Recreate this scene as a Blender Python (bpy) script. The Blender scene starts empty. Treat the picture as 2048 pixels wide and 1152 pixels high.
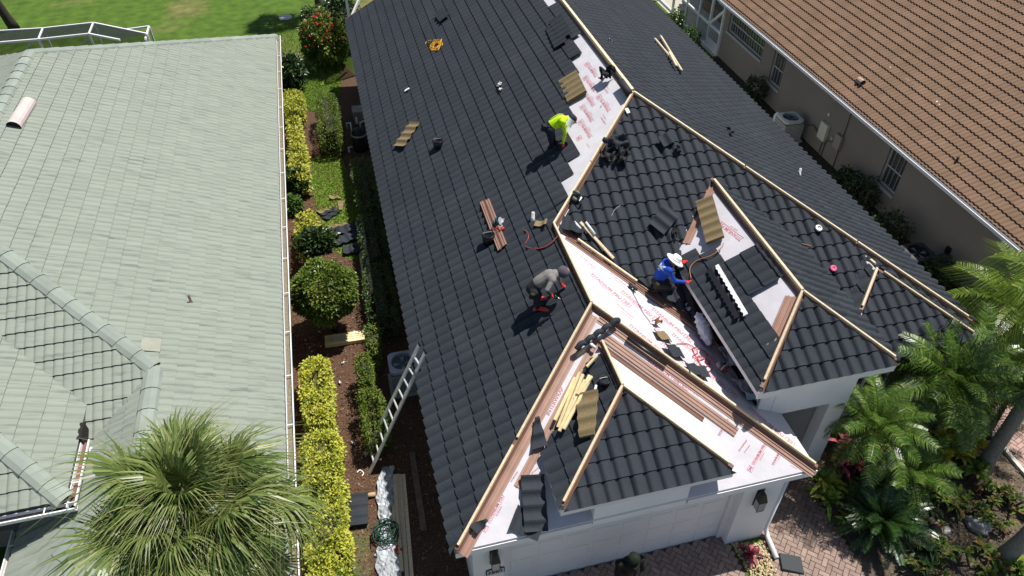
import bpy, bmesh, math, random
import numpy as np
from mathutils import Vector, Matrix, Quaternion
random.seed(7); rng = np.random.default_rng(7)
scn = bpy.context.scene
C = scn.collection
rad = math.radians

# ------------------------------------------------------------------ camera
FPX, CAMH = 1464.92, 13.6
PITCH, YAW = rad(47.615), rad(-13.957)
camd = bpy.data.cameras.new('camera'); cam = bpy.data.objects.new('camera', camd); C.objects.link(cam)
camd.sensor_width = 36.0; camd.lens = FPX / 2048 * 36.0; camd.clip_end = 2000; camd.clip_start = .1
cam.location = (0, 0, CAMH); cam.rotation_euler = (PITCH, 0, YAW)
scn.camera = cam
RC = Matrix.Rotation(YAW, 3, 'Z') @ Matrix.Rotation(PITCH, 3, 'X')
CP = Vector((0, 0, CAMH))

# ------------------------------------------------------------------ sky and sun
SUN = Vector((.395, .165, 1)).normalized()
w = bpy.data.worlds.new('World'); scn.world = w; w.use_nodes = True
nt = w.node_tree; nt.nodes.clear()
sk = nt.nodes.new('ShaderNodeTexSky'); sk.sky_type = 'NISHITA'; sk.sun_disc = False
sk.sun_elevation = math.asin(SUN.z); sk.sun_rotation = math.atan2(SUN.x, SUN.y)
bg = nt.nodes.new('ShaderNodeBackground'); bg.inputs[1].default_value = .068
wo = nt.nodes.new('ShaderNodeOutputWorld')
nt.links.new(sk.outputs[0], bg.inputs[0]); nt.links.new(bg.outputs[0], wo.inputs[0])
sd = bpy.data.lights.new('sun', 'SUN'); sd.energy = 4.9; sd.angle = rad(.53); sd.color = (1, .965, .9)
so = bpy.data.objects.new('sun', sd); C.objects.link(so)
so.rotation_euler = (-SUN).to_track_quat('-Z', 'Y').to_euler(); so.location = (10, 5, 40)
scn.view_settings.view_transform = 'Standard'; scn.view_settings.look = 'None'
scn.view_settings.exposure = 0.30; scn.view_settings.gamma = 1.0

# ------------------------------------------------------------------ survey helpers: photo point -> place on a real plane
def ray(u, v):
    return RC @ Vector((u - 1024, -(v - 576), -FPX))
def at(u, v, z=0.0):                       # point at height z
    d = ray(u, v); return CP + d * ((z - CAMH) / d.z)
def aty(u, v, y):                          # point on the vertical plane y = const
    d = ray(u, v); return CP + d * (y / d.y)
def atx(u, v, x):
    d = ray(u, v); return CP + d * (x / d.x)
def hit(u, v, pl, up=0.0):                 # point on z = a x + b y + c, then lifted
    a, b, c = pl; d = ray(u, v)
    t = (c - CAMH) / (d.z - a * d.x - b * d.y)
    P = CP + d * t; P.z += up; return P
def zp(pl, x, y): return pl[0] * x + pl[1] * y + pl[2]

# ------------------------------------------------------------------ materials
MATS = {}
def mat(name, col, rough=.7, n=None, bump=None, rnd=0, spec=.3, metal=0, col2=None, c2=None, stretch=None, trans=0, sheen=0, detail=3):
    """n=(scale, amount) brightness noise; col2 with c2=(scale, lo, hi) noise blend to a second colour; bump=(scale, strength)"""
    if name in MATS: return MATS[name]
    m = bpy.data.materials.new(name); m.use_nodes = True; MATS[name] = m
    t = m.node_tree; N = t.nodes; L = t.links; N.clear()
    out = N.new('ShaderNodeOutputMaterial'); b = N.new('ShaderNodeBsdfPrincipled')
    L.new(b.outputs[0], out.inputs[0])
    b.inputs['Roughness'].default_value = rough; b.inputs['Metallic'].default_value = metal
    b.inputs['Specular IOR Level'].default_value = spec
    geo = N.new('ShaderNodeNewGeometry'); vec = geo.outputs['Position']
    if stretch:
        mp = N.new('ShaderNodeMapping'); mp.inputs['Scale'].default_value = stretch
        L.new(vec, mp.inputs[0]); vec = mp.outputs[0]
    cur = None
    def rgb(c):
        r = N.new('ShaderNodeRGB'); r.outputs[0].default_value = (*c, 1); return r.outputs[0]
    cur = rgb(col)
    if col2:
        nz = N.new('ShaderNodeTexNoise'); nz.inputs['Scale'].default_value = c2[0]; nz.inputs['Detail'].default_value = detail
        L.new(vec, nz.inputs['Vector'])
        mr = N.new('ShaderNodeMapRange'); mr.inputs[1].default_value = c2[1]; mr.inputs[2].default_value = c2[2]
        L.new(nz.outputs[0], mr.inputs[0])
        mx = N.new('ShaderNodeMix'); mx.data_type = 'RGBA'
        L.new(mr.outputs[0], mx.inputs[0]); L.new(cur, mx.inputs[6]); L.new(rgb(col2), mx.inputs[7]); cur = mx.outputs[2]
    fac = None
    if n:
        nz = N.new('ShaderNodeTexNoise'); nz.inputs['Scale'].default_value = n[0]; nz.inputs['Detail'].default_value = 5
        L.new(vec, nz.inputs['Vector'])
        mr = N.new('ShaderNodeMapRange'); mr.inputs[1].default_value = .3; mr.inputs[2].default_value = .7
        mr.inputs[3].default_value = 1 - n[1]; mr.inputs[4].default_value = 1 + n[1]
        L.new(nz.outputs[0], mr.inputs[0]); fac = mr.outputs[0]
    if rnd:
        at_ = N.new('ShaderNodeAttribute'); at_.attribute_name = 'rnd'
        mr = N.new('ShaderNodeMapRange'); mr.inputs[3].default_value = 1 - rnd; mr.inputs[4].default_value = 1 + rnd
        L.new(at_.outputs['Fac'], mr.inputs[0])
        if fac is None: fac = mr.outputs[0]
        else:
            mm = N.new('ShaderNodeMath'); mm.operation = 'MULTIPLY'; L.new(fac, mm.inputs[0]); L.new(mr.outputs[0], mm.inputs[1]); fac = mm.outputs[0]
    if fac is not None:
        vm = N.new('ShaderNodeVectorMath'); vm.operation = 'SCALE'; L.new(cur, vm.inputs[0]); L.new(fac, vm.inputs['Scale']); cur = vm.outputs[0]
    L.new(cur, b.inputs['Base Color'])
    if bump:
        nz = N.new('ShaderNodeTexNoise'); nz.inputs['Scale'].default_value = bump[0]; nz.inputs['Detail'].default_value = 4
        L.new(geo.outputs['Position'], nz.inputs['Vector'])
        bp = N.new('ShaderNodeBump'); bp.inputs['Strength'].default_value = bump[1]; bp.inputs['Distance'].default_value = .01
        L.new(nz.outputs[0], bp.inputs['Height']); L.new(bp.outputs[0], b.inputs['Normal'])
    if trans:                               # thin leaf: light passes through
        tr = N.new('ShaderNodeBsdfTranslucent'); L.new(cur, tr.inputs[0])
        ms = N.new('ShaderNodeMixShader'); ms.inputs[0].default_value = trans
        L.new(b.outputs[0], ms.inputs[1]); L.new(tr.outputs[0], ms.inputs[2]); L.new(ms.outputs[0], out.inputs[0])
    return m
def ramp_mat(name, cols, rough=.5, trans=.25, spec=.4):
    """foliage: colour picked by the piece's own random value, plus slow patches"""
    if name in MATS: return MATS[name]
    m = bpy.data.materials.new(name); m.use_nodes = True; MATS[name] = m
    t = m.node_tree; N = t.nodes; L = t.links; N.clear()
    out = N.new('ShaderNodeOutputMaterial'); b = N.new('ShaderNodeBsdfPrincipled')
    a = N.new('ShaderNodeAttribute'); a.attribute_name = 'rnd'
    cr = N.new('ShaderNodeValToRGB'); L.new(a.outputs['Fac'], cr.inputs[0])
    el = cr.color_ramp.elements
    el[0].color = (*cols[0], 1); el[-1].color = (*cols[-1], 1)
    for i, c in enumerate(cols[1:-1]):
        e = el.new((i + 1) / (len(cols) - 1)); e.color = (*c, 1)
    L.new(cr.outputs[0], b.inputs['Base Color']); b.inputs['Roughness'].default_value = rough; b.inputs['Specular IOR Level'].default_value = spec
    tr = N.new('ShaderNodeBsdfTranslucent'); L.new(cr.outputs[0], tr.inputs[0])
    ms = N.new('ShaderNodeMixShader'); ms.inputs[0].default_value = trans
    L.new(b.outputs[0], ms.inputs[1]); L.new(tr.outputs[0], ms.inputs[2]); L.new(ms.outputs[0], out.inputs[0])
    return m

white = mat('white_paint', (.80, .80, .80), .55, n=(1.3, .04), bump=(60, .08))
stucco = mat('white_stucco', (.82, .83, .84), .85, n=(1.1, .05), bump=(90, .35), rnd=0)
taupe = mat('taupe_stucco', (.245, .22, .185), .9, n=(.6, .10), bump=(110, .5))
under = mat('white_underlayment', (.575, .555, .59), .6, n=(2.4, .08), bump=(9, .5))
redink = mat('red_ink', (.54, .17, .205), .7, n=(4, .25))
brownmetal = mat('brown_metal', (.17, .088, .06), .45, n=(2.2, .2), spec=.5, bump=(30, .05))
copper = mat('light_brown_metal', (.34, .20, .15), .45, n=(2.5, .15), spec=.5)
pine = mat('pine_board', (.66, .54, .36), .7, n=(9, .16), rnd=.14, stretch=(3, 3, 3), bump=(50, .15))
pine_pale = mat('pale_pine_board', (.74, .61, .34), .7, n=(7, .12), rnd=.16, bump=(50, .15))
tileblk = mat('black_stone_chip_steel', (.0235, .0295, .0385), .8, n=(85, .38), rnd=.09, bump=(160, .5), spec=.32, col2=(.031, .037, .045), c2=(1.6, .45, .75))
tiletan = mat('tan_stone_chip_steel', (.20, .15, .078), .9, n=(70, .25), rnd=.14, bump=(150, .4))
green_tile = mat('pale_green_concrete_tile', (.243, .270, .228), .88, n=(1.0, .06), rnd=.03, bump=(70, .25), col2=(.145, .168, .15), c2=(1.5, .55, .8), stretch=(1.3, 10, 1.3))
green_cap = mat('pale_green_ridge_tile', (.245, .277, .241), .88, n=(2.5, .10), rnd=.08, bump=(60, .2))
tan_tile = mat('tan_clay_tile', (.205, .127, .084), .88, n=(2.5, .08), rnd=.085, bump=(70, .25), col2=(.185, .118, .073), c2=(1.3, .4, .65))
black = mat('black_plastic', (.012, .012, .013), .38, spec=.5)
blackm = mat('black_membrane', (.014, .014, .016), .7, n=(14, .3), bump=(30, .4))
dark = mat('dark_void', (.02, .019, .018), .9)
alu = mat('aluminium', (.72, .73, .74), .42, metal=.5, n=(6, .08))
glass = mat('window_glass', (.045, .055, .055), .07, spec=.8)
galv = mat('grey_galvanised', (.36, .37, .38), .5, metal=.4, n=(8, .1))
gutw = mat('gutter_white', (.78, .79, .80), .4, n=(1.5, .05))
mud = mat('gutter_dirt', (.19, .16, .11), .95, n=(20, .3))
redbrown = mat('red_brown_gutter', (.20, .085, .07), .7, n=(6, .2))

# ------------------------------------------------------------------ mesh helpers
def obj(name, me, parent=None, m=None):
    o = bpy.data.objects.new(name, me); C.objects.link(o)
    if parent is not None: o.parent = parent
    if m is not None:
        if len(me.materials) == 0: me.materials.append(m)
    return o
def mesh(name, V, F, m=None, smooth=False, rnd=None):
    me = bpy.data.meshes.new(name)
    me.from_pydata([tuple(v) for v in V], [], F)
    if m is not None: me.materials.append(m)
    if smooth: me.polygons.foreach_set('use_smooth', [True] * len(me.polygons))
    if rnd is not None:
        a = me.attributes.new('rnd', 'FLOAT', 'FACE')
        a.data.foreach_set('value', np.full(len(me.polygons), rnd, np.float32) if np.isscalar(rnd) else np.asarray(rnd, np.float32))
    me.update(); return me
def part(name, V, F, m, parent=None, smooth=False, rnd=None):
    return obj(name, mesh(name, V, F, m, smooth, rnd), parent)
def empty(name, loc=(0, 0, 0), label=None, cat=None, group=None):
    o = bpy.data.objects.new(name, None); C.objects.link(o); o.location = loc; o.empty_display_size = .2
    if label: tag(o, label, cat, group)
    return o
def tag(o, label=None, cat=None, group=None, kind=None):
    if label: o['label'] = label
    if cat: o['category'] = cat
    if group: o['group'] = group
    if kind: o['kind'] = kind
    return o

class MB:
    """collects faces into one mesh"""
    def __init__(s): s.V = []; s.F = []
    def poly(s, pts):
        i = len(s.V); s.V += [tuple(p) for p in pts]; s.F.append(list(range(i, i + len(pts)))); return s
    def prism(s, bot, top):
        n = len(bot); i = len(s.V); s.V += [tuple(p) for p in bot] + [tuple(p) for p in top]
        s.F.append([i + k for k in range(n)][::-1]); s.F.append([i + n + k for k in range(n)])
        for k in range(n): s.F.append([i + k, i + (k + 1) % n, i + n + (k + 1) % n, i + n + k])
        return s
    def box(s, x0, x1, y0, y1, z0, z1):
        q = [(x0, y0), (x1, y0), (x1, y1), (x0, y1)]
        return s.prism([(x, y, z0) for x, y in q], [(x, y, z1) for x, y in q])
    def beam(s, a, b, wd, ht, up=(0, 0, 1), base=True):
        a = Vector(a); b = Vector(b); d = (b - a).normalized(); up = Vector(up)
        sx = d.cross(up).normalized() * (wd / 2); uz = sx.cross(d).normalized() * ht
        lo = Vector((0, 0, 0)) if base else -uz / 2
        q = lambda p: [p - sx + lo, p + sx + lo, p + sx + lo + uz, p - sx + lo + uz]
        return s.prism(q(a)[::-1], q(b)[::-1])
    def tube(s, pts, r, n=8, cap=True):
        pts = [Vector(p) for p in pts]; k = len(pts); i0 = len(s.V)
        rr = r if hasattr(r, '__len__') else [r] * k
        prev = None
        for i, p in enumerate(pts):
            d = (pts[min(i + 1, k - 1)] - pts[max(i - 1, 0)]).normalized()
            if prev is None:
                a = d.orthogonal().normalized()
            else:
                a = (prev - d * prev.dot(d)).normalized()
            prev = a; b = d.cross(a)
            for j in range(n):
                t = 2 * math.pi * j / n; s.V.append(tuple(p + (a * math.cos(t) + b * math.sin(t)) * rr[i]))
        for i in range(k - 1):
            for j in range(n):
                s.F.append([i0 + i * n + j, i0 + i * n + (j + 1) % n, i0 + (i + 1) * n + (j + 1) % n, i0 + (i + 1) * n + j])
        if cap:
            s.F.append([i0 + j for j in range(n)][::-1]); s.F.append([i0 + (k - 1) * n + j for j in range(n)])
        return s
    def lathe(s, prof, c=(0, 0, 0), n=20, axis=None):
        i0 = len(s.V); M3 = Matrix.Identity(3) if axis is None else Vector((0, 0, 1)).rotation_difference(Vector(axis)).to_matrix()
        c = Vector(c)
        for r, z in prof:
            for j in range(n):
                t = 2 * math.pi * j / n; s.V.append(tuple(c + M3 @ Vector((r * math.cos(t), r * math.sin(t), z))))
        for i in range(len(prof) - 1):
            for j in range(n):
                s.F.append([i0 + i * n + j, i0 + i * n + (j + 1) % n, i0 + (i + 1) * n + (j + 1) % n, i0 + (i + 1) * n + j])
        return s
    def build(s, name, m, parent=None, smooth=False, rnd=None):
        return part(name, s.V, s.F, m, parent, smooth, rnd)
    def mesh(s, name, m, smooth=False, rnd=None): return mesh(name, s.V, s.F, m, smooth, rnd)

def bevel(o, wd=.01, seg=2):
    md = o.modifiers.new('bevel', 'BEVEL'); md.width = wd; md.segments = seg; md.limit_method = 'ANGLE'; return o

# ------------------------------------------------------------------ tiled roof planes
def frame(P0, P1, up):
    """eave from P0 to P1 (world), up = a point up the slope"""
    P0 = Vector(P0); u = (Vector(P1) - P0).normalized(); v = Vector(up) - P0; v = (v - u * v.dot(u)).normalized()
    return P0, u, v, u.cross(v)
def st(fr, P):
    d = Vector(P) - fr[0]; return (d.dot(fr[1]), d.dot(fr[2]))
def clip(poly, a, b):
    """keep the part left of a->b; verts (s,t,h)"""
    ex, ey = b[0] - a[0], b[1] - a[1]; o = []; n = len(poly)
    for i in range(n):
        p, q = poly[i], poly[(i + 1) % n]
        dp = ex * (p[1] - a[1]) - ey * (p[0] - a[0]); dq = ex * (q[1] - a[1]) - ey * (q[0] - a[0])
        if dp >= 0: o.append(p)
        if (dp > 0 > dq) or (dp < 0 < dq):
            f = dp / (dp - dq); o.append(tuple(p[k] + (q[k] - p[k]) * f for k in range(3)))
    return o
def ccw(P):
    a = sum(P[i][0] * P[(i + 1) % len(P)][1] - P[(i + 1) % len(P)][0] * P[i][1] for i in range(len(P)))
    return P if a > 0 else P[::-1]
def tile_pieces(fr, polys, ex, t0, wave, nw, prof, seg, lift, thick, stagger=2, rule=None, jit=0.0, joint=0.0):
    """returns list of (verts world, faces, size) one for each panel"""
    O, u, v, nrm = fr; pieces = []
    polys = [ccw([st(fr, p) for p in q]) for q in polys]
    pw = wave * nw
    for P in polys:
        tlo = min(p[1] for p in P); thi = max(p[1] for p in P)
        for j in range(int((tlo - t0) // ex) - 1, int((thi - t0) // ex) + 2):
            ta = t0 + j * ex; tb = ta + ex
            if tb <= tlo or ta >= thi: continue
            band = P
            b3 = clip(clip([(p[0], p[1], 0) for p in P], (0, ta), (1, ta)), (1, tb), (0, tb))
            if len(b3) < 3: continue
            sa = min(p[0] for p in b3); sb = max(p[0] for p in b3)
            off = ((j * stagger) % nw) * wave
            allowed = rule(j) if rule else [(-1e9, 1e9)]
            for i in range(int((sa - off) // pw), int((sb - off) // pw) + 1):
                for (lo, hi) in allowed:
                    a = max(off + i * pw + joint, lo, sa - .001); b = min(off + (i + 1) * pw - joint, hi, sb + .001)
                    if b - a < .02: continue
                    ss = [a]; k0 = math.ceil((a + 1e-6) / wave * seg); k = k0
                    while k * wave / seg < b - 1e-6: ss.append(k * wave / seg); k += 1
                    ss.append(b)
                    dj = random.uniform(-jit, jit); dz = random.uniform(0, jit * .5)
                    ins = all((e[1][0] - e[0][0]) * (q[1] - e[0][1]) - (e[1][1] - e[0][1]) * (q[0] - e[0][0]) >= -1e-6
                              for e in zip(P, P[1:] + P[:1]) for q in ((a, ta), (b, ta), (a, tb), (b, tb)))
                    quads = []
                    for s0, s1 in zip(ss[:-1], ss[1:]):
                        h0, h1 = prof(s0 / wave), prof(s1 / wave)
                        quads.append(('t', [(s0, ta + dj, h0 + lift + dz), (s1, ta + dj, h1 + lift + dz), (s1, tb + .012, h1), (s0, tb + .012, h0)]))
                        quads.append(('f', [(s0, ta + dj, h0 + lift + dz - thick), (s1, ta + dj, h1 + lift + dz - thick), (s1, ta + dj, h1 + lift + dz), (s0, ta + dj, h0 + lift + dz)]))
                    V = {}; F = []; K = []
                    for kd, q in quads:
                        if not ins:
                            for e in zip(P, P[1:] + P[:1]):
                                q = clip(q, *e)
                                if len(q) < 3: break
                        if len(q) < 3: continue
                        f = []
                        for c in q:
                            key = (kd, round(c[0], 4), round(c[1], 4), round(c[2], 4))
                            if key not in V: V[key] = len(V)
                            if not f or f[-1] != V[key]: f.append(V[key])
                        if len(f) > 2 and f[0] == f[-1]: f.pop()
                        if len(set(f)) == len(f) and len(f) >= 3: F.append(f); K.append(kd == 'f')
                    if not F: continue
                    W = [O + u * k[1] + v * k[2] + nrm * k[3] for k in V]
                    c = W[0]; size = (b - a) * ex / (c - CP).length_squared
                    d = RC.transposed() @ (c - CP); uu = 1024 - FPX * d.x / d.z; vv = 576 + FPX * d.y / d.z
                    if not (-60 < uu < 2110 and -60 < vv < 1215): size *= .01
                    if len(F) < 3: size *= .2
                    pieces.append((W, F, size, K))
    return pieces
def tile_objects(name, pieces, m, parent, limit=300, stuff='roof_tile_field', smooth=True, butt=None):
    pieces.sort(key=lambda p: -p[2])
    def butts(o, K):
        if butt is not None: o.data.materials.append(butt); o.data.polygons.foreach_set('material_index', np.array(K, np.int32))
    for W, F, s, K in pieces[:limit]:
        butts(part(name, W, F, m, parent, smooth, random.random()), K)
    V = []; FF = []; R = []; KK = []
    for W, F, s, K in pieces[limit:]:
        i = len(V); V += [tuple(p) for p in W]; FF += [[i + k for k in f] for f in F]; R += [random.random()] * len(F); KK += K
    if V:
        o = part(stuff, V, FF, m, parent, smooth, R); o['kind'] = 'stuff'; butts(o, KK)
def prof_barrel(x):
    x = x % 1.0
    return .014 + .076 * (math.sin(math.pi / 2 * x / .30) ** 1.3 if x < .30 else math.cos(math.pi / 2 * (x - .30) / .70) ** .85 if x < .9999 else 0)
def prof_flat(x):
    x = x % 1.0
    return .008 + .024 * (math.sin(math.pi / 2 * x / .32) if x < .32 else math.cos(math.pi / 2 * (x - .32) / .68) ** .9 if x < .9999 else 0)
prof_s = lambda x: .012 + .046 * (.5 + .5 * math.sin(2 * math.pi * x))

def slab(mb, pts, th=.05):
    mb.prism([(p[0], p[1], p[2] - th) for p in pts], pts)
# ================================================================== the black-roofed house
E0, PT = 2.45, .53                      # eave height and roof pitch
XL, XR, YB = .545, 12.25, 27.9
XM = (XL + XR) / 2; ZR = E0 + PT * (XM - XL); YP = 14.26
YF = YP - (XM - XL)                     # front eave of the right part
GX1, GY0 = 7.06, 5.93                   # garage wing
GXM = (XL + GX1) / 2; GH = GXM - XL; GZ = E0 + PT * GH; GYA = GY0 + GH
YV = YP - (XM - GXM)                    # where the garage ridge leaves the left hip
PL_L = (PT, 0, E0 - PT * XL)
PL_R = (-PT, 0, E0 + PT * XR)
PL_F = (0, PT, ZR - PT * YP)
PL_G = (0, PT, E0 - PT * GY0)
PL_W = (-PT, 0, E0 + PT * GX1)
def on(pl, x, y, up=0): return Vector((x, y, zp(pl, x, y) + up))

house = empty('house', (6.4, 16, 0), 'white house being re-roofed with black barrel tiles over white underlayment', 'house')
house.location = (0, 0, 0)
# --- deck and underlayment (one roof part; tiles, boards and flashings are its pieces)
BX0, BX1, BE = 2.30, 5.30, 3.05         # raised hip over the garage door
BXM = (BX0 + BX1) / 2; BY0 = 5.94; BH = BXM - BX0; BYA = BY0 + BH; BZ = BE + PT * BH
BYR = GYA - (GZ - BZ) / PT
NX0, NX1, NE, NP = 6.21, 8.90, 3.66, .57  # raised hip over the entry
NXM = (NX0 + NX1) / 2; NY0 = 6.97; NH = NXM - NX0; NYA = NY0 + NH; NZ = NE + NP * NH
NYR = YP - (ZR - NZ) / PT; NYV = YP - (ZR - NE) / PT
CX0, CX1 = 8.84, 12.02                  # small hip over the bay
CXM = (CX0 + CX1) / 2; CY0 = 8.03; CYA = CY0 + (CXM - CX0); CZ = E0 + PT * (CXM - CX0); CYR = YP - (ZR - CZ) / PT
mb = MB()
P_L = [(XL, GY0, E0), (GXM, GYA, GZ), (GXM, YV, GZ), (XM, YP, ZR), (XM, YB, ZR), (XL, YB, E0)]
P_R = [(XR, YF, E0), (XR, YB, E0), (XM, YB, ZR), (XM, YP, ZR)]
P_F = [(GXM, YV, GZ), (GX1, YF, E0), (XR, YF, E0), (XM, YP, ZR)]
P_W = [(GXM, GYA, GZ), (GX1, GY0, E0), (GX1, YF, E0), (GXM, YV, GZ)]
P_G = [(XL, GY0, E0), (GX1, GY0, E0), (GXM, GYA, GZ)]
for q in (P_L, P_R, P_F, P_W, P_G): slab(mb, q)
roof = mb.build('roof', under, house)
B_l = [(BX0, BY0, BE), (BXM, BYA, BZ), (BXM, BYR, BZ), (BX0, GYA - (GZ - BE) / PT, BE)]
B_f = [(BX0, BY0, BE), (BX1, BY0, BE), (BXM, BYA, BZ)]
B_r = [(BX1, BY0, BE), (BX1, GYA - (GZ - BE) / PT, BE), (BXM, BYR, BZ), (BXM, BYA, BZ)]
N_l = [(NX0, NY0, NE), (NXM, NYA, NZ), (NXM, NYR, NZ), (NX0, NYV, NE)]
N_f = [(NX0, NY0, NE), (NX1, NY0, NE), (NXM, NYA, NZ)]
N_r = [(NX1, NY0, NE), (NX1, NYV, NE), (NXM, NYR, NZ), (NXM, NYA, NZ)]
C_l = [(CX0, CY0, E0), (CXM, CYA, CZ), (CXM, CYR, CZ), (CX0, YF, E0)]
C_f = [(CX0, CY0, E0), (CX1, CY0, E0), (CXM, CYA, CZ)]
C_r = [(CX1, CY0, E0), (CX1, YF, E0), (CXM, CYR, CZ), (CXM, CYA, CZ)]
for nm, qs in (('garage_dormer_roof', (B_l, B_f, B_r)), ('entry_roof', (N_l, N_f, N_r)), ('bay_roof', (C_l, C_f, C_r))):
    mb = MB()
    for q in qs: slab(mb, q)
    mb.build(nm, under, house)
# --- tiles
EX, WV = .333, .243
KW = dict(ex=EX, wave=WV, nw=5, prof=prof_barrel, seg=8, lift=.026, thick=.024)
pcs = []
frL = frame((XL, YB, E0), (XL, GY0, E0), (XM, YB, ZR))        # s runs towards the viewer (s = YB - y)
def ruleL(j):
    ymin = {13: 12.83, 14: 13.31, 15: 14.6, 16: 15.53, 17: 16.19, 18: 16.90, 19: 17.75}.get(j, -9)
    if j == 19: return [(YB - 19.95, YB - 17.75)]
    if j >= 20: return []
    return [(-9, YB - ymin)]
ov = .07
eav = lambda q, d, k: q
def down(pts, idx, dx, dy, dz):
    return [(p[0] + dx, p[1] + dy, p[2] + dz) if i in idx else p for i, p in enumerate(pts)]
yb = YB - .12; g = .06
L1 = [(XL - ov, GY0 - ov, E0 - ov * PT), (GXM - g, GYA - g, GZ - g * PT), (GXM - g, yb, GZ - g * PT), (XL - ov, yb, E0 - ov * PT)]
L2 = [(GXM - g, YV - g, GZ - g * PT), (XM - g * 1.2, YP, ZR - g * 1.2 * PT), (XM - g * 1.2, yb, ZR - g * 1.2 * PT), (GXM - g, yb, GZ - g * PT)]
pcs += tile_pieces(frL, [L1, L2], t0=-.25 * EX, rule=ruleL, **KW)
frR = frame((XR, YF, E0), (XR, YB, E0), (XM, YF, ZR))
R1 = [(XR + ov, YF - ov, E0 - ov * PT), (XR + ov, yb, E0 - ov * PT), (XM + g * 1.2, yb, ZR - g * 1.2 * PT), (XM + g * 1.2, YP + g * .2, ZR - g * 1.2 * PT)]
pcs += tile_pieces(frR, [R1], t0=-.25 * EX, **KW)
frF = frame((XL, YF, E0), (XR, YF, E0), (XL, YP, ZR))
F_at = lambda x, y: (x, y, zp(PL_F, x, y))
g2 = .10
F1 = [F_at(GXM + g, YV - .02), F_at(NX0 + .3, 11.67 - (NX0 + .3 - GXM)), F_at(NX0 + .3, NYV - .02), F_at(NXM, NYR - .0), F_at(NXM, YP - (NXM - XM) - g2), F_at(XM, YP - g2)]
F1a = [F_at(GXM + .12, YV), F_at(NX0 + .3, YV - (NX0 + .3 - GXM) + .12), F_at(NX0 + .3, YP - (XM - NX0 - .3) - g2), F_at(GXM + .12, YV + .0)]
# convex pieces: left of the entry ridge, and right of it
Fa = [F_at(GXM + .14, YV), F_at(NX0 + .1, YV - (NX0 + .1 - GXM) + .14), F_at(NX0 + .1, YP - (XM - NX0 - .1) - .04)]
Fb = [F_at(NX0 + .1, NYV + .1), F_at(NXM, NYR - .02), F_at(NXM, YP - (NXM - XM) - g2), F_at(XM, YP - g2), F_at(NX0 + .1, YP - (XM - NX0 - .1) - .04)]
Fb2 = [F_at(NX0 + .1, YV - (NX0 + .1 - GXM) + .14), F_at(NX0 + .28, YV - (NX0 + .28 - GXM) + .14), F_at(NX0 + .28, NYV + .05), F_at(NX0 + .1, NYV + .1)]
Fc = [F_at(NXM, NYR - .02), F_at(NX1, NYV), F_at(NX1, YP - (NX1 - XM) - g2), F_at(NXM, YP - (NXM - XM) - g2)]
Fd = [F_at(NX1 - .25, YF - .05), F_at(CX0 + .05, YF - .05), F_at(CXM, CYR - .0), F_at(CXM, YP - (CXM - XM) - g2), F_at(NX1 - .25, YP - (NX1 - .25 - XM) - g2)]
Fd = [F_at(NX1, YF), F_at(CX0 + .1, YF), F_at(CXM - .05, CYR), F_at(CXM, YP - (CXM - XM) - g2), F_at(NX1, YP - (NX1 - XM) - g2)]
Fe = [F_at(CXM, CYR), F_at(CX1, YF), F_at(XR - .1, YF - .02), F_at(CXM, YP - (CXM - XM) - g2)]
pcs += tile_pieces(frF, [Fa, Fb, Fb2, Fc, Fd, Fe], t0=-.25 * EX, **KW)
# entry hip
frN = frame((NX0, 14, NE), (NX0, NY0, NE), (NXM, 14, NZ))
def ruleN(j):                       # s = 14 - y
    if j <= 0: return [(14 - 10.72, 99)]
    if j == 1: return [(14 - 10.6, 99)]
    if j == 2: return [(14 - 10.33, 99)]
    return [(14 - 9.85, 14 - 8.80)]
Nl = [(NX0 - ov, NY0 - ov, NE - ov * NP), (NXM - g, NYA - .02, NZ - g * NP), (NXM - g, NYR, NZ - g * NP), (NX0 - ov, NYV + .1, NE - ov * NP)]
pcs += tile_pieces(frN, [Nl], t0=-.72 * EX, rule=ruleN, **KW)
frNf = frame((NX0, NY0, NE), (NX1, NY0, NE), (NX0, NYA, NZ))
Nf = [(NX0, NY0 - ov, NE - ov * NP), (NX1, NY0 - ov, NE - ov * NP), (NXM, NYA - g, NZ - g * NP)]
pcs += tile_pieces(frNf, [Nf], t0=-ov * 1.15, **KW)
frNr = frame((NX1, NY0, NE), (NX1, 14, NE), (NXM, NY0, NZ))
Nr = [(NX1 + ov, NY0 - ov, NE - ov * NP), (NX1 + ov, NYV + .05, NE - ov * NP), (NXM + g, NYR, NZ - g * NP), (NXM + g, NYA, NZ - g * NP)]
pcs += tile_pieces(frNr, [Nr], t0=-ov * 1.15, **KW)
# garage dormer hip
frBl = frame((BX0, 9, BE), (BX0, BY0, BE), (BXM, 9, BZ))
Bl = [(BX0 - .03, BY0 - ov, BE - .03 * PT), (BXM - g, BYA - .02, BZ - g * PT), (BXM - g, BYR - .05, BZ - g * PT), (BX0 - .03, GYA - (GZ - BE) / PT - .1, BE - .03 * PT)]
pcs += tile_pieces(frBl, [Bl], t0=-.04, rule=lambda j: [(9 - (8.3 if j >= 3 else 7.55 + .2 * j), 99)], **KW)
frBf = frame((BX0, BY0, BE), (BX1, BY0, BE), (BX0, BYA, BZ))
Bf = [(BX0, BY0 - ov, BE - ov * PT), (BX1, BY0 - ov, BE - ov * PT), (BXM, BYA - g, BZ - g * PT)]
pcs += tile_pieces(frBf, [Bf], t0=-ov * 1.13, **KW)
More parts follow.
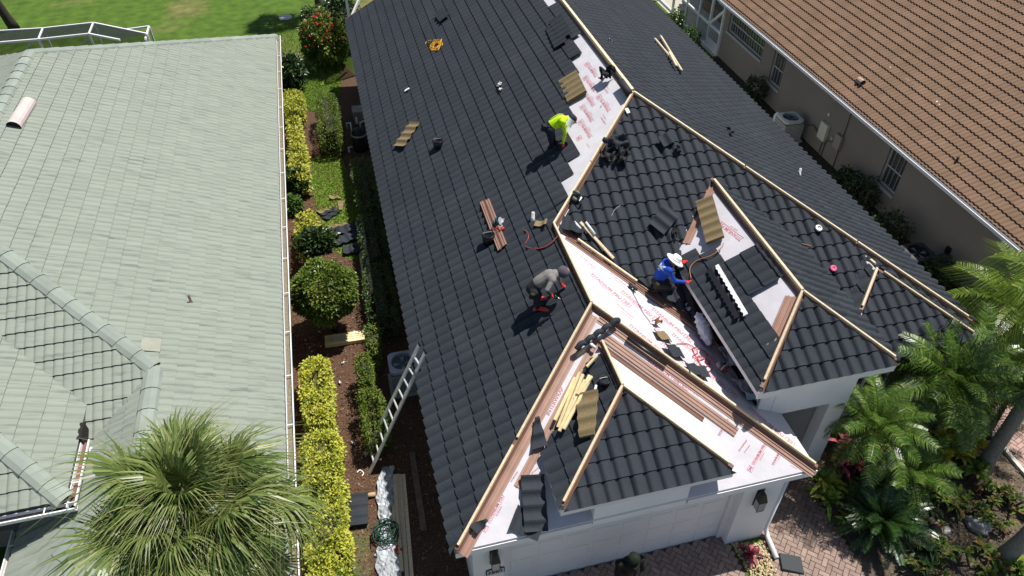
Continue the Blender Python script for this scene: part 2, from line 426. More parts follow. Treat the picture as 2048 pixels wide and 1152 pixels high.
# bay hip
frCl = frame((CX0, 11, E0), (CX0, CY0, E0), (CXM, 11, CZ))
pcs += tile_pieces(frCl, [[(CX0, CY0, E0), (CXM - .05, CYA - .02, CZ - .05 * PT), (CXM - .05, CYR, CZ - .05 * PT), (CX0, YF + .05, E0)]], t0=-.05, **KW)
frCf = frame((CX0, CY0, E0), (CX1, CY0, E0), (CX0, CYA, CZ))
pcs += tile_pieces(frCf, [[(CX0, CY0 - ov, E0 - ov * PT), (CX1, CY0 - ov, E0 - ov * PT), (CXM, CYA - .05, CZ - .05 * PT)]], t0=-ov * 1.13, **KW)
frCr = frame((CX1, CY0, E0), (CX1, 11, E0), (CXM, CY0, CZ))
pcs += tile_pieces(frCr, [[(CX1, CY0, E0), (CX1, YF, E0), (CXM + .05, CYR, CZ - .05 * PT), (CXM + .05, CYA, CZ - .05 * PT)]], t0=-.05, **KW)
print('main pieces', len(pcs))
tile_objects('roof_tile', pcs, tileblk, roof, 300)

# --- hip and ridge boards
def board(a, b, wd=.044, ht=.065, lift=.05, m=pine, nm='hip_board', par=None, up=(0, 0, 1)):
    a = Vector(a) + Vector((0, 0, lift)); b = Vector(b) + Vector((0, 0, lift))
    o = MB().beam(a, b, wd, ht, up).build(nm, m, par or roof, rnd=random.random()); bevel(o, .006, 1); return o
def pt_on(a, b, f): a = Vector(a); b = Vector(b); return a + (b - a) * f
apex = (XM, YP, ZR); gap = (GXM, GYA, GZ); gv = (GXM, YV, GZ)
board((XM, YB, ZR), (XM, YP + .05, ZR), .075, .08, nm='ridge_board')
board(apex, pt_on(apex, gv, .55)); board(pt_on(apex, gv, .555), pt_on(gv, apex, .0))
rh = (XR, YF, E0)
board(apex, pt_on(apex, rh, .34)); board(pt_on(apex, rh, .343), pt_on(apex, rh, .67)); board(pt_on(apex, rh, .673), pt_on(apex, rh, .985))
board((GXM, YV - .02, GZ), (GXM, GYA, GZ), nm='ridge_board')
lh = (XL, GY0, E0); rg = (GX1, GY0, E0)
board(gap, pt_on(gap, lh, .58)); board(pt_on(gap, lh, .61), pt_on(gap, lh, .985))
board(gap, pt_on(gap, rg, .5)); board(pt_on(gap, rg, .503), pt_on(gap, rg, .985))
ba = (BXM, BYA, BZ); na = (NXM, NYA, NZ); ca = (CXM, CYA, CZ)
board((BXM, BYR - .05, BZ), ba, nm='ridge_board'); board(ba, pt_on(ba, (BX0, BY0, BE), .97)); board(ba, pt_on(ba, (BX1, BY0, BE), .95))
board((NXM, NYR - .12, NZ), na, .06, .075, nm='ridge_board'); board(na, pt_on(na, (NX0, NY0, NE), .93)); board(na, pt_on(na, (NX1, NY0, NE), .97))
board((CXM, CYR - .12, CZ), (CXM + .02, CYA + .12, CZ - .0), .055, .07); board(ca, pt_on(ca, (CX0, CY0, E0), .42)); board(pt_on(ca, (CX1, CY0, E0), .06), pt_on(ca, (CX1, CY0, E0), .97))
# dark brown bases of the hips (metal channel that carries each board)
def channel(a, b, wd=.16, ht=.05, lift=.012, m=brownmetal, nm='hip_channel'):
    a = Vector(a) + Vector((0, 0, lift)); b = Vector(b) + Vector((0, 0, lift)); d = (b - a).normalized()
    sx = d.cross(Vector((0, 0, 1))).normalized()
    mb = MB(); k = [(-wd / 2, -wd * .28), (-wd * .22, 0), (-wd * .22, ht), (wd * .22, ht), (wd * .22, 0), (wd / 2, -wd * .28)]
    P = [[p + sx * x + Vector((0, 0, z)) for x, z in k] for p in (a, b)]
    for i in range(5): mb.poly([P[0][i], P[0][i + 1], P[1][i + 1], P[1][i]])
    return mb.build(nm, m, roof)
for a, b in ((apex, gv), (apex, rh), (gv, gap), (gap, lh), (gap, rg), (ba, (BX0, BY0, BE)), (ba, (BX1, BY0, BE)), ((BXM, BYR, BZ), ba), (na, (NX0, NY0, NE)), (na, (NX1, NY0, NE)), ((NXM, NYR, NZ), na), ((XM, YB, ZR), apex), (ca, (CX1, CY0, E0)), (ca, pt_on(ca, (CX0, CY0, E0), .45))):
    channel(a, b)
# --- ribbed brown valley metal lying along hips and valleys
def ribbed(a, b, side, wd, pl_n, m, ribs=3, rise=.015, lift=.008, nm='valley_metal'):
    """strip from a to b, extending wd to 'side' (unit vector in the plane), normal pl_n"""
    a = Vector(a); b = Vector(b); side = Vector(side).normalized(); n = Vector(pl_n).normalized()
    prof = [(0, 0)]; step = wd / ribs
    for i in range(ribs):
        x = i * step; prof += [(x + .15 * step, 0), (x + .22 * step, rise), (x + .40 * step, rise), (x + .47 * step, 0)]
    prof.append((wd, 0)); mb = MB()
    for (x0, z0), (x1, z1) in zip(prof[:-1], prof[1:]):
        mb.poly([a + side * x0 + n * (z0 + lift), a + side * x1 + n * (z1 + lift), b + side * x1 + n * (z1 + lift), b + side * x0 + n * (z0 + lift)])
    return mb.build(nm, m, roof)
nG = Vector((0, -PT, 1)).normalized(); nW = Vector((PT, 0, 1)).normalized(); nL = Vector((-PT, 0, 1)).normalized(); nF = nG
def perp(a, b, n, ref):
    d = (Vector(b) - Vector(a)).normalized(); s = d.cross(n).normalized()
    return s if s.dot(Vector(ref)) > 0 else -s
Vl, Vr = Vector(lh), Vector(rg); Va = Vector(gap)
s_ = perp(Va, Vl, nG, (1, 0, 0)); ribbed(Va + s_ * .07 + (Vl - Va) * .03, Vl + s_ * .06, s_, .15, nG, copper, 2, .016)
s_ = perp(Va, Vr, nG, (-1, 0, 0)); ribbed(Va + s_ * .07 + (Vr - Va) * .05, Vr + s_ * .07, s_, .13, nG, copper, 2, .016)
# dormer valleys (two broad channels), running past the dormer eaves on the garage plane
vj = Vector((BXM, BYR, BZ)); vl = Vector((BX0, GYA - (GZ - BE) / PT, BE)); vr = Vector((BX1, GYA - (GZ - BE) / PT, BE))
dl = (vl - vj).normalized(); dr = (vr - vj).normalized()
s_ = perp(vj, vl, nG, (-1, 0, 0)); ribbed(vj - dl * .02 + s_ * .01, vl + dl * .75 + s_ * .01, s_, .15, nG, copper, 2, .012, .012)
s_ = perp(vj, vr, nG, (1, 0, 0)); ribbed(vj - dr * .02 + s_ * .02, vr + dr * .62 + s_ * .02, s_, .19, nG, copper, 3, .012, .012)
nBr = Vector((PT, 0, 1)).normalized(); nBl = Vector((-PT, 0, 1)).normalized()
s_ = perp(vj, vr, nBr, (1, -1, 0)); ribbed(vj + s_ * .02, vr + s_ * .02, s_, .17, nBr, brownmetal, 1, .02, .012)
# valley of the garage wing against the front slope
a = Vector(gv); b = Vector((GX1, YF, E0)); s_ = perp(a, b, nW, (0, -1, 0)); d = (b - a).normalized()
ribbed(a + d * .35 + s_ * .02, b - d * .6 + s_ * .02, s_, .16, nW, copper, 2, .03, .012)
s_ = perp(a, b, nF, (0, 1, 0)); ribbed(a + d * .2 + s_ * .02, b - d * 1.2 + s_ * .02, s_, .12, nF, brownmetal, 1, .02, .012)
board(a + d * .6 + Vector((0, 0, .04)), a + d * 2.1 + Vector((0, 0, .04)), .045, .05, nm='batten')
# entry valley metal, left side, and strip along the entry's front-left hip
a = Vector((NXM, NYR, NZ)); b = Vector((NX0, NYV, NE)); nN = Vector((-NP, 0, 1)).normalized(); s_ = perp(a, b, nN, (0, -1, 0)); d = (b - a).normalized()
ribbed(a + d * .1, b - d * .35, s_, .22, nN, copper, 2, .02, .014)
s_ = perp(a, b, nF, (-1, 0, 0)); ribbed(a + d * .12, b - d * .3, s_, .08, nF, galv, 1, .012, .02)
a = Vector(na); b = Vector((NX0, NY0, NE)); s_ = perp(a, b, nN, (0, 1, 0)); d = (b - a).normalized()
ribbed(a + d * .1 + s_ * .06, a + d * 1.25 + s_ * .06, s_, .2, nN, copper, 2, .03, .014)
# bay valleys
a = Vector((CXM, CYR, CZ)); b = Vector((CX0, YF, E0)); d = (b - a).normalized()
mbx = MB().beam(a + d * .05 + Vector((0, 0, .05)), a + d * .95 + Vector((0, 0, .05)), .05, .03); mbx.build('valley_metal', blackm, roof)
# left eave-side metal under the tiles: drip edges
mb = MB(); mb.box(XL - .02, XL + .02, GY0, YB, E0 - .17, E0 - .052); mb.build('fascia', white, house)
mb = MB(); mb.box(XR - .02, XR + .02, YF, YB, E0 - .17, E0 - .052); mb.build('fascia', white, house)
mb = MB(); mb.box(GX1 - .02, GX1 + .02, GY0, YF, E0 - .17, E0 - .052); mb.build('fascia', white, house)
mb = MB(); mb.box(XL - .02, 2.86, GY0 - .02, GY0 + .02, E0 - .19, E0 - .052); mb.build('fascia', white, house)
mb = MB(); mb.box(4.60, GX1 + .02, GY0 - .02, GY0 + .02, E0 - .19, E0 - .052); mb.build('fascia', white, house)
mb = MB(); mb.box(NX1 - .2, XR + .02, YF - .02, YF + .02, E0 - .17, E0 - .052); mb.build('fascia', white, house)
mb = MB(); mb.box(CX0, CX1, CY0 - .02, CY0 + .02, E0 - .17, E0 - .052); mb.box(CX1 - .02, CX1 + .02, CY0 + .02, YF, E0 - .17, E0 - .052); mb.build('fascia', white, house)
mb = MB(); mb.box(BX0 - .02, BX1 + .02, BY0 - .03, BY0 + .01, BE - .20, BE - .035); mb.build('fascia', white, house)
mb = MB(); mb.box(BX0 - .03, BX0 + .01, BY0 + .012, BY0 + 1.0, BE - .17, BE - .035); mb.build('fascia', white, house)
mb = MB(); mb.box(BX1 - .01, BX1 + .03, BY0 + .012, BY0 + 1.0, BE - .17, BE - .035); mb.build('fascia', white, house)
mb = MB(); mb.box(NX0 - .03, NX1 + .03, NY0 - .03, NY0 + .01, NE - .23, NE - .035); mb.build('fascia', white, house)
mb = MB(); mb.box(NX0 - .035, NX0 + .015, NY0 + .012, NYV - .3, NE - .19, NE - .03); mb.build('fascia', white, house)
mb = MB(); mb.box(NX1 - .01, NX1 + .03, NY0 + .012, NYV, NE - .2, NE - .035); mb.build('fascia', white, house)
# rear gable rake
for s in (1, -1):
    xe = XL if s > 0 else XR
    board((xe, YB - .03, E0 - .14), (XM, YB - .03, ZR - .14), .06, .17, nm='rake_board', m=brownmetal, par=house)

# --- walls
WX0, WX1, WY0 = .82, 6.655, 6.08
mb = MB()
mb.box(WX0, WX0 + .2, WY0 + .2, 27.3, 0, 2.32)                      # left side
mb.box(11.8, 12.0, 8.9, 27.3, 0, 2.32)                              # right side
mb.box(WX0, 12.0, 27.3, 27.5, 0, 2.32)                              # rear
mb.box(GX1 - .6, GX1 - .405, WY0 + .3, 8.6, 0, 2.34)                # garage right side
mb.build('wall', stucco, house)
gf = MB()                                                           # garage front: piers and lintel round the door
gf.box(WX0, 1.36, WY0, WY0 + .2, 0, 2.34); gf.box(5.86, WX1, WY0, WY0 + .3, 0, 2.34)
gf.box(1.36, 5.86, WY0, WY0 + .2, 2.04, 2.34)
gf.build('garage_front_wall', stucco, house)
so_ = MB(); so_.box(XL + .02, WX0, GY0 + .02, YB - .1, 2.27, 2.295); so_.box(WX0, GX1 - .02, GY0 + .02, WY0, 2.27, 2.295); so_.box(12.0, XR - .02, YF + .02, YB - .1, 2.27, 2.295)
so_.build('soffit', white, house)
gw = MB(); gw.box(2.88, 4.58, 5.935, 6.3, 2.25, BE - .19); gw.build('garage_dormer_wall', stucco, house)
# garage door: a sectional door, each raised panel its own piece
door = MB().box(1.36, 5.86, 6.30, 6.36, 0, 2.04).build('garage_door', white, house)
jb = MB(); jb.box(1.36, 1.47, 6.24, 6.298, 0, 2.04); jb.box(5.76, 5.86, 6.24, 6.298, 0, 2.04); jb.box(1.47, 5.76, 6.24, 6.298, 1.95, 2.04); jb.build('door_trim', white, house)
pw_ = (5.74 - 1.49) / 8
for r in range(4):
    for c in range(8):
        x0 = 1.49 + c * pw_ + .05; z0 = .06 + r * .475
        o = MB().box(x0, x0 + pw_ - .10, 6.291, 6.299, z0 + .05, z0 + .40).build('door_panel', white, door); bevel(o, .006, 1)
for r in range(1, 4):
    MB().box(1.48, 5.75, 6.2965, 6.3005, .045 + r * .475, .055 + r * .475).build('section_joint', white, door)
# entry: raised portico
pw = MB()
pw.box(6.5, 8.52, 7.20, 7.45, 2.42, NE - .2); pw.box(8.12, 8.52, 7.20, 7.45, 0, 2.42)
pw.box(8.32, 8.52, 7.45, 9.4, 0, 2.42); pw.box(8.32, 8.52, 7.45, 11.6, 2.421, NE - .2)
pw.box(6.5, 6.7, 7.451, 11.2, 2.6, NE - .2); pw.box(6.45, 6.7, 7.21, 7.44, 0, 2.419)
pw.build('entry_wall', stucco, house)
MB().box(6.52, 8.3, 9.3, 9.45, 0, 2.9).build('entry_back_wall', stucco, house)
MB().box(6.75, 7.75, 9.24, 9.298, 0, 2.1).build('front_door', mat('dark_door', (.03, .022, .018), .5), house)
mb = MB(); mb.box(NX0 + .02, NX1, NY0 + .02, 7.2, NE - .22, NE - .2); mb.box(NX0 + .02, 6.5, 7.2, NYV - .4, NE - .22, NE - .2); mb.build('soffit', white, house)
mb = MB(); mb.box(6.80, 7.9, 7.188, 7.199, 2.62, 3.12); o = mb.build('wall_panel', stucco, house)
# black membrane side of the entry box above the garage slope
mb = MB(); mb.poly([(6.49, 7.25, 2.76), (6.49, 11.0, 2.76), (6.49, 11.0, NE - .2), (6.49, 7.25, NE - .2)]); mb.build('wall_membrane', blackm, house)
# bay front with window
bf = MB(); bf.box(8.52, 9.55, 8.35, 8.55, 0, 2.32); bf.box(11.35, 12.0, 8.35, 8.9, 0, 2.32)
bf.box(9.55, 11.35, 8.35, 8.55, 0, .5); bf.box(9.55, 11.35, 8.35, 8.55, 2.0, 2.32); bf.build('bay_wall', stucco, house)
win = MB().box(9.55, 11.35, 8.46, 8.48, .5, 2.0).build('window', glass, house)
fr = MB()
for x in (9.56, 10.14, 10.72, 11.30): fr.box(x, x + .045, 8.42, 8.458, .5, 2.0)
fr.box(9.606, 11.3, 8.43, 8.457, 1.22, 1.26); fr.box(9.606, 11.3, 8.43, 8.457, .5, .55); fr.box(9.606, 11.3, 8.43, 8.457, 1.95, 2.0)
fr.build('window_frame', white, win)
MB().box(9.45, 11.45, 8.25, 8.349, .40, .5).build('window_sill', stucco, house)
MB().box(8.9, CX1 - .02, CY0 + .02, 8.35, 2.27, 2.295).build('soffit', white, house)

# wall lanterns by the garage
def lantern(x, zc):
    l = MB().box(x - .075, x + .075, 6.066, 6.079, zc - .24, zc + .26).build('wall_lantern', black, house)
    hood = MB().prism([(x - .085, 5.90, zc + .05), (x + .085, 5.90, zc + .05), (x + .085, 6.064, zc + .05), (x - .085, 6.064, zc + .05)],
               [(x - .045, 5.95, zc + .24), (x + .045, 5.95, zc + .24), (x + .045, 6.064, zc + .24), (x - .045, 6.064, zc + .24)]).build('lamp_hood', black, l)
    MB().box(x - .065, x + .065, 5.925, 6.05, zc - .23, zc + .049).build('lamp_glass', mat('lamp_glass', (.35, .36, .36), .1, spec=.6), l)
    fr = MB()
    for sx in (-.072, .072):
        fr.tube([(x + sx, 5.915, zc - .235), (x + sx, 5.915, zc + .05)], .007, 5)
    fr.tube([(x - .072, 5.915, zc - .235), (x + .072, 5.915, zc - .235)], .007, 5); fr.build('lamp_frame', black, l)
lantern(1.19, 1.72); lantern(6.20, 1.62)
# house number plate
def text_mesh(s, size, name='lettering', ext=0, font_bold=False, spacing=1.0):
    cu = bpy.data.curves.new(name, 'FONT'); cu.body = s; cu.size = size; cu.extrude = ext; cu.align_x = 'CENTER'; cu.align_y = 'CENTER'; cu.resolution_u = 2
    cu.space_character = spacing
    if font_bold: cu.offset = size * .022
    o = bpy.data.objects.new(name, cu); C.objects.link(o)
    dg = bpy.context.evaluated_depsgraph_get(); me = bpy.data.meshes.new_from_object(o.evaluated_get(dg))
    bpy.data.objects.remove(o); return me
pl = MB(); n = 12; arc = [(.17 * math.cos(t) * 1.0, .075 + .035 * math.sin(t)) for t in [math.pi * i / n for i in range(n + 1)]]
outl = [(-.17, -.085), (.17, -.085)] + arc
pl.prism([(1.205 + x, 6.078, 1.19 + z) for x, z in outl], [(1.205 + x, 6.062, 1.19 + z) for x, z in outl])
plate = pl.build('number_plate', mat('dark_plate', (.03, .035, .045), .5), house)
inn = [(x * .9, z * .82) for x, z in outl]
MB().prism([(1.205 + x, 6.0615, 1.19 + z) for x, z in inn], [(1.205 + x, 6.058, 1.19 + z) for x, z in inn]).build('plate_face', mat('pale_plate', (.55, .57, .6), .5), plate)
me = text_mesh('3661', .15, font_bold=True); me.materials.append(mat('dark_plate', (.03, .035, .045)))
o = obj('plate_numerals', me, plate); o.rotation_euler = (rad(90), 0, 0); o.location = (1.205, 6.0565, 1.185)
# downspout at the garage corner
ds = MB(); ds.tube([(6.72, 6.12, 2.25), (6.72, 6.12, .25), (6.74, 6.0, .1), (6.70, 5.55, .08)], .05, 10); ds.build('downspout', gutw, house, True)

# --- printed lettering on the underlayment
tm_main = text_mesh('TITANIUM PSU', .15, font_bold=True); tm_small = text_mesh('INTERWRAP', .075); tm_logo = text_mesh('30', .17, font_bold=True)
def me_arr(me):
    V = np.empty(len(me.vertices) * 3, np.float32); me.vertices.foreach_get('co', V); return V.reshape(-1, 3), [list(p.vertices) for p in me.polygons]
TM = {k: me_arr(m) for k, m in (('main', tm_main), ('small', tm_small), ('logo', tm_logo))}
def prints(name, fr, region, parent, ang, ox=0, oy=0, lift=.004, sc=1.0, keep=None):
    """rows of lettering in the plane frame; region = ccw polygons (s,t); ang rotates the lettering"""
    V = []; F = []; ca_, sa_ = math.cos(ang), math.sin(ang)
    polys = [ccw([st(fr, p) for p in q]) for q in region]
    def inside(s, t, mrg):
        for P in polys:
            if all((b[0] - a[0]) * (t - a[1]) - (b[1] - a[1]) * (s - a[0]) >= mrg * math.hypot(b[0] - a[0], b[1] - a[1]) for a, b in zip(P, P[1:] + P[:1])): return True
        return False
    def put(k, s, t, dx, dy, scale=1):
        A, FF = TM[k]; i = len(V)
        for x, y, _ in A:
            x = x * scale + dx; y = y * scale + dy
            V.append(tuple(fr[0] + fr[1] * (s + ca_ * x - sa_ * y) + fr[2] * (t + sa_ * x + ca_ * y) + fr[3] * lift))
        F.extend([[i + q for q in f] for f in FF])
    def rect(s, t, x0, x1, y0, y1):
        i = len(V)
        for x, y in ((x0, y0), (x1, y0), (x1, y1), (x0, y1)):
            V.append(tuple(fr[0] + fr[1] * (s + ca_ * x - sa_ * y) + fr[2] * (t + sa_ * x + ca_ * y) + fr[3] * lift))
        F.append([i, i + 1, i + 2, i + 3])
    for a in range(-30, 31):
        for b in range(-30, 31):
            lx = a * 1.62 * sc + (b % 2) * .8 * sc + ox; ly = b * .36 * sc + oy
            s = ca_ * lx - sa_ * ly; t = sa_ * lx + ca_ * ly
            if (a + 2 * b) % 3 != 0:
                if inside(s, t, .10):
                    if inside(s + ca_ * .5 * sc, t + sa_ * .5 * sc, .02) and inside(s - ca_ * .5 * sc, t - sa_ * .5 * sc, .02): put('main', s, t, 0, 0, sc); rect(s, t, -.5 * sc, .5 * sc, -.085 * sc, -.075 * sc)
                    if inside(s + ca_ * .7 * sc, t + sa_ * .7 * sc, .06):
                        put('logo', s, t, .66 * sc, 0, .85 * sc)
                        for r in ((.54, .78, .09, .105), (.54, .78, -.105, -.09), (.54, .555, -.09, .09), (.765, .78, -.09, .09)): rect(s, t, *[q * sc for q in r])
                    put('small', s, t, 0, -.14 * sc, .7 * sc)
            elif inside(s, t, .12): put('small', s, t, 0, 0, 1.2 * sc); put('small', s, t, .1, -.11 * sc, .8 * sc)
    if V: part(name, V, F, redink, parent)
frG = frame((XL, GY0, E0), (GX1, GY0, E0), (XL, GYA, GZ))
frW = frame((GX1, GY0, E0), (GX1, YF, E0), (GXM, GY0, GZ))
hg = Vector(lh); rgv = Vector(rg)
prints('printed_lettering', frG, [[on(PL_G, 3.2, 8.3), on(PL_G, GXM, 8.6), on(PL_G, GXM, 8.95), on(PL_G, 2.6, 7.65), on(PL_G, 2.4, 7.2)]], roof, rad(45), .3, .0, sc=.7)
prints('printed_lettering', frG, [[on(PL_G, 4.0, 8.55), on(PL_G, 4.25, 8.65), on(PL_G, 5.9, 7.0), on(PL_G, 5.7, 6.8)]], roof, rad(-45), .3, .05, sc=.7)
prints('printed_lettering', frW, [[on(PL_W, GXM + .12, GYA + .05), on(PL_W, GX1 - .05, GY0 + .15), on(PL_W, GX1 - .05, YF - .1), on(PL_W, GXM + .12, YV - .25)]], roof, rad(180 + 38), .15, .1, sc=.8)
prints('printed_lettering', frL, [[on(PL_L, 4.45, 12.7), on(PL_L, XM - .1, YP + .05), on(PL_L, XM - .1, 17.6), on(PL_L, 5.2, 14.9)]], roof, rad(180 + 0), .15, .05, sc=.62)
er = [h for h in bpy.data.objects if h.name == 'entry_roof'][0]
prints('printed_lettering', frN, [[(6.9, 10.4, zp((NP, 0, NE - NP * NX0), 6.9, 0)), (7.05, 9.95, zp((NP, 0, NE - NP * NX0), 7.05, 0)), (7.5, 9.95, zp((NP, 0, NE - NP * NX0), 7.5, 0)), (7.5, 11.6, zp((NP, 0, NE - NP * NX0), 7.5, 0))],
    [(6.95, 7.95, zp((NP, 0, NE - NP * NX0), 6.95, 0)), (7.48, 8.35, zp((NP, 0, NE - NP * NX0), 7.48, 0)), (7.48, 8.75, zp((NP, 0, NE - NP * NX0), 7.48, 0)), (6.95, 8.75, zp((NP, 0, NE - NP * NX0), 6.95, 0))]], er, rad(180 + 12), .0, .08, sc=.75)
# seams where the underlayment sheets overlap

def word(k_fr, pl, uv, uv2, parts_=('main',), parent=roof, lift=.005):
    """one printed word from uv to uv2 on the plane; parts_ may add the boxed 30 in front and the small line below"""
    A = hit(*uv, pl); B = hit(*uv2, pl); x = (B - A); L = x.length; x.normalize(); n = k_fr[3]; y = n.cross(x); V = []; F = []
    def put(key, cx, cy, sc_):
        M_, FF = TM[key]; i = len(V)
        for a, b, _ in M_: V.append(tuple(A + x * (cx + a * sc_) + y * (cy + b * sc_) + n * lift))
        F.extend([[i + q for q in f] for f in FF])
    def rect(x0, x1, y0, y1):
        i = len(V)
        for a, b in ((x0, y0), (x1, y0), (x1, y1), (x0, y1)): V.append(tuple(A + x * a + y * b + n * lift))
        F.append([i, i + 1, i + 2, i + 3])
    wM = TM['main'][0][:, 0].max() - TM['main'][0][:, 0].min()
    if 'main' in parts_:
        lo = .22 * L if 'logo' in parts_ else 0; sc_ = (L - lo) / wM; put('main', lo + (L - lo) / 2, 0, sc_); rect(lo, L, -.085 * sc_, -.073 * sc_)
        put('small', lo + (L - lo) / 2, -.14 * sc_, .8 * sc_)
        if 'logo' in parts_:
            q = .16 * L; put('logo', q / 2, 0, q / .26)
            for r in ((0, q, .42 * q, .5 * q), (0, q, -.5 * q, -.42 * q), (0, .08 * q, -.42 * q, .42 * q), (.92 * q, q, -.42 * q, .42 * q)): rect(*r)
    elif 'small' in parts_: wS = TM['small'][0][:, 0].max() * 2; put('small', L / 2, 0, L / wS); put('small', L / 2, -.09, .7 * L / wS)
    part('printed_lettering', V, F, redink, parent)
for uv, uv2, pz_ in (((966, 1062), (1006, 990), ('main', 'logo')), ((1010, 962), (1030, 932), ('small',)), ((1052, 943), (1078, 920), ('small',)), ((1498, 942), (1530, 888), ('main', 'logo')), ((1545, 930), (1562, 898), ('main',)), ((1437, 872), (1456, 838), ('main',)),
                     ((1478, 902), (1494, 880), ('small',)), ((1580, 920), (1600, 930), ('small',)), ((1395, 845), (1420, 860), ('small',)), ((1285, 790), (1325, 815), ('small',)), ((1300, 830), (1335, 852), ('small',)), ((1360, 870), (1400, 890), ('small',)), ((1350, 760), (1400, 792), ('small',)), ((1095, 830), (1125, 775), ('small',))):
    word(frG, PL_G, uv, uv2, pz_)
# ================================================================== the pale green roofed house on the left
K = .45; LX = -2.10; LZ = 2.45
LRX = -7.98; LRZ = LZ + K * (LX - LRX)
LYB = 27.05; LYR0 = LYB - (LX - LRX); LYR1 = 13.97
LFY = LYR1 - (LX - LRX)                 # front eave line of the main body (8.1)
PLL = (-K, 0, LZ + K * LX); PLF = (0, K, LRZ - K * LYR1)
QX0, QY0 = -6.40, 6.16                  # projecting front wing, its right slope runs on with the main one
QXM = (QX0 + LX) / 2; QZ = LZ + K * (LX - QXM); QYA = QY0 + (LX - QXM); QYV = LYR1 - (LRZ - QZ) / K
SX, SZ, SY0 = -5.38, 3.23, 7.86         # raised entry hip at the far left
SRX = -8.2; SRZ = SZ + K * (SX - SRX); SYV = LYR1 - (LRZ - SZ) / K; SYR = LYR1 - (LRZ - SRZ) / K; SYA = SY0 + (SX - SRX)
lhouse = empty('house', (0, 0, 0), 'neighbour house with a pale green concrete tile roof', 'house')
ldeck = mat('tile_underside', (.12, .125, .115), .95)
mb = MB()
LLX = 2 * LRX - LX
for q in ([(LX, QY0, LZ), (LX, LYB, LZ), (LRX, LYR0, LRZ), (LRX, LYR1, LRZ), (QXM, QYV, QZ), (QXM, QYA, QZ)],
          [(LRX, LYR1, LRZ), (LLX, LFY, LZ), (QX0, LFY, LZ), (QXM, QYV, QZ)],
          [(QXM, QYA, QZ), (QXM, QYV, QZ), (QX0, LFY, LZ), (QX0, QY0, LZ)],
          [(LX, QY0, LZ), (QXM, QYA, QZ), (QX0, QY0, LZ)],
          [(LRX, LYR0, LRZ), (LLX, LYB, LZ), (LLX, LFY, LZ), (LRX, LYR1, LRZ)],
          [(LX, LYB, LZ), (LLX, LYB, LZ), (LRX, LYR0, LRZ)],
          [(SX, SY0, SZ), (SX, SYV, SZ), (SRX, SYR, SRZ), (SRX, SYA, SRZ)],
          [(2 * SRX - SX, SY0, SZ), (SX, SY0, SZ), (SRX, SYA, SRZ)]):
    slab(mb, q, .06)
lroof = mb.build('roof', ldeck, lhouse)
KL = dict(ex=.32, wave=.165, nw=2, prof=prof_flat, seg=10, lift=.026, thick=.030, stagger=1, jit=.004, joint=.0)
pcs = []
fr_ = frame((LX, 0, LZ), (LX, 30, LZ), (LRX, 0, LRZ))
z_ = lambda x: LZ + K * (LX - x)
A1 = [(LX, QY0, LZ), (LX, LYB, LZ), (QXM, LYB - (LX - QXM), QZ), (QXM, QYA, QZ)]
A2 = [(QXM, QYV, QZ), (QXM, LYB - (LX - QXM), QZ), (LRX, LYR0, LRZ), (LRX, LYR1, LRZ)]
lt = tile_pieces(fr_, [A1, A2], t0=.05, **KL)
pcs += lt
frf = frame((LLX, LFY, LZ), (0, LFY, LZ), (LLX, LYR1, LRZ))
pcs += tile_pieces(frf, [[(LRX, LYR1, LRZ), (SRX, SYR, SRZ), (SX, SYV, SZ), (QXM, QYV, QZ)], [(SX, SYV, SZ), (SX, QYV - (QXM - SX), QZ - K * (QXM - SX)), (QXM, QYV, QZ)]], t0=.0, **KL)
frq = frame((QX0, 30, LZ), (QX0, 0, LZ), (QXM, 30, QZ))
pcs += tile_pieces(frq, [[(QXM, QYA, QZ), (QXM, QYV, QZ), (QX0, LFY, LZ), (QX0, QY0, LZ)]], t0=.0, **KL)
frq2 = frame((QX0, QY0, LZ), (LX, QY0, LZ), (QX0, QYA, QZ))
pcs += tile_pieces(frq2, [[(LX, QY0, LZ), (QXM, QYA, QZ), (QX0, QY0, LZ)]], t0=.0, **KL)
frs = frame((SX, 0, SZ), (SX, 30, SZ), (SRX, 0, SRZ))
pcs += tile_pieces(frs, [[(SX, SY0, SZ), (SX, SYV, SZ), (SRX, SYR, SRZ), (SRX, SYA, SRZ)]], t0=-.02, **KL)
frs2 = frame((2 * SRX - SX, SY0, SZ), (SX, SY0, SZ), (2 * SRX - SX, SYA, SRZ))
pcs += tile_pieces(frs2, [[(2 * SRX - SX, SY0, SZ), (SX, SY0, SZ), (SRX, SYA, SRZ)]], t0=-.02, **KL)
frl = frame((LLX, 30, LZ), (LLX, 0, LZ), (LRX, 30, LRZ))
pcs += tile_pieces(frl, [[(LRX, LYR0, LRZ), (LRX - 2.5, LYR0 + 2.5, LRZ - 2.5 * K), (LRX - 2.5, LYR1 - 2.5, LRZ - 2.5 * K), (LRX, LYR1, LRZ)]], t0=.05, **KL)
print('left pieces', len(pcs))
tile_objects('roof_tile', pcs, green_tile, lroof, 300, butt=mat('dark_tile_butt', (.045, .055, .045), .95))  # front edge of every tile coloured darker than its top
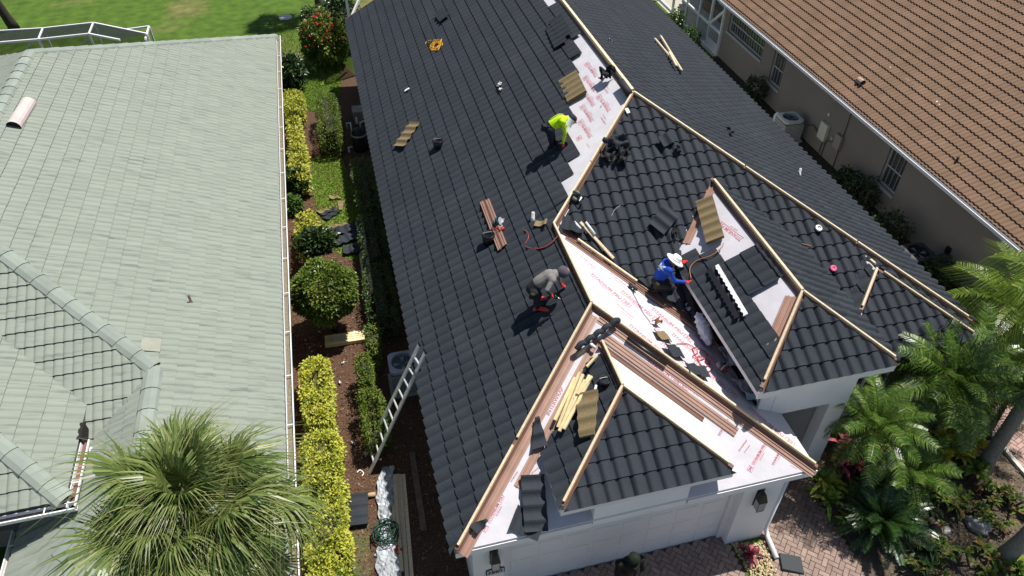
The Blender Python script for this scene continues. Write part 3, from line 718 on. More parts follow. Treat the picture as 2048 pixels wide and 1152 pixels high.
# one replaced tile of a warmer colour
P = hit(305, 694, PLL)
MB().prism([(P.x - .16, P.y - .17, zp(PLL, P.x - .16, 0) + .058), (P.x + .15, P.y - .17, zp(PLL, P.x + .15, 0) + .066), (P.x + .15, P.y + .17, zp(PLL, P.x + .15, 0) + .066), (P.x - .16, P.y + .17, zp(PLL, P.x - .16, 0) + .058)],
           [(P.x - .16, P.y - .17, zp(PLL, P.x - .16, 0) + .066), (P.x + .15, P.y - .17, zp(PLL, P.x + .15, 0) + .074), (P.x + .15, P.y + .17, zp(PLL, P.x + .15, 0) + .074), (P.x - .16, P.y + .17, zp(PLL, P.x - .16, 0) + .066)]).build('replaced_tile', mat('buff_tile', (.285, .29, .235), .9, n=(6, .1)), lroof)
# hip and ridge cap tiles, each its own piece
def caps(a, b, parent, m, step=.40, wd=.165, ht=.085, lift=.01, nm='cap_tile', up=True):
    a = Vector(a); b = Vector(b); d = (b - a); n = max(1, int(d.length / step)); d.normalize()
    if d.z < -1e-3 or not up: a, b, d = b, a, -d
    L = (b - a).length / n
    sx = d.cross(Vector((0, 0, 1))).normalized(); uz = sx.cross(d)
    for i in range(n):
        mb = MB(); p0 = a + d * (i * L); p1 = a + d * ((i + 1) * L + .04); k = 5; R = []
        for p, s, l in ((p0, 1.0, .016), (p1, .985, 0)):
            R.append([p + sx * (wd * s * math.cos(math.pi * j / k)) + uz * (ht * s * math.sin(math.pi * j / k) + l + lift - .05) for j in range(k + 1)])
        V = R[0] + R[1] + [q - uz * .02 for q in R[0]]; F = []
        for j in range(k): F.append([j, j + 1, k + 2 + j, k + 1 + j]); F.append([2 * k + 2 + j, 2 * k + 3 + j, j + 1, j])
        o = part(nm, V, F, m, parent, False, random.random()); o.data.materials.append(mat('dark_tile_butt', (.045, .055, .045), .95)); o.data.polygons.foreach_set('material_index', np.array([0, 1] * k, np.int32))  # cap ends take the same darker edge colour
for a, b in (((LX, LYB, LZ), (LRX, LYR0, LRZ)), ((LRX, LYR1, LRZ), (LRX, LYR0, LRZ)), ((QXM, QYV + .05, QZ), (LRX, LYR1, LRZ)), ((QXM, QYA, QZ), (QXM, QYV, QZ)),
             ((LX, QY0, LZ), (QXM, QYA, QZ)), ((QX0, QY0, LZ), (QXM, QYA, QZ)), ((SX, SY0, SZ), (SRX, SYA, SRZ)), ((SRX, SYR, SRZ), (SRX, SYA, SRZ))):
    caps(a, b, lroof, green_cap, wd=.175, ht=.11)
# gutters
def gutter(a, b, out, parent, m_in, nm='gutter', wd=.13, ht=.11, brackets=1.0, m=gutw):
    a = Vector(a); b = Vector(b); d = (b - a).normalized(); o = Vector(out)
    z = Vector((0, 0, 1))
    prof = [(0, 0), (0, -ht), (wd * .8, -ht), (wd, -ht * .3), (wd, 0), (wd - .022, 0), (wd - .022, -ht * .3), (wd * .75, -ht + .02), (.012, -ht + .02), (.012, 0)]
    mb = MB(); n = len(prof); P = [[p + o * x + z * h for x, h in prof] for p in (a, b)]
    for i in range(n): mb.poly([P[0][i], P[0][(i + 1) % n], P[1][(i + 1) % n], P[1][i]])
    mb.poly(P[0]); mb.poly(P[1][::-1]); g = mb.build(nm, m, parent)
    fl = MB().poly([a + o * .013 + z * (-ht + .035), b + o * .013 + z * (-ht + .035), b + o * (wd - .03) + z * (-ht + .035), a + o * (wd - .03) + z * (-ht + .035)]); fl.build('gutter_bed', m_in, g)
    k = int((b - a).length / brackets)
    for i in range(k):
        p = a + d * ((i + .5) * brackets); MB().beam(p + o * .004 + z * .002, p + o * (wd - .004) + z * .002, .02, .004).build('gutter_strap', gutw, g)
gutter((LX + .02, QY0 - .1, LZ - .02), (LX + .02, LYB + .1, LZ - .02), (1, 0, 0), lhouse, mud, wd=.145, brackets=1.25)
gutter((SX + .015, SY0 - .1, SZ - .03), (SX + .015, SYV - .75, SZ - .03), (1, 0, 0), lhouse, redbrown, wd=.14, brackets=.9)
gutter((SX + .15, SY0 - .02, SZ - .03), (-10, SY0 - .02, SZ - .03), (0, -1, 0), lhouse, mat('gutter_black', (.015, .013, .012), .8), wd=.14, brackets=.9)
gutter((QX0 - .02, LFY + .1, LZ - .02), (QX0 - .02, QY0, LZ - .02), (-1, 0, 0), lhouse, mud, brackets=.8)
gutter((QX0, QY0 - .02, LZ - .02), (LX, QY0 - .02, LZ - .02), (0, -1, 0), lhouse, mud, brackets=.9)
sp = MB().tube([(SX + .1, SYV - .8, SZ - .2), (SX + .16, SYV - .95, SZ - .5), (SX + .16, SYV - 1.05, SZ - .62)], .045, 8).build('downspout', gutw, lhouse, True)
sp = MB().tube([(LX + .09, 25.9, LZ - .12), (LX + .09, 25.7, 2.1), (LX - .2, 25.5, 1.9), (LX - .2, 25.4, .3), (LX + .1, 25.25, .15)], .05, 8).build('downspout', gutw, lhouse, True)
blk = MB().box(SX - .02, SX + .05, SYV - .78, SYV - .42, SZ - .3, SZ + .06).build('flashing_end', dark, lhouse)
# walls
wl = MB()
wl.box(LX - .6, LX - .4, QY0 + .6, LYB - .5, 0, 2.38); wl.box(QX0 + .4, LX - .6, QY0 + .6, QY0 + .8, 0, 2.38); wl.box(QX0 + .4, QX0 + .6, QY0 + .8, LFY + 1.5, 0, 2.38)
wl.box(LLX + .4, LX - .4, LYB - .5, LYB - .3, 0, 2.38); wl.box(LLX + .4, QX0 + .6, 9.5, 9.7, 0, 3.0)
wl.build('wall', taupe, lhouse)
sw = MB(); sw.box(SX - .45, SX - .3, SY0 + .4, 9.5, 2.2, SZ - .1); sw.box(-10, SX - .45, SY0 + .4, SY0 + .6, 2.3, SZ - .1); sw.box(SX - .55, SX - .3, SY0 + .4, SY0 + .65, 0, 2.2); sw.build('entry_wall', taupe, lhouse)
MB().box(-10, SX + .01, SY0, SYV - .8, SZ - .17, SZ - .14).build('soffit', gutw, lhouse)
MB().box(LX - .4, LX + .015, QY0, LYB, LZ - .2, LZ - .17).build('soffit', gutw, lhouse)
# the roof vent hood and a plumbing pipe
P0 = hit(27, 258, PLL); P1 = hit(58, 208, PLL)
d = (P1 - P0).normalized(); u_ = Vector((K, 0, 1)).normalized(); s_ = d.cross(u_)
mb = MB(); k = 8; R = [[p + s_ * (.16 * math.cos(math.pi * j / k)) + u_ * (.02 + .17 * math.sin(math.pi * j / k) ** .8) for j in range(k + 1)] for p in (P0, P1)]
for j in range(k): mb.poly([R[0][j], R[0][j + 1], R[1][j + 1], R[1][j]])
mb.poly(R[1]); vent = mb.build('roof_vent', mat('pinkish_white_metal', (.55, .46, .44), .6, n=(5, .08)), lroof)
P0b = [p + d * .05 for p in R[0]]
MB().poly(P0b).build('vent_grille', dark, vent)
P = hit(383, 606, PLL); MB().lathe([(.04, -.03), (.035, .03), (.026, .03), (.026, .2), (.0, .2)], P, 10).build('plumbing_pipe', mat('brown_pipe', (.09, .06, .05), .7), lroof, True)

# ================================================================== the tan-tiled house on the right
GXR, GZR = 15.15, 2.45
rhouse = empty('house', (0, 0, 0), 'neighbour house with tan tile roof and taupe stucco wall', 'house')
RZ = lambda x: GZR + K * (x - GXR)
RY0, RY1 = 3.0, 26.7; RTX = 21.6
mb = MB(); slab(mb, [(GXR, RY0, GZR), (RTX, RY0, RZ(RTX)), (RTX, RY1 + 9, RZ(RTX)), (GXR + 4, RY1 + 9, RZ(GXR + 4)), (GXR, RY1, GZR)][::1], .06)
slab(mb, [(RTX, RY0, RZ(RTX)), (2 * RTX - GXR, RY0, GZR), (2 * RTX - GXR, RY1 + 9, GZR), (RTX, RY1 + 9, RZ(RTX))], .06)
rroof = mb.build('roof', ldeck, rhouse)
frr = frame((GXR, 40, GZR), (GXR, 0, GZR), (RTX, 40, RZ(RTX)))
KR = dict(ex=.308, wave=.15, nw=2, prof=prof_s, seg=6, lift=.034, thick=.03, stagger=0, jit=.004)
yv = 8.6
pcs = tile_pieces(frr, [[(GXR, yv, GZR), (RTX, yv, RZ(RTX)), (RTX, RY1 + 6, RZ(RTX)), (GXR + 2.5, RY1 + 6, RZ(GXR + 2.5)), (GXR, RY1, GZR)]], t0=.09, **KR)
print('right pieces', len(pcs))
tile_objects('roof_tile', pcs, tan_tile, rroof, 300)
gutter((GXR + .01, RY1, GZR - .0), (GXR + .01, RY0, GZR - .0), (-1, 0, 0), rhouse, dark, wd=.12, brackets=30)
MB().box(GXR + .0, GXR + .4, RY0, RY1, GZR - .17, GZR - .14).build('soffit', gutw, rhouse)
RWX = 15.52
# wall with window openings
W1 = (atx(1525, 165, RWX), ); 
def wy(u, v): p = atx(u, v, RWX); return p.y, p.z
wins = [(21.75, 22.55, .78, 2.02), (14.86, 15.66, .78, 2.02), (23.3, 26.1, 1.25, 2.05)]
mb = MB(); ys = sorted([RY0] + [q for w_ in wins for q in w_[:2]] + [26.45])
for a, b in zip(ys[:-1], ys[1:]):
    wn = [w_ for w_ in wins if abs(w_[0] - a) < 1e-6]
    if wn: mb.box(RWX, RWX + .2, a, b, 0, wn[0][2]); mb.box(RWX, RWX + .2, a, b, wn[0][3], 2.4)
    else: mb.box(RWX, RWX + .2, a, b, 0, 2.4)
mb.box(RWX + .2, 27, 26.25, 26.45, 0, 2.4)
mb.build('wall', taupe, rhouse)
for a, b, z0, z1 in wins:
    wn = MB().box(RWX + .12, RWX + .14, a, b, z0, z1).build('window', glass, rhouse)
    f = MB(); f.box(RWX + .07, RWX + .118, a, a + .05, z0, z1); f.box(RWX + .07, RWX + .118, b - .05, b, z0, z1); f.box(RWX + .07, RWX + .118, a + .05, b - .05, z0, z0 + .05); f.box(RWX + .07, RWX + .118, a + .05, b - .05, z1 - .05, z1)
    f.box(RWX + .08, RWX + .118, a + .05, b - .05, (z0 + z1) / 2 - .02, (z0 + z1) / 2 + .02); f.build('window_frame', mat('grey_frame', (.45, .45, .43), .6), wn)
    n_ = 4 if b - a < 1 else 14
    for i in range(1, n_): MB().box(RWX + .09, RWX + .117, a + (b - a) * i / n_ - .008, a + (b - a) * i / n_ + .008, z0 + .05, z1 - .05).build('muntin', mat('grey_muntin', (.34, .34, .32), .6), wn)
    MB().box(RWX - .05, RWX - .001, a - .05, b + .05, z0 - .09, z0).build('window_sill', mat('sill_taupe', (.42, .40, .38), .8), wn)
# meter box, cable box, conduits and flood light, fixed to the wall
bm_ = mat('pale_box', (.62, .62, .48), .6)
def wallbox(u0, v0, hw, hh, dp, nm, m):
    p = atx(u0, v0, RWX); o = MB().box(RWX - dp, RWX - .001, p.y - hw, p.y + hw, p.z - hh, p.z + hh).build(nm, m, rhouse); bevel(o, .012, 1); return p
pA = wallbox(1651, 262, .2, .30, .14, 'meter_box', bm_); pB = wallbox(1680, 283, .17, .24, .13, 'cable_box', mat('taupe_box', (.31, .27, .22), .8))
wallbox(1668, 277, .05, .06, .1, 'meter_dial', mat('grey_glass', (.4, .4, .4), .2)); wallbox(1659, 229, .04, .05, .05, 'wall_light', white)
cond = mat('dark_conduit', (.05, .045, .04), .7)
for (y, z0, z1) in ((pA.y - .05, 0, pA.z - .3), (pA.y - .2, 0, pA.z - .28), (pB.y - .1, 0, 2.35)):
    MB().tube([(RWX - .03, y, z0), (RWX - .03, y, z1)], .014, 6).build('conduit', cond, rhouse)
MB().tube([(RWX - .03, pA.y + .15, pA.z - .25), (RWX - .05, pA.y + .6, .75), (RWX - .1, pA.y + 1.0, .55)], .016, 6).build('conduit', cond, rhouse)
MB().tube([(RWX - .03, pA.y - .1, pA.z - .3), (RWX - .05, pB.y + .25, pB.z - .15), (RWX - .03, pB.y, pB.z - .3)], .012, 6).build('conduit', cond, rhouse)
p = atx(1898, 500, RWX); MB().box(RWX - .07, RWX - .001, p.y - .07, p.y + .07, p.z - .1, p.z + .1).build('outlet_box', black, rhouse)
MB().tube([(RWX - .04, p.y, p.z - .1), (RWX - .05, p.y + .2, .35), (RWX - .1, p.y + .4, .2)], .013, 6).build('conduit', cond, rhouse)
p = atx(1950, 562, RWX); MB().tube([(RWX - .02, p.y, p.z), (RWX - .02, p.y - .02, .05)], .012, 6).build('conduit', cond, rhouse)
MB().box(RWX - .05, RWX - .001, p.y - .06, p.y + .1, p.z - .05, p.z + .1).build('outlet_box', mat('taupe_box', (.3, .26, .22)), rhouse)
# roof: goose-neck vent and pipe
PLR = (K, 0, GZR - K * GXR)
P = hit(1722, 168, PLR); s_ = Vector((0, 1, 0)); u_ = Vector((-K, 0, 1)).normalized()
mb = MB(); k = 10
R = [[P + s_ * yy + u_ * (.10 + .10 * math.cos(2 * math.pi * j / k)) + Vector((1, 0, K)).normalized() * (.10 * math.sin(2 * math.pi * j / k)) for j in range(k)] for yy in (-.12, .14)]
for j in range(k): mb.poly([R[0][j], R[0][(j + 1) % k], R[1][(j + 1) % k], R[1][j]])
mb.poly(R[1]); rv = mb.build('roof_vent', mat('tan_metal', (.40, .29, .23), .6), rroof)
MB().poly([q + s_ * .02 for q in R[0]]).build('vent_mouth', dark, rv)
P = hit(1912, 325, PLR); MB().lathe([(.035, -.03), (.035, .18), (.03, .18), (.0, .16)], P, 10).build('plumbing_pipe', cond, rroof, True)
spl = mat('bird_lime', (.75, .72, .66), .8)
for (u, v) in ((1778, 137), (1812, 162), (1826, 170), (1870, 205), (1876, 211)):
    p = hit(u, v, PLR, .055); k = 7; MB().poly([p + Vector((r_ * math.cos(t) * .6, r_ * math.sin(t) * 1.4, r_ * math.cos(t) * .6 * K)) for t, r_ in [(2 * math.pi * j / k, random.uniform(.025, .06)) for j in range(k)]]).build('bird_lime_spot', spl, rroof)
# ================================================================== ground
def sheet(name, pts, m, z, kind='structure'):
    o = part(name, [(p[0], p[1], z) for p in pts], [list(range(len(pts)))], m); o['kind'] = kind; return o
grassm = mat('lawn_grass', (.066, .122, .012), .95, n=(2.2, .30), bump=(60, .9), col2=(.17, .15, .055), c2=(.22, .54, .72), detail=6)
lawnm = mat('patch_grass', (.12, .21, .02), .95, n=(9, .3), bump=(80, .9), col2=(.20, .165, .07), c2=(1.4, .52, .72), detail=6)
mulchm = mat('mulch', (.088, .048, .029), .95, n=(28, .55), bump=(45, 1.0), col2=(.13, .085, .055), c2=(16, .55, .75))
soilm = mat('soil', (.105, .082, .06), .95, n=(16, .4), bump=(45, 1.0), col2=(.17, .135, .095), c2=(2.5, .5, .7))
sheet('ground', [(-150, -60), (160, -60), (160, 240), (-150, 240)], grassm, 0)
sheet('bounce_sheet', [(-60, -24), (70, -24), (70, 2.6), (-60, 2.6)], mat('bounce_sheet_grey', (.30, .30, .30), .9, n=(1.2, .1)), .003)  # unseen grey sheet, added so light bounced onto the garage front stays neutral
sheet('mulch_bed', [(-2.9, 4.5), (1.0, 4.5), (1.0, 27), (.1, 29.5), (-.4, 25.5), (-1.2, 25.8), (-2.9, 26.6)], mulchm, .004)
patch = [at(*q) for q in ((622, 322), (640, 312), (682, 311), (722, 430), (738, 520), (700, 520), (665, 500), (640, 440), (624, 380))]
sheet('lawn', patch, lawnm, .008)
strip_ = [at(*q) for q in ((705, 1010), (735, 1000), (742, 1152), (700, 1152))]
sheet('lawn', strip_, mat('thin_grass', (.085, .10, .03), .95, n=(20, .5), bump=(60, 1), col2=(.10, .07, .045), c2=(6, .4, .6)), .008)
sheet('planting_bed', [(12.2, 8.35), (8.45, 8.35), (8.5, 7.3), (8.2, 6.5), (8.3, 5.6), (8.0, 4.2), (14, 4.2), (13.6, 7.4), (13.3, 8.6)], soilm, .004)
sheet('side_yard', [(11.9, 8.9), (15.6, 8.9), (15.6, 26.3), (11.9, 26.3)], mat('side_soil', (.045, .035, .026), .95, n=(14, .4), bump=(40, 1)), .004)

# rear lawn patches of scorched grass and the pale lid of a valve box
lid = MB(); P = at(571, 36); lid.lathe([(.30, .012), (.29, .05), (.27, .055), (0, .06)], P, 28)
o = lid.build('valve_box_lid', mat('pale_concrete', (.5, .52, .5), .8, n=(8, .1)), None, True); tag(o, 'round pale concrete lid set in the rear lawn', 'utility lid')
# mulch chips and grass blades: real pieces too small to pick apart
def chips(name, n, region, size, m, z=.01, lab=None):
    V = np.zeros((n, 4, 3)); x0, x1, y0, y1 = region
    c = np.stack([rng.uniform(x0, x1, n), rng.uniform(y0, y1, n), rng.uniform(z, z + .02, n)], 1)
    a = rng.uniform(0, math.pi, n); L = rng.uniform(.4, 1, n) * size; W = L * rng.uniform(.2, .5, n); tilt = rng.uniform(-.5, .5, n)
    for k, (i, j) in enumerate(((-1, -1), (1, -1), (1, 1), (-1, 1))):
        V[:, k, 0] = c[:, 0] + np.cos(a) * L * i / 2 - np.sin(a) * W * j / 2
        V[:, k, 1] = c[:, 1] + np.sin(a) * L * i / 2 + np.cos(a) * W * j / 2
        V[:, k, 2] = c[:, 2] + tilt * L * i / 2 * .6
    o = fast_quads(name, V, m, rng.uniform(0, 1, n)); tag(o, lab, 'ground cover', kind='stuff'); return o
def fast_quads(name, V, m, rnd=None, parent=None):
    """V (n,k,3) polygons of k corners"""
    n, k = V.shape[:2]; me = bpy.data.meshes.new(name)
    me.vertices.add(n * k); me.vertices.foreach_set('co', V.reshape(-1).astype(np.float32))
    me.loops.add(n * k); me.loops.foreach_set('vertex_index', np.arange(n * k, dtype=np.int32))
    me.polygons.add(n); me.polygons.foreach_set('loop_start', np.arange(0, n * k, k, dtype=np.int32)); me.polygons.foreach_set('loop_total', np.full(n, k, np.int32))
    me.materials.append(m)
    if rnd is not None:
        a = me.attributes.new('rnd', 'FLOAT', 'FACE'); a.data.foreach_set('value', np.asarray(rnd, np.float32))
    me.update(calc_edges=True); me.validate()
    return obj(name, me, parent)
chipm = ramp_mat('mulch_chip', [(.05, .026, .016), (.10, .054, .032), (.19, .105, .06), (.28, .18, .11)], .95, 0, .1)
chips('mulch_chips', 9000, (-2.7, .8, 6, 24.8), .075, chipm, lab='brown wood mulch chips covering the side bed')
chips('leaf_litter', 3500, (8.6, 13.2, 4.3, 8.2), .07, ramp_mat('litter', [(.05, .035, .025), (.12, .09, .06), (.2, .15, .1), (.26, .2, .14)], .95, 0, .1), lab='dry leaf litter over the front planting bed')
def pt_in(poly, x, y):
    r = False; n = len(poly)
    for i in range(n):
        a, b = poly[i], poly[(i + 1) % n]
        if (a[1] > y) != (b[1] > y) and x < (b[0] - a[0]) * (y - a[1]) / (b[1] - a[1]) + a[0]: r = not r
    return r
def blades(name, n, box, h, m, poly=None, lab=None, fade=False):
    x = rng.uniform(box[0], box[1], n); y = rng.uniform(box[2], box[3], n)
    if poly:
        k = np.array([pt_in(poly, a, b) for a, b in zip(x, y)])
        if fade: k &= rng.random(n) < np.clip((35.5 - y) / 7, 0, 1) * np.clip((x + 4) / 1.5, 0, 1)
        x = x[k]; y = y[k]; n = len(x)
    V = np.zeros((n, 3, 3)); a = rng.uniform(0, 2 * math.pi, n); hh = h * rng.uniform(.5, 1.2, n); w = .012 + .01 * rng.random(n); l = rng.normal(0, .5, (n, 2)) * hh[:, None]
    V[:, 0, 0] = x - np.cos(a) * w; V[:, 0, 1] = y - np.sin(a) * w; V[:, 1, 0] = x + np.cos(a) * w; V[:, 1, 1] = y + np.sin(a) * w
    V[:, 0, 2] = V[:, 1, 2] = .005; V[:, 2, 0] = x + l[:, 0]; V[:, 2, 1] = y + l[:, 1]; V[:, 2, 2] = hh
    o = fast_quads(name, V, m, rng.uniform(0, 1, n)); tag(o, lab, 'grass', kind='stuff'); return o
gbl = ramp_mat('grass_blade', [(.08, .15, .014), (.15, .27, .024), (.21, .34, .035), (.34, .34, .10)], .6, .3, .2)
blades('grass', 24000, (-2.2, 0, 15.5, 23), .055, gbl, [(p.x, p.y) for p in patch], 'short lawn grass of the small side yard patch')
blades('grass', 60000, (-4, 3.5, 25, 36), .07, gbl, [(-4, 27.3), (-.5, 25.3), (.0, 28), (.4, 36), (-4, 36)], 'short grass of the rear lawn behind the houses', True)

# ---------------------------------------------------------------- pavers
paverm = mat('paver', (.285, .208, .172), .9, n=(9, .14), rnd=.14, bump=(60, .35))
paverp = mat('pink_paver', (.36, .245, .215), .9, n=(9, .14), rnd=.2, bump=(60, .35))
sandm = mat('joint_sand', (.10, .085, .07), .95, n=(20, .3))
def pavers(parent, m, inside, bounds, ang, L=.205, W=.10, z=.05, limit=300):
    ca_, sa_ = math.cos(ang), math.sin(ang); out = []
    for i in range(-60, 60):
        for j in range(-60, 60):
            # herringbone cell
            for (bx, by, hz) in ((0, 0, True), (0, 1, False)):
                ox = (i * 2 + j) * W + 0; oy = (-i * 2 + j) * W
                ox = W * (i * 2 + j * 1); oy = W * (j - i * 2)
                if hz: x0, x1, y0, y1 = ox, ox + 2 * W, oy, oy + W
                else: x0, x1, y0, y1 = ox, ox + W, oy + W, oy + 3 * W
                cx, cy = (x0 + x1) / 2, (y0 + y1) / 2
                X = bounds[0] + ca_ * cx - sa_ * cy; Y = bounds[1] + sa_ * cx + ca_ * cy
                if inside(X, Y): out.append((X, Y, x1 - x0 - .007, y1 - y0 - .007))
    def bm_box(lx, ly):
        c = .006; mb = MB(); mb.prism([(-lx / 2, -ly / 2, 0), (lx / 2, -ly / 2, 0), (lx / 2, ly / 2, 0), (-lx / 2, ly / 2, 0)], [(-lx / 2, -ly / 2, z - c), (lx / 2, -ly / 2, z - c), (lx / 2, ly / 2, z - c), (-lx / 2, ly / 2, z - c)])
        mb.prism([(-lx / 2, -ly / 2, z - c), (lx / 2, -ly / 2, z - c), (lx / 2, ly / 2, z - c), (-lx / 2, ly / 2, z - c)], [(-lx / 2 + c, -ly / 2 + c, z), (lx / 2 - c, -ly / 2 + c, z), (lx / 2 - c, ly / 2 - c, z), (-lx / 2 + c, ly / 2 - c, z)])
        return mb
    def score(p):
        d = RC.transposed() @ (Vector((p[0], p[1], z)) - CP); u = 1024 - FPX * d.x / d.z; v = 576 + FPX * d.y / d.z
        return -(1 if (-10 < u < 2060 and -10 < v < 1165) else 0) * 1000 + d.length
    out.sort(key=score); R = Matrix.Rotation(ang, 4, 'Z'); meshes = {}
    for X, Y, lx, ly in out[:limit]:
        key = (round(lx, 3), random.randrange(12))
        if key not in meshes: meshes[key] = bm_box(lx, ly).mesh('paver', m, rnd=random.random())
        o = obj('paver', meshes[key], parent); o.matrix_local = Matrix.Translation((X, Y, random.uniform(-.003, .002))) @ R
    V = []; F = []; RR = []
    for X, Y, lx, ly in out[limit:]:
        mb = bm_box(lx, ly); M4 = Matrix.Translation((X, Y, 0)) @ R; i = len(V); V += [tuple(M4 @ Vector(v)) for v in mb.V]; F += [[i + k for k in f] for f in mb.F]; RR += [random.random()] * len(mb.F)
    if V: o = part('paver_field', V, F, m, parent, rnd=RR); o['kind'] = 'stuff'
dpoly = [(1.2, 6.3), (1.2, -14), (7.9, -14), (8.2, 4.0), (8.25, 5.6), (8.15, 6.5), (8.4, 7.15), (8.4, 9.2), (6.75, 9.2), (6.75, 6.4), (6.62, 5.95), (6.55, 4.8), (6.05, 4.8), (5.95, 6.07), (5.87, 6.3)]
drive = sheet('driveway', dpoly, sandm, .012)
vis = lambda X, Y: pt_in(dpoly, X, Y) and not (X < 5.9 and Y < 4.9 and False) and Y > 4.6
pavers(drive, paverm, vis, (5.0, 6.0), rad(45))
wpoly = [at(*q) for q in ((1925, 755), (1960, 742), (2075, 900), (2090, 985), (2040, 925))]
wpoly = [at(*q) for q in ((1905, 735), (1945, 700), (2110, 880), (2110, 1010), (2040, 935), (1950, 825))]
walk = sheet('walkway', wpoly, sandm, .012)
pavers(walk, paverp, lambda X, Y: pt_in([(p.x, p.y) for p in wpoly], X, Y), (13.2, 7.2), rad(20))
kb = [at(*q) for q in ((1905, 735), (1950, 825), (2040, 935), (2110, 1010))]
mb = MB()
for a, b in zip(kb[:-1], kb[1:]): mb.beam((a.x - .06, a.y - .02, .0), (b.x - .06, b.y - .02, .0), .09, .09)
o = mb.build('kerb', mat('pale_concrete_kerb', (.58, .56, .50), .9, n=(9, .2))); tag(o, kind='structure')
# river-stone bed beside the garage pier
stm = ramp_mat('river_stone', [(.30, .22, .12), (.5, .4, .24), (.62, .52, .34), (.42, .3, .18)], .8, 0, .3)
V = []; F = []; RR = []
spoly = [(6.07, 4.75), (6.55, 4.8), (6.62, 5.95), (6.0, 6.06)]
sb = MB()
for i in range(1500):
    x, y = random.uniform(5.95, 6.65), random.uniform(4.75, 6.07)
    if not pt_in(spoly, x, y): continue
    r = random.uniform(.018, .042); q = Quaternion((random.random(), random.random(), random.random(), random.random())).normalized()
    i0 = len(V); zc = random.uniform(.02, .05)
    for vx in ((1, 0, 0), (-1, 0, 0), (0, .8, 0), (0, -.8, 0), (0, 0, .6), (0, 0, -.6)): V.append(tuple(q @ (Vector(vx) * r) + Vector((x, y, zc))))
    for f in ((0, 2, 4), (2, 1, 4), (1, 3, 4), (3, 0, 4), (2, 0, 5), (1, 2, 5), (3, 1, 5), (0, 3, 5)): F.append([i0 + k for k in f]); RR.append(0)
    rr = random.random(); RR[-8:] = [rr] * 8
o = part('river_stones', V, F, stm, rnd=RR, smooth=True); tag(o, 'bed of tan river stones beside the garage pier', 'gravel', kind='stuff')
P = at(1575, 1128); o = MB().prism([(P.x - .22, P.y - .12, .055), (P.x + .18, P.y - .3, .055), (P.x + .3, P.y + .05, .055), (P.x - .1, P.y + .22, .055)], [(P.x - .2, P.y - .11, .12), (P.x + .17, P.y - .28, .09), (P.x + .28, P.y + .04, .09), (P.x - .09, P.y + .2, .12)]).build('splash_block', mat('dark_slate', (.05, .055, .06), .8)); tag(o, 'dark grey splash block under the white downspout end', 'splash block'); bevel(o)

# ================================================================== plants
def leaf_mesh(name, P, D, Lh, Wd, m, rnd, parent=None, droop=.25):
    """P,D (n,3) base and direction; one folded leaf each (two triangles)"""
    n = len(P); D = D / np.linalg.norm(D, axis=1, keepdims=True)
    up = np.tile([0, 0, 1.0], (n, 1)) + rng.normal(0, .35, (n, 3)); S = np.cross(D, up); S /= np.linalg.norm(S, axis=1, keepdims=True) + 1e-9
    L = Lh[:, None]; W = Wd[:, None]
    tip = P + D * L; tip[:, 2] -= droop * Lh
    mid = P + D * L * .5
    lift = np.cross(S, D); 
    V = np.zeros((n, 2, 3, 3)); V[:, 0, 0] = P; V[:, 0, 1] = mid + S * W + lift * W * .25; V[:, 0, 2] = tip; V[:, 1, 0] = P; V[:, 1, 1] = tip; V[:, 1, 2] = mid - S * W + lift * W * .25
    return fast_quads(name, V.reshape(-1, 3, 3), m, np.repeat(rnd, 2), parent)
def rbox_points(n, x0, x1, y0, y1, z1, wob=.06, zb=.1):
    """points over the outside of a clipped hedge with an uneven surface, and outward normals"""
    A = np.array([(x1 - x0) * (y1 - y0), (y1 - y0) * z1, (y1 - y0) * z1, (x1 - x0) * z1, (x1 - x0) * z1]); k = rng.choice(5, n, p=A / A.sum())
    a = rng.random(n); b = rng.random(n); P = np.zeros((n, 3)); N = np.zeros((n, 3))
    X = lambda t: x0 + (x1 - x0) * t
    Y = lambda t: y0 + (y1 - y0) * t
    Z = lambda t: zb + (z1 - zb) * t
    for f in range(5):
        q = k == f
        if f == 0: P[q] = np.stack([X(a[q]), Y(b[q]), np.full(q.sum(), z1)], 1); N[q] = (0, 0, 1)
        elif f == 1: P[q] = np.stack([np.full(q.sum(), x0), Y(a[q]), Z(b[q])], 1); N[q] = (-1, 0, 0)
        elif f == 2: P[q] = np.stack([np.full(q.sum(), x1), Y(a[q]), Z(b[q])], 1); N[q] = (1, 0, 0)
        elif f == 3: P[q] = np.stack([X(a[q]), np.full(q.sum(), y0), Z(b[q])], 1); N[q] = (0, -1, 0)
        else: P[q] = np.stack([X(a[q]), np.full(q.sum(), y1), Z(b[q])], 1); N[q] = (0, 1, 0)
    # rounding towards the upper edges and slow bumps
    c = np.array([(x0 + x1) / 2, (y0 + y1) / 2, z1 * .55]); r = np.array([(x1 - x0) / 2, (y1 - y0) / 2, z1 * .45])
    e = np.abs((P - c) / r); e4 = (e ** 6).sum(1, keepdims=True) ** (1 / 6); P = c + (P - c) / np.maximum(e4, 1e-3)
    P[:, 2] = np.maximum(P[:, 2], .05)
    ph = rng.uniform(0, 6, 6); s = np.sin(P[:, 0] * 7 + ph[0]) * np.sin(P[:, 1] * 5 + ph[1]) + .7 * np.sin(P[:, 1] * 11 + ph[2] + P[:, 0] * 6) + .5 * np.sin(P[:, 2] * 13 + ph[3])
    P += N * (wob * s[:, None] * .6) + rng.normal(0, .025, (n, 3)) - N * np.abs(rng.normal(0, .06, (n, 1)))
    return P, N, s
twig = mat('hedge_twigs', (.035, .04, .018), .95, n=(12, .4))
ystem = mat('yellow_hedge_twigs', (.09, .085, .025), .95, n=(12, .4))
yel = ramp_mat('yellow_leaf', [(.07, .12, .015), (.24, .29, .04), (.52, .53, .06), (.66, .65, .13), (.58, .58, .09)], .45, .25)
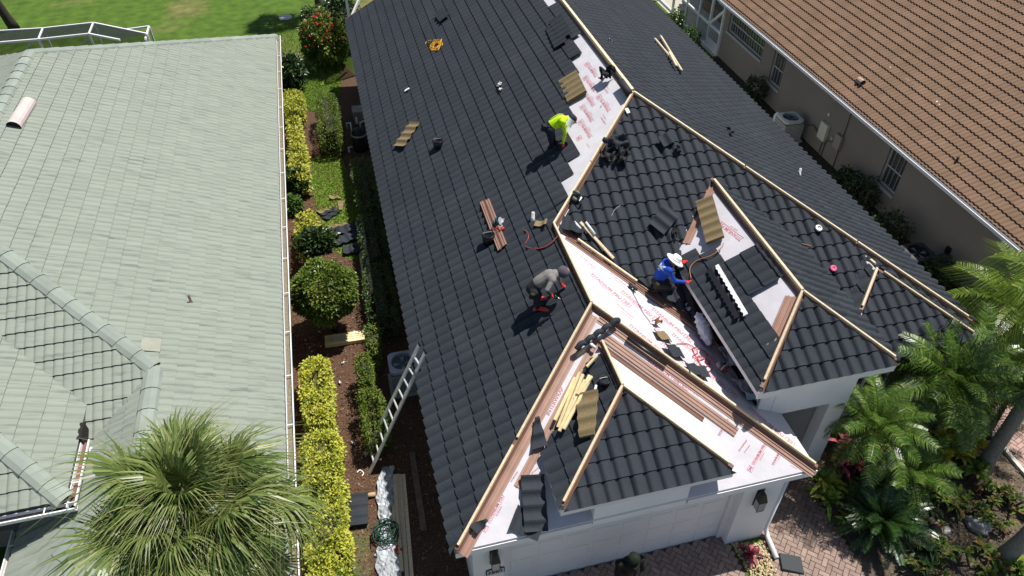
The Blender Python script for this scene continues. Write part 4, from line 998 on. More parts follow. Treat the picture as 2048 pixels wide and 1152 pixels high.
grn = ramp_mat('green_leaf', [(.028, .06, .012), (.055, .11, .018), (.095, .17, .03), (.17, .23, .06)], .4, .2)
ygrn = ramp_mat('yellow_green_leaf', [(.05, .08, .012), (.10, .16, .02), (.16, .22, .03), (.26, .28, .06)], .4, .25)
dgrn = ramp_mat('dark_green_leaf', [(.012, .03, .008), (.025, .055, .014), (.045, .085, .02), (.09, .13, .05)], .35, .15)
def hedge(name, px, h, m, n, size, lab, cat='hedge', group=None, parts=None, core=twig, gap=0.0):
    boxes = parts or [px]
    B = []
    for (u0, v0, u1, v1) in boxes:
        um, vm = (u0 + u1) / 2, (v0 + v1) / 2
        B.append((at(u0, vm, h * .8).x + .07, at(u1, vm, h * .8).x - .10, at(um, v1, h * (.95 if not gap else .6)).y + .05, at(um, v0, h).y - .06))
    root = empty(name, (0, 0, 0), lab, cat, group); mb = MB(); Ps = []; Ns = []; Ss = []
    tot = sum((b[1] - b[0]) * (b[3] - b[2]) for b in B)
    for (x0, x1, y0, y1) in B:
        mb = MB(); i = .20; mb.prism([(x0 + i, y0 + i, 0), (x1 - i, y0 + i, 0), (x1 - i, y1 - i, 0), (x0 + i, y1 - i, 0)], [(x0 + i + .05, y0 + i + .05, h - .24), (x1 - i - .05, y0 + i + .05, h - .17), (x1 - i - .05, y1 - i - .05, h - .17), (x0 + i + .05, y1 - i - .05, h - .17)])
        mb.build('stem', core, root)
        P, N, s = rbox_points(int(n * (x1 - x0) * (y1 - y0) / tot), x0, x1, y0, y1, h); Ps.append(P); Ns.append(N); Ss.append(s)
    P = np.concatenate(Ps); N = np.concatenate(Ns); s = np.concatenate(Ss)
    keep = (np.sin(P[:, 0] * 9.1 + P[:, 1] * 3.3) + np.sin(P[:, 1] * 6.7 - P[:, 0] * 4.1 + 1.3) + rng.normal(0, .6, len(P))) > -1.05; P = P[keep]; N = N[keep]; s = s[keep]; k = len(P)
    D = N * .6 + rng.normal(0, .6, (k, 3)) + np.array([0, 0, .35])
    r = np.clip(.5 + .14 * s + rng.normal(0, .24, k), 0, 1)
    leaf_mesh('foliage', P, D, size * rng.uniform(.6, 1.3, k), size * .30 * rng.uniform(.7, 1.2, k), m, r, root)
    return root
YG = 'yellow variegated hedge clumps along the pale green house'
hedge('hedge', (561, 176, 610, 222), .85, yel, 3000, .10, 'short yellow variegated hedge block at the downspout of the green-roofed house', group=YG, core=ystem)
hedge('hedge', (574, 226, 606, 284), .80, yel, 2200, .10, 'narrow yellow hedge clump just below the white downspout foot', group=YG, core=ystem)
hedge('hedge', (576, 282, 618, 362), .80, yel, 3200, .10, 'tall yellow hedge clump left of the small grass patch', group=YG, core=ystem)
hedge('hedge', (588, 414, 640, 492), .80, yel, 3400, .095, 'square yellow hedge clump beside the scattered tile scraps', group=YG, core=ystem)
hedge('hedge', (598, 706, 668, 850), .85, yel, 7500, .085, 'long yellow hedge below the round shrub, upper half', group=YG, core=ystem)
hedge('hedge', (603, 846, 698, 1190), .85, yel, 15000, .08, 'long yellow hedge at the bottom edge beside the fan palm', group=YG, core=ystem)
hedge('hedge', (630, 178, 684, 286), 1.15, ygrn, 6500, .06, 'clipped green hedge block right of the mulch path, top', gap=1)
hedge('hedge', (0, 0, 0, 0), 1.0, grn, 9000, .06, 'long clipped green hedge in the shade of the black roof eave', parts=[(702, 305, 758, 420), (714, 415, 778, 520), (722, 515, 795, 640)])
hedge('hedge', (0, 0, 0, 0), 1.0, ygrn, 9000, .055, 'S-shaped clipped green hedge beside the grey condenser', parts=[(724, 640, 764, 700), (708, 695, 752, 770), (714, 765, 778, 868)])

def shrub(name, c, r, n, size, m, lab, cat='shrub', stems=3, base=None, flower=None, fl_n=0, hollow=.55, core=None, group=None, wob=.16):
    c = Vector(c); base = Vector(base) if base else Vector((c.x, c.y, 0)); root = empty(name, base, lab, cat, group)
    D = rng.normal(0, 1, (n, 3)); D /= np.linalg.norm(D, axis=1, keepdims=True)
    ph = rng.uniform(0, 6, 4); lob = 1 + wob * (np.sin(D[:, 0] * 5 + ph[0]) * np.sin(D[:, 1] * 5 + ph[1]) + .6 * np.sin(D[:, 2] * 7 + ph[2]) * np.sin(D[:, 0] * 9 + ph[3]))
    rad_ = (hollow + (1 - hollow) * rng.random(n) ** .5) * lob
    P = D * np.array(r) * rad_[:, None] + np.array(c - base)
    P[:, 2] = np.maximum(P[:, 2], .06)
    Dl = D * .7 + rng.normal(0, .55, (n, 3)) + np.array([0, 0, .25])
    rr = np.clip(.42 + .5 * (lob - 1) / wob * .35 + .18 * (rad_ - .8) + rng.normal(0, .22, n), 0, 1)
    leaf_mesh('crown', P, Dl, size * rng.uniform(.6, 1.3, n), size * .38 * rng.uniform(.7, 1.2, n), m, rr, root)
    bark = mat('shrub_bark', (.09, .07, .05), .9, n=(15, .3))
    for i in range(stems):
        a = 2 * math.pi * i / max(stems, 1) + .5; e = Vector((math.cos(a) * r[0] * .45, math.sin(a) * r[1] * .45, c.z)) + Vector((c.x - base.x, c.y - base.y, 0))
        MB().tube([(math.cos(a) * .05, math.sin(a) * .05, 0), (e.x * .4, e.y * .4, c.z * .55), tuple(e)], [.035, .026, .012], 6).build('trunk', bark, root, True)
    if flower:
        D = rng.normal(0, 1, (fl_n, 3)); D[:, 2] = np.abs(D[:, 2]); D /= np.linalg.norm(D, axis=1, keepdims=True); P = D * np.array(r) * 1.0 + np.array(c - base)
        P = np.repeat(P, 5, 0) + rng.normal(0, .03, (fl_n * 5, 3)); k = len(P)
        leaf_mesh('flower', P, rng.normal(0, 1, (k, 3)) + np.array([0, 0, .6]), np.full(k, .10), np.full(k, .045), flower, rng.random(k), root)['kind'] = 'stuff'
    return root
c0 = Vector((-1.25, 13.95, 1.42))
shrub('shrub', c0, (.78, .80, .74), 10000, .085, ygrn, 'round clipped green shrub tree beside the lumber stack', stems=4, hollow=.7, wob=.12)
redf = ramp_mat('red_flower', [(.45, .03, .02), (.6, .06, .03), (.55, .12, .05)], .5, .3)
P = at(648, 78, 1.1); shrub('flowering_shrub', (P.x, P.y, 1.1), (.95, 1.0, .95), 5200, .13, ygrn, 'loose flowering shrub with orange-red blooms by the rear lawn', flower=redf, fl_n=34)
P = at(668, 38, 1.2); shrub('shrub', (P.x + .2, P.y, 1.1), (1.0, 1.3, 1.0), 4500, .12, dgrn, 'dark green leafy shrub behind the flowering shrub')
P = at(580, 140, .7); shrub('shrub', (P.x, P.y, .65), (.55, .75, .65), 1500, .16, dgrn, 'blue-green leafy shrub at the rear corner of the green-roofed house', hollow=.3)
P = at(590, 362, .5); shrub('shrub', (P.x, P.y, .45), (.40, .42, .42), 700, .16, dgrn, 'small dark shrub between two yellow hedge clumps', hollow=.3)
P = at(583, 405, .35); shrub('shrub', (P.x, P.y, .3), (.3, .3, .28), 380, .14, grn, 'small sprawling green plant left of the grass patch', hollow=.2)
P = at(632, 482, .95); shrub('shrub', (P.x, P.y, .95), (.55, .40, .34), 1200, .13, dgrn, 'thin-stemmed open shrub next to the pile of black tiles', hollow=.25, base=(at(628, 530).x, at(628, 530).y, 0))
P = at(600, 22, .5); shrub('shrub', (at(622, 32, .5).x, at(622, 32, .5).y, .45), (.5, .5, .5), 700, .12, dgrn, 'dark tufted shrub at the foot of the rear tree', hollow=.3)
# shaded shrubs in the right side yard
for (u, v, z, r, lab) in ((1510, 180, .5, .45, 'dark shrub by the rear corner of the taupe wall'), (1722, 385, .5, .6, 'low shrub hiding beneath the taupe wall window'), (1778, 455, .5, .55, 'shaded shrub left of the round dark condenser'), (1880, 548, .5, .5, 'shaded shrub right of the round dark condenser'), (1690, 360, .4, .45, 'low hedge shrub in the shaded side yard')):
    P = at(u, v, z); shrub('shrub', (P.x, P.y, z), (r, r, z), 900, .10, dgrn, lab, hollow=.4)
for (u, v, lab) in ((1358, 40, 'upright green shrub outside the screened patio, rear'), (1388, 75, 'upright green shrub outside the screened patio, front')):
    P = at(u, v, .6); shrub('shrub', (P.x - .1, P.y, .55), (.28, .5, .55), 700, .12, grn, lab, hollow=.3)

# ---- strap-leaf rosettes (ti plants, crotons, cordylines, cycad)
def rosette(name, loc, n, Lr, W, m, lab, cat='plant', el=(10, 75), droop=.5, heads=1, spread=.25, h=.25, group=None, seg=4):
    loc = Vector(loc); root = empty(name, loc, lab, cat, group); V = []; RR = []
    for hd in range(heads):
        hx, hy = (random.uniform(-spread, spread), random.uniform(-spread, spread)) if heads > 1 else (0, 0); hz = h * random.uniform(.6, 1.3)
        MB().tube([(hx * .3, hy * .3, 0), (hx, hy, hz)], [.025, .018], 6).build('stem', mat('shrub_bark', (.09, .07, .05)), root)
        for i in range(n // heads):
            a = i * 2.39996 + random.uniform(-.2, .2); e = rad(random.uniform(*el)); L = random.uniform(*Lr); d = Vector((math.cos(a) * math.cos(e), math.sin(a) * math.cos(e), math.sin(e)))
            s = Vector((-math.sin(a), math.cos(a), 0)); p = Vector((hx, hy, hz)); r = random.random(); prev = None
            for k in range(seg + 1):
                t = k / seg; wd = W * (math.sin(math.pi * (t * .86 + .1)) ** .8); q = p + d * (L * t) + Vector((0, 0, -droop * L * t * t)); row = (q - s * wd + Vector((0, 0, wd * .35)), q, q + s * wd + Vector((0, 0, wd * .35)))
                if prev:
                    V.append([prev[0], prev[1], row[1], row[0]]); V.append([prev[1], prev[2], row[2], row[1]]); RR += [r, r]
                prev = row
    fast_quads('leaves', np.array([[tuple(p) for p in q] for q in V]), m, RR, root); return root
tim = ramp_mat('ti_leaf', [(.05, .012, .02), (.13, .02, .035), (.40, .07, .11), (.55, .16, .18), (.16, .06, .03)], .4, .25)
crm = ramp_mat('croton_yellow', [(.14, .20, .02), (.40, .40, .03), (.64, .55, .04), (.70, .60, .07)], .4, .25)
crx = ramp_mat('croton_mixed', [(.025, .06, .012), (.06, .12, .018), (.18, .23, .03), (.22, .08, .03)], .4, .2)
dra = ramp_mat('dracaena_leaf', [(.05, .10, .012), (.12, .20, .02), (.24, .30, .03), (.36, .38, .06)], .4, .3)
cyc = ramp_mat('cycad_leaf', [(.010, .026, .008), (.018, .045, .012), (.03, .07, .016), (.06, .11, .03)], .3, .12, .5)
def G_(u, v, z=0): p = at(u, v, z); return (p.x, p.y, 0)
rosette('ti_plant', G_(1684, 880, .5), 36, (.30, .48), .05, tim, 'pink-red ti plant nearest the white entry column', heads=3, h=.45, spread=.2)
rosette('ti_plant', G_(1700, 940, .4), 34, (.28, .46), .05, tim, 'pink-red ti plant in front of the entry column one', heads=3, h=.4, spread=.25)
rosette('ti_plant', G_(1748, 895, .4), 40, (.28, .44), .045, tim, 'dark red ti plant under the near pygmy palm', heads=4, h=.35, spread=.35)
rosette('ti_plant', G_(1880, 838, .5), 22, (.25, .38), .045, tim, 'small red ti plant behind the dark palm trunk', heads=2, h=.5, spread=.15)
rosette('ti_plant', (6.22, 5.75, 0), 16, (.25, .36), .035, tim, 'small red ti plant in the river stones by the garage', h=.1)
rosette('dracaena', G_(1655, 975, .6), 46, (.35, .55), .045, dra, 'yellow-green dracaena at the garage roof corner', heads=3, h=.6, spread=.25)
rosette('dracaena', G_(1720, 1000, .4), 50, (.3, .5), .04, ygrn, 'green dracaena behind the dark cycad', heads=4, h=.4, spread=.4)
rosette('dracaena', G_(1800, 980, .4), 60, (.3, .5), .04, dgrn, 'dark green dracaena below the near pygmy palm', heads=4, h=.4, spread=.45)
rosette('croton', G_(1935, 880, .45), 60, (.28, .42), .05, crm, 'bright yellow croton beside the paver walkway', heads=4, h=.4, spread=.3)
rosette('croton', G_(1900, 850, .5), 50, (.28, .42), .05, crm, 'yellow croton behind the bright one by the walkway', heads=4, h=.45, spread=.3)
rosette('croton', G_(1905, 905, .4), 50, (.26, .40), .045, crm, 'yellow-green croton left of the thick palm trunk', heads=4, h=.35, spread=.3)
rosette('croton', G_(1950, 940, .3), 26, (.3, .45), .06, dra, 'broad-leaved green plant at the thick palm foot', h=.3)
for (u, v, n, lab) in ((1990, 975, 110, 'mixed red-green croton near the walkway kerb'), (2030, 1000, 90, 'orange-tinged croton at the right edge'), (1895, 1095, 130, 'dark croton in front of the limestone boulder'), (1850, 1030, 80, 'sparse croton right of the cycad'), (1985, 1030, 80, 'dark croton beside the leaning palm trunk'), (1910, 975, 80, 'shaded croton in the middle of the bed'), (1850, 1130, 70, 'dark croton at the bottom edge by the cycad')):
    rosette('croton', G_(u, v, .3), n, (.12, .22), .028, crx, lab, heads=9, h=.25, spread=.28, seg=2)
rosette('dracaena', G_(2040, 1135, .3), 26, (.3, .5), .05, dra, 'bright green strap-leaf plant at the bottom right corner', h=.25)
# ---- boulders
def boulder(u, v, r, lab):
    P = at(u, v, .1); mb = bmesh.new(); bmesh.ops.create_icosphere(mb, subdivisions=3, radius=1)
    ph = [random.uniform(0, 6) for _ in range(4)]
    for q in mb.verts:
        s = 1 + .22 * math.sin(q.co.x * 4 + ph[0]) * math.sin(q.co.y * 5 + ph[1]) + .12 * math.sin(q.co.z * 9 + ph[2]) + .08 * math.sin(q.co.x * 13 + ph[3])
        q.co = Vector((q.co.x * r[0], q.co.y * r[1], q.co.z * r[2])) * s
    me = bpy.data.meshes.new('boulder'); mb.to_mesh(me); mb.free(); me.polygons.foreach_set('use_smooth', [True] * len(me.polygons))
    o = obj('boulder', me, None, mat('limestone', (.45, .43, .40), .9, n=(7, .35), bump=(25, 1))); o.location = (P.x, P.y, .08); o.rotation_euler = (0, 0, random.random() * 6); tag(o, lab, 'rock')
boulder(1957, 1050, (.24, .17, .16), 'white limestone boulder right of the dark croton'); boulder(1882, 1056, (.17, .13, .13), 'grey limestone boulder behind the dark croton'); boulder(1825, 1112, (.13, .1, .1), 'small pale stone at the edge of the cycad')

# ---- palms
def frond_mesh(name, L, nl, ll, lw, droop, m, vee=.35, seg=10, hang=.25, taper=.35):
    """pinnate frond along +X"""
    V = []; RR = []; pts = []
    for k in range(seg + 1):
        t = k / seg; pts.append(Vector((L * (t - .25 * droop * t ** 3), 0, L * (.12 * t - droop * t ** 2))))
    def at_(t):
        k = min(int(t * seg), seg - 1); f = t * seg - k; return pts[k] * (1 - f) + pts[k + 1] * f, (pts[k + 1] - pts[k]).normalized()
    for k in range(seg):
        w0 = .016 * (1 - k / seg) + .004; w1 = .016 * (1 - (k + 1) / seg) + .004; a, b = pts[k], pts[k + 1]
        V.append([a - Vector((0, w0, 0)), a + Vector((0, w0, 0)), b + Vector((0, w1, 0)), b - Vector((0, w1, 0))]); RR.append(.75)
        V.append([a + Vector((0, 0, w0)), a - Vector((0, 0, w0)), b - Vector((0, 0, w1)), b + Vector((0, 0, w1))]); RR.append(.75)
    for i in range(nl):
        t = .14 + .86 * i / (nl - 1); p, d = at_(t); le = ll * (math.sin(math.pi * (.18 + .74 * t)) ** .6) * random.uniform(.9, 1.1)
        for s in (-1, 1):
            side = Vector((0, s, 0)); dr = (side * .85 + d * random.uniform(.35, .6) + Vector((0, 0, vee))).normalized()
            q1 = p + dr * le * .5; q2 = p + dr * le + Vector((0, 0, -hang * le - vee * le * .6)); wv = d * lw
            r = min(1, max(0, random.gauss(.5, .22)))
            V.append([p - wv * .6, p + wv * .6, q1 + wv, q1 - wv]); V.append([q1 - wv, q1 + wv, q2 + wv * .1, q2 - wv * .1]); RR += [r, r]
    n = len(V); A = np.array([[tuple(p) for p in q] for q in V]); o = fast_quads(name, A, m, RR); me = o.data; bpy.data.objects.remove(o); return me
palmm = ramp_mat('palm_leaflet', [(.022, .055, .011), (.055, .12, .018), (.11, .195, .027), (.25, .31, .07)], .32, .25, .5)
weep = ramp_mat('weeping_palm_leaflet', [(.04, .09, .012), (.11, .19, .02), (.22, .31, .03), (.34, .38, .08)], .35, .35, .5)
palmbark = mat('palm_bark', (.26, .24, .21), .95, n=(14, .35), bump=(30, 1), stretch=(1, 1, 5))
darkbark = mat('dark_palm_bark', (.045, .038, .03), .95, n=(20, .4), bump=(30, 1))
def palm(name, base, top, r0, r1, meshes, n, el, lab, cat='palm tree', bark=palmbark, rough=0.0, sc=(1, 1)):
    base = Vector(base); top = Vector(top); root = empty(name, base, lab, cat); k = 14; pts = []; rr = []
    for i in range(k + 1):
        t = i / k; p = (top - base) * t; p.z += 0; pts.append(p); rr.append((r0 * (1 - t) + r1 * t) * (1 + .05 * (i % 2)) + (.05 * max(0, .12 - t) * 6))
    MB().tube(pts, rr, 12).build('trunk', bark, root, True)
    for i in range(n):
        o = bpy.data.objects.new('frond', random.choice(meshes)); C.objects.link(o); o.parent = root
        a = i * 2.39996 + random.uniform(-.2, .2); f = i / max(1, n - 1); e = el[0] + (el[1] - el[0]) * f + random.uniform(-6, 6); s = random.uniform(*sc)
        o.matrix_local = Matrix.Translation(top - base + Vector((math.cos(a) * .05, math.sin(a) * .05, .05 * f))) @ Matrix.Rotation(a, 4, 'Z') @ Matrix.Rotation(-rad(e), 4, 'Y') @ Matrix.Rotation(random.uniform(-.3, .3), 4, 'X') @ Matrix.Scale(s, 4)
    return root
pyg = [frond_mesh('frond', random.uniform(1.1, 1.4), 44, .27, .0100, random.uniform(.3, .6), palmm) for _ in range(4)]
def colbase(u, v): p = at(u, v); return Vector((p.x, p.y, 0))
palm('pygmy_palm', (9.15, 6.9, 0), (9.0, 6.78, 1.95), .06, .06, pyg, 34, (-35, 75), 'feathery pygmy palm nearest the entry, lower left', bark=darkbark, sc=(.75, 1.0))
pb = colbase(1828, 902)
palm('pygmy_palm', pb, (pb.x + .05, pb.y + .1, 2.15), .075, .06, pyg, 36, (-35, 75), 'feathery pygmy palm in front of the bay window', bark=darkbark, sc=(.9, 1.2))
pb2 = colbase(1905, 705); 
palm('pygmy_palm', (12.15, 7.6, 0), (12.1, 7.75, 1.6), .06, .05, pyg, 26, (-20, 80), 'pygmy palm at the right roof corner', bark=darkbark, sc=(.9, 1.2))
wpm = [frond_mesh('frond', random.uniform(1.5, 1.9), 44, .62, .012, random.uniform(.5, .8), weep, vee=.1, hang=.9) for _ in range(4)]
tb = colbase(1962, 940)
palm('queen_palm', tb, (tb.x + .25, tb.y + .35, 4.6), .15, .10, wpm, 12, (-35, 60), 'weeping palm with grey trunk beside the walkway', sc=(.9, 1.1))
tb = colbase(2003, 1120)
palm('queen_palm', tb, (tb.x + .5, tb.y + .0, 4.9), .15, .10, wpm, 8, (-25, 60), 'grey palm trunk leaning at the bottom right corner', sc=(.8, 1.0))
# weeping clump right of the roof corner
wp2 = [frond_mesh('frond', random.uniform(1.3, 1.7), 40, .5, .012, random.uniform(.55, .9), weep, vee=.1, hang=.9) for _ in range(3)]
palm('areca_palm', (13.9, 8.9, 0), (13.75, 8.75, 2.2), .09, .07, wp2, 20, (-20, 78), 'bright green weeping palm against the taupe wall', sc=(.8, 1.05))
# cycad-like fountain
cy = [frond_mesh('frond', random.uniform(.85, 1.0), 44, .14, .010, random.uniform(.35, .65), cyc, vee=.3, hang=.1) for _ in range(4)]
palm('cycad', (8.95, 5.62, 0), (8.95, 5.62, .35), .12, .12, cy, 46, (-5, 80), 'dark fountain-shaped cycad beside the driveway', 'cycad', bark=darkbark, sc=(.85, 1.1))
# fan palm in front of the left house
def fan_mesh(name, pet, R, nb, m, fold=.25, droop=.35):
    V = []; RR = []; n = 5
    pp_ = [Vector((pet * i / n, 0, pet * (.25 * (i / n) - .18 * (i / n) ** 2))) for i in range(n + 1)]
    for i in range(n):
        w0 = .018 - .006 * i / n; V.append([pp_[i] - Vector((0, w0, 0)), pp_[i] + Vector((0, w0, 0)), pp_[i + 1] + Vector((0, w0, 0)), pp_[i + 1] - Vector((0, w0, 0))]); RR.append(.9)
        V.append([pp_[i] + Vector((0, 0, .012)), pp_[i] - Vector((0, 0, .012)), pp_[i + 1] - Vector((0, 0, .012)), pp_[i + 1] + Vector((0, 0, .012))]); RR.append(.9)
    c = pp_[-1]
    for i in range(nb):
        f = i / (nb - 1) * 2 - 1; a = f * rad(128); L = R * (1 - .28 * abs(f) ** 2) * random.uniform(.9, 1.08)
        org = c + Vector((.22 * R * (1 - abs(f)), 0, .02)) * .6
        d = Vector((math.cos(a), math.sin(a), fold * abs(f) + .1)).normalized(); s = Vector((-math.sin(a), math.cos(a), 0)); r = min(1, max(0, random.gauss(.5, .2)))
        dz = random.uniform(.4, 1.6) * droop; a += random.uniform(-.04, .04); prev = None
        for k in range(5):
            t = k / 4; wd = (.003 + .0120 * math.sin(math.pi * min(1, t * 1.15 + .12)) ** 1.0) * (1 if t < .99 else .1); q = org + d * (L * t) + Vector((-.12 * dz * t ** 4, 0, -dz * L * t ** 3)); row = (q - s * wd, q + s * wd)
            if prev: V.append([prev[0], prev[1], row[1], row[0]]); RR.append(min(1, r + .25 * (t > .8)))
            prev = row
    A = np.array([[tuple(p) for p in q] for q in V]); o = fast_quads(name, A, m, RR); me = o.data; bpy.data.objects.remove(o); return me
fanm = ramp_mat('fan_palm_leaf', [(.03, .058, .014), (.078, .125, .026), (.14, .195, .045), (.25, .29, .095), (.40, .38, .18)], .38, .28, .45)
fans = [fan_mesh('frond', random.uniform(.4, .95), random.uniform(.62, .86), 62, fanm, fold=random.uniform(.2, .9), droop=random.uniform(.6, 1.3)) for _ in range(11)]
ct = at(395, 1040, 5.3)
palm('fan_palm', (ct.x - .05, ct.y - .25, 0), (ct.x, ct.y, 5.3), .17, .15, fans, 56, (-50, 80), 'shaggy fan palm rising in front of the green-roofed house', bark=darkbark, sc=(.72, 1.15))
# rear trees
tb = Vector((at(30, 58).x, at(30, 58).y, 0))
drym = ramp_mat('dry_frond', [(.05, .04, .03), (.11, .09, .06), (.2, .16, .1), (.07, .08, .03)], .8, .1, .2)
dry = [fan_mesh('frond', .6, .8, 26, drym, droop=1.2) for _ in range(2)]
palm('fan_palm', tb, (tb.x - .9, tb.y - .1, 4.6), .2, .17, dry + fans[:2], 26, (-75, 50), 'dark palm with hanging dry fronds at the rear lawn, top left', bark=darkbark)
tb = Vector((at(641, 26).x, at(641, 26).y, 0))
palm('cabbage_palm', tb, (tb.x - .15, tb.y + .1, 5.4), .16, .14, fans, 26, (-40, 75), 'tall straight palm trunk behind the flowering shrub', bark=mat('brown_bark', (.09, .07, .055), .95, n=(16, .3), bump=(30, 1)))

# fuller planting along the front of the bay and round the palms
palm('pygmy_palm', (11.15, 7.75, 0), (11.1, 7.75, 1.9), .06, .05, pyg, 28, (-30, 78), 'pygmy palm half hidden behind the bay window palm', bark=darkbark, sc=(.8, 1.1))
palm('pygmy_palm', (12.75, 7.05, 0), (12.65, 7.1, 1.5), .06, .05, pyg, 24, (-25, 78), 'low pygmy palm between walkway and roof corner', bark=darkbark, sc=(.7, 1.0))
palm('pygmy_palm', (9.75, 6.15, 0), (9.7, 6.15, 1.0), .06, .05, pyg, 22, (-25, 78), 'short pygmy palm between the cycad and the dark trunk', bark=darkbark, sc=(.6, .85))
for (u, v, n, m, lab) in ((1770, 960, 60, dgrn, 'dark leafy filler plant left of the short pygmy palm'), (1850, 985, 60, ygrn, 'green strap-leaf filler in the middle of the bed'), (1700, 985, 50, dra, 'yellow-green dracaena right of the garage corner one'), (1800, 925, 60, grn, 'green filler plant under the near pygmy palm'), (1940, 1010, 50, crx, 'low croton left of the white boulder'), (1870, 1130, 60, dgrn, 'dark filler plant at the bottom edge right of the cycad'), (1960, 1120, 50, crx, 'low croton left of the leaning trunk foot')):
    rosette('foliage_plant', G_(u, v, .3), n, (.22, .38), .035, m, lab, heads=5, h=.28, spread=.35, seg=3)
# ================================================================== things lying about
Z3 = Vector((0, 0, 1))
NRM = {'L': nL, 'F': nF, 'G': nG, 'W': nW, 'R': Vector((PT, 0, 1)).normalized(), 'N': nN, 'g': Z3, 'Bl': nBl}
PLN = {'L': PL_L, 'F': PL_F, 'G': PL_G, 'W': PL_W, 'R': PL_R, 'N': (NP, 0, NE - NP * NX0), 'g': (0, 0, 0), 'Bl': (PT, 0, BE - PT * BX0)}
TLIFT = {'L': .022, 'F': .022, 'R': .022, 'N': .01, 'Bl': .022}
def basis(k, A, B, lift=0, tilt=0, roll=0):
    """matrix with origin at A, x axis along A->B in plane k, z along its normal"""
    n = NRM[k]; x = (B - A); x = (x - n * x.dot(n)).normalized(); y = n.cross(x)
    M = Matrix((x, y, n)).transposed().to_4x4(); M.translation = A + n * (lift + TLIFT.get(k, 0))
    return M @ Matrix.Rotation(tilt, 4, 'Y') @ Matrix.Rotation(roll, 4, 'X')
def seat(o, k, uv, uv2=None, lift=0.07, tilt=0, roll=0, ang=None):
    A = hit(*uv, PLN[k]); B = hit(*uv2, PLN[k]) if uv2 else A + Vector((math.cos(ang or 0), math.sin(ang or 0), 0))
    o.matrix_world = basis(k, A, B, lift, tilt, roll); return (B - A).length
def panel_mesh(nw, ly=.385, m=tileblk, courses=1, wv=.243, bend=0, cut=0, thick=.012, sheets=1):
    mb = MB(); seg = 8; nx = int(nw * seg)
    for sh in range(sheets):
        z0 = sh * .02
        def P(i, t): 
            s = i / seg; y = t * ly; x = s * wv
            h = .05 * (.5 + .5 * math.cos(2 * math.pi * (s + .06 * math.sin(2 * math.pi * s)))) ** .85 + bend * math.sin(x * 2.2) * .1
            if cut: y = max(0, y - 0) if True else y
            return Vector((x, y, h + z0 + (.02 * (1 - t))))
        ylim = lambda i: (1 - cut * i / nx)
        for i in range(nx):
            a, b = ylim(i), ylim(i + 1)
            q = [P(i, 0), P(i + 1, 0), P(i + 1, b), P(i, a)]; d = Vector((0, 0, thick)); lo = [p - d for p in q]
            mb.poly(q); mb.poly([lo[3], lo[2], lo[1], lo[0]]); mb.poly([lo[0], lo[1], q[1], q[0]]); mb.poly([q[3], q[2], lo[2], lo[3]])
            if i == 0: mb.poly([lo[0], q[0], q[3], lo[3]])
            if i == nx - 1: mb.poly([q[1], lo[1], lo[2], q[2]])
    return mb.mesh('tile_panel', m, True, random.random())
def loose(k, uv, uv2, m, lab, nw=None, ly=.385, lift=.075, tilt=0, roll=0, cut=0, sheets=1, group=None, cat='tile panel', nm='tile_panel'):
    A = hit(*uv, PLN[k]); B = hit(*uv2, PLN[k]); L = (B - A).length; n = nw or max(.8, L / .243)
    o = obj(nm, panel_mesh(n, ly, m, cut=cut, sheets=sheets)); seat(o, k, uv, uv2, lift, tilt, roll); tag(o, lab, cat, group); return o
TT = 'loose tan tile panels on the roof'; TB = 'loose black tile panels on the roof'
loose('L', (813, 302), (846, 252), tiletan, 'single tan tile panel lying on the black slope near the left eave', group=TT, roll=.12, lift=.1)
loose('L', (1075, 462), (1099, 458), tiletan, 'short tan tile offcut beside the red hose', group=TT, ly=.16, lift=.09)
o = loose('L', (1177, 190), (1158, 150), tiletan, 'stack of tan tile panels on the underlayment by the ridge', nw=4.6, ly=.52, sheets=4, group=TT, lift=.0)
loose('N', (1452, 482), (1434, 418), tiletan, 'stack of tan tile panels against the entry ridge', nw=5.2, ly=.38, sheets=4, group=TT, lift=.04)
loose('Bl', (1160, 800), (1166, 872), tiletan, 'tan tile panels stacked beside the pale battens', nw=3.4, ly=.40, sheets=3, lift=.09, cut=.35, group=TT)
loose('W', (1312, 680), (1350, 690), tiletan, 'tan tile offcut on the white valley underlayment', nw=1.6, ly=.25, lift=.03, group=TT)
for (uv, uv2, nw, lab, tl) in (((905, 38), (890, 22), 3, 'black tile panel lying loose near the rear left edge', .0), ((1140, 92), (1108, 28), 5, 'black tile panel lying loose beside the ridge, lower', .02), ((1150, 76), (1122, 30), 5, 'black tile panel lying loose beside the ridge, upper', .02)):
    loose('L', uv, uv2, tileblk, lab, nw=nw, lift=.11, tilt=tl, group=TB)
loose('G', (1040, 952), (1046, 1042), tileblk, 'black tile panels stacked on the garage underlayment', nw=3.8, ly=.40, lift=.03, sheets=3, group=TB)
loose('G', (1016, 1058), (1062, 1078), tileblk, 'black tile panel sliding under the garage stack', nw=2.2, ly=.42, lift=.02, sheets=1, cut=.3, group=TB, roll=.05)
loose('G', (954, 1068), (972, 1046), tileblk, 'triangular black tile offcut at the garage left hip', nw=1.2, ly=.22, lift=.05, cut=.8, group=TB)
loose('G', (1094, 892), (1078, 840), tileblk, 'triangular black tile panel leaning by the dormer valley', nw=2.2, ly=.3, lift=.06, cut=.75, group=TB)
loose('W', (1336, 718), (1375, 722), tileblk, 'black tile offcut on the valley near the hose tangle', nw=1.7, ly=.32, lift=.05, cut=.2, roll=.15, group=TB)
loose('W', (1372, 752), (1415, 762), tileblk, 'black tile offcut beside the garage right hip', nw=2.2, ly=.28, lift=.05, roll=.1, group=TB)
loose('F', (1322, 476), (1352, 440), tileblk, 'black tile panel turned askew on the front slope', nw=2.6, ly=.4, lift=.10, tilt=-.05, roll=.1, group=TB)
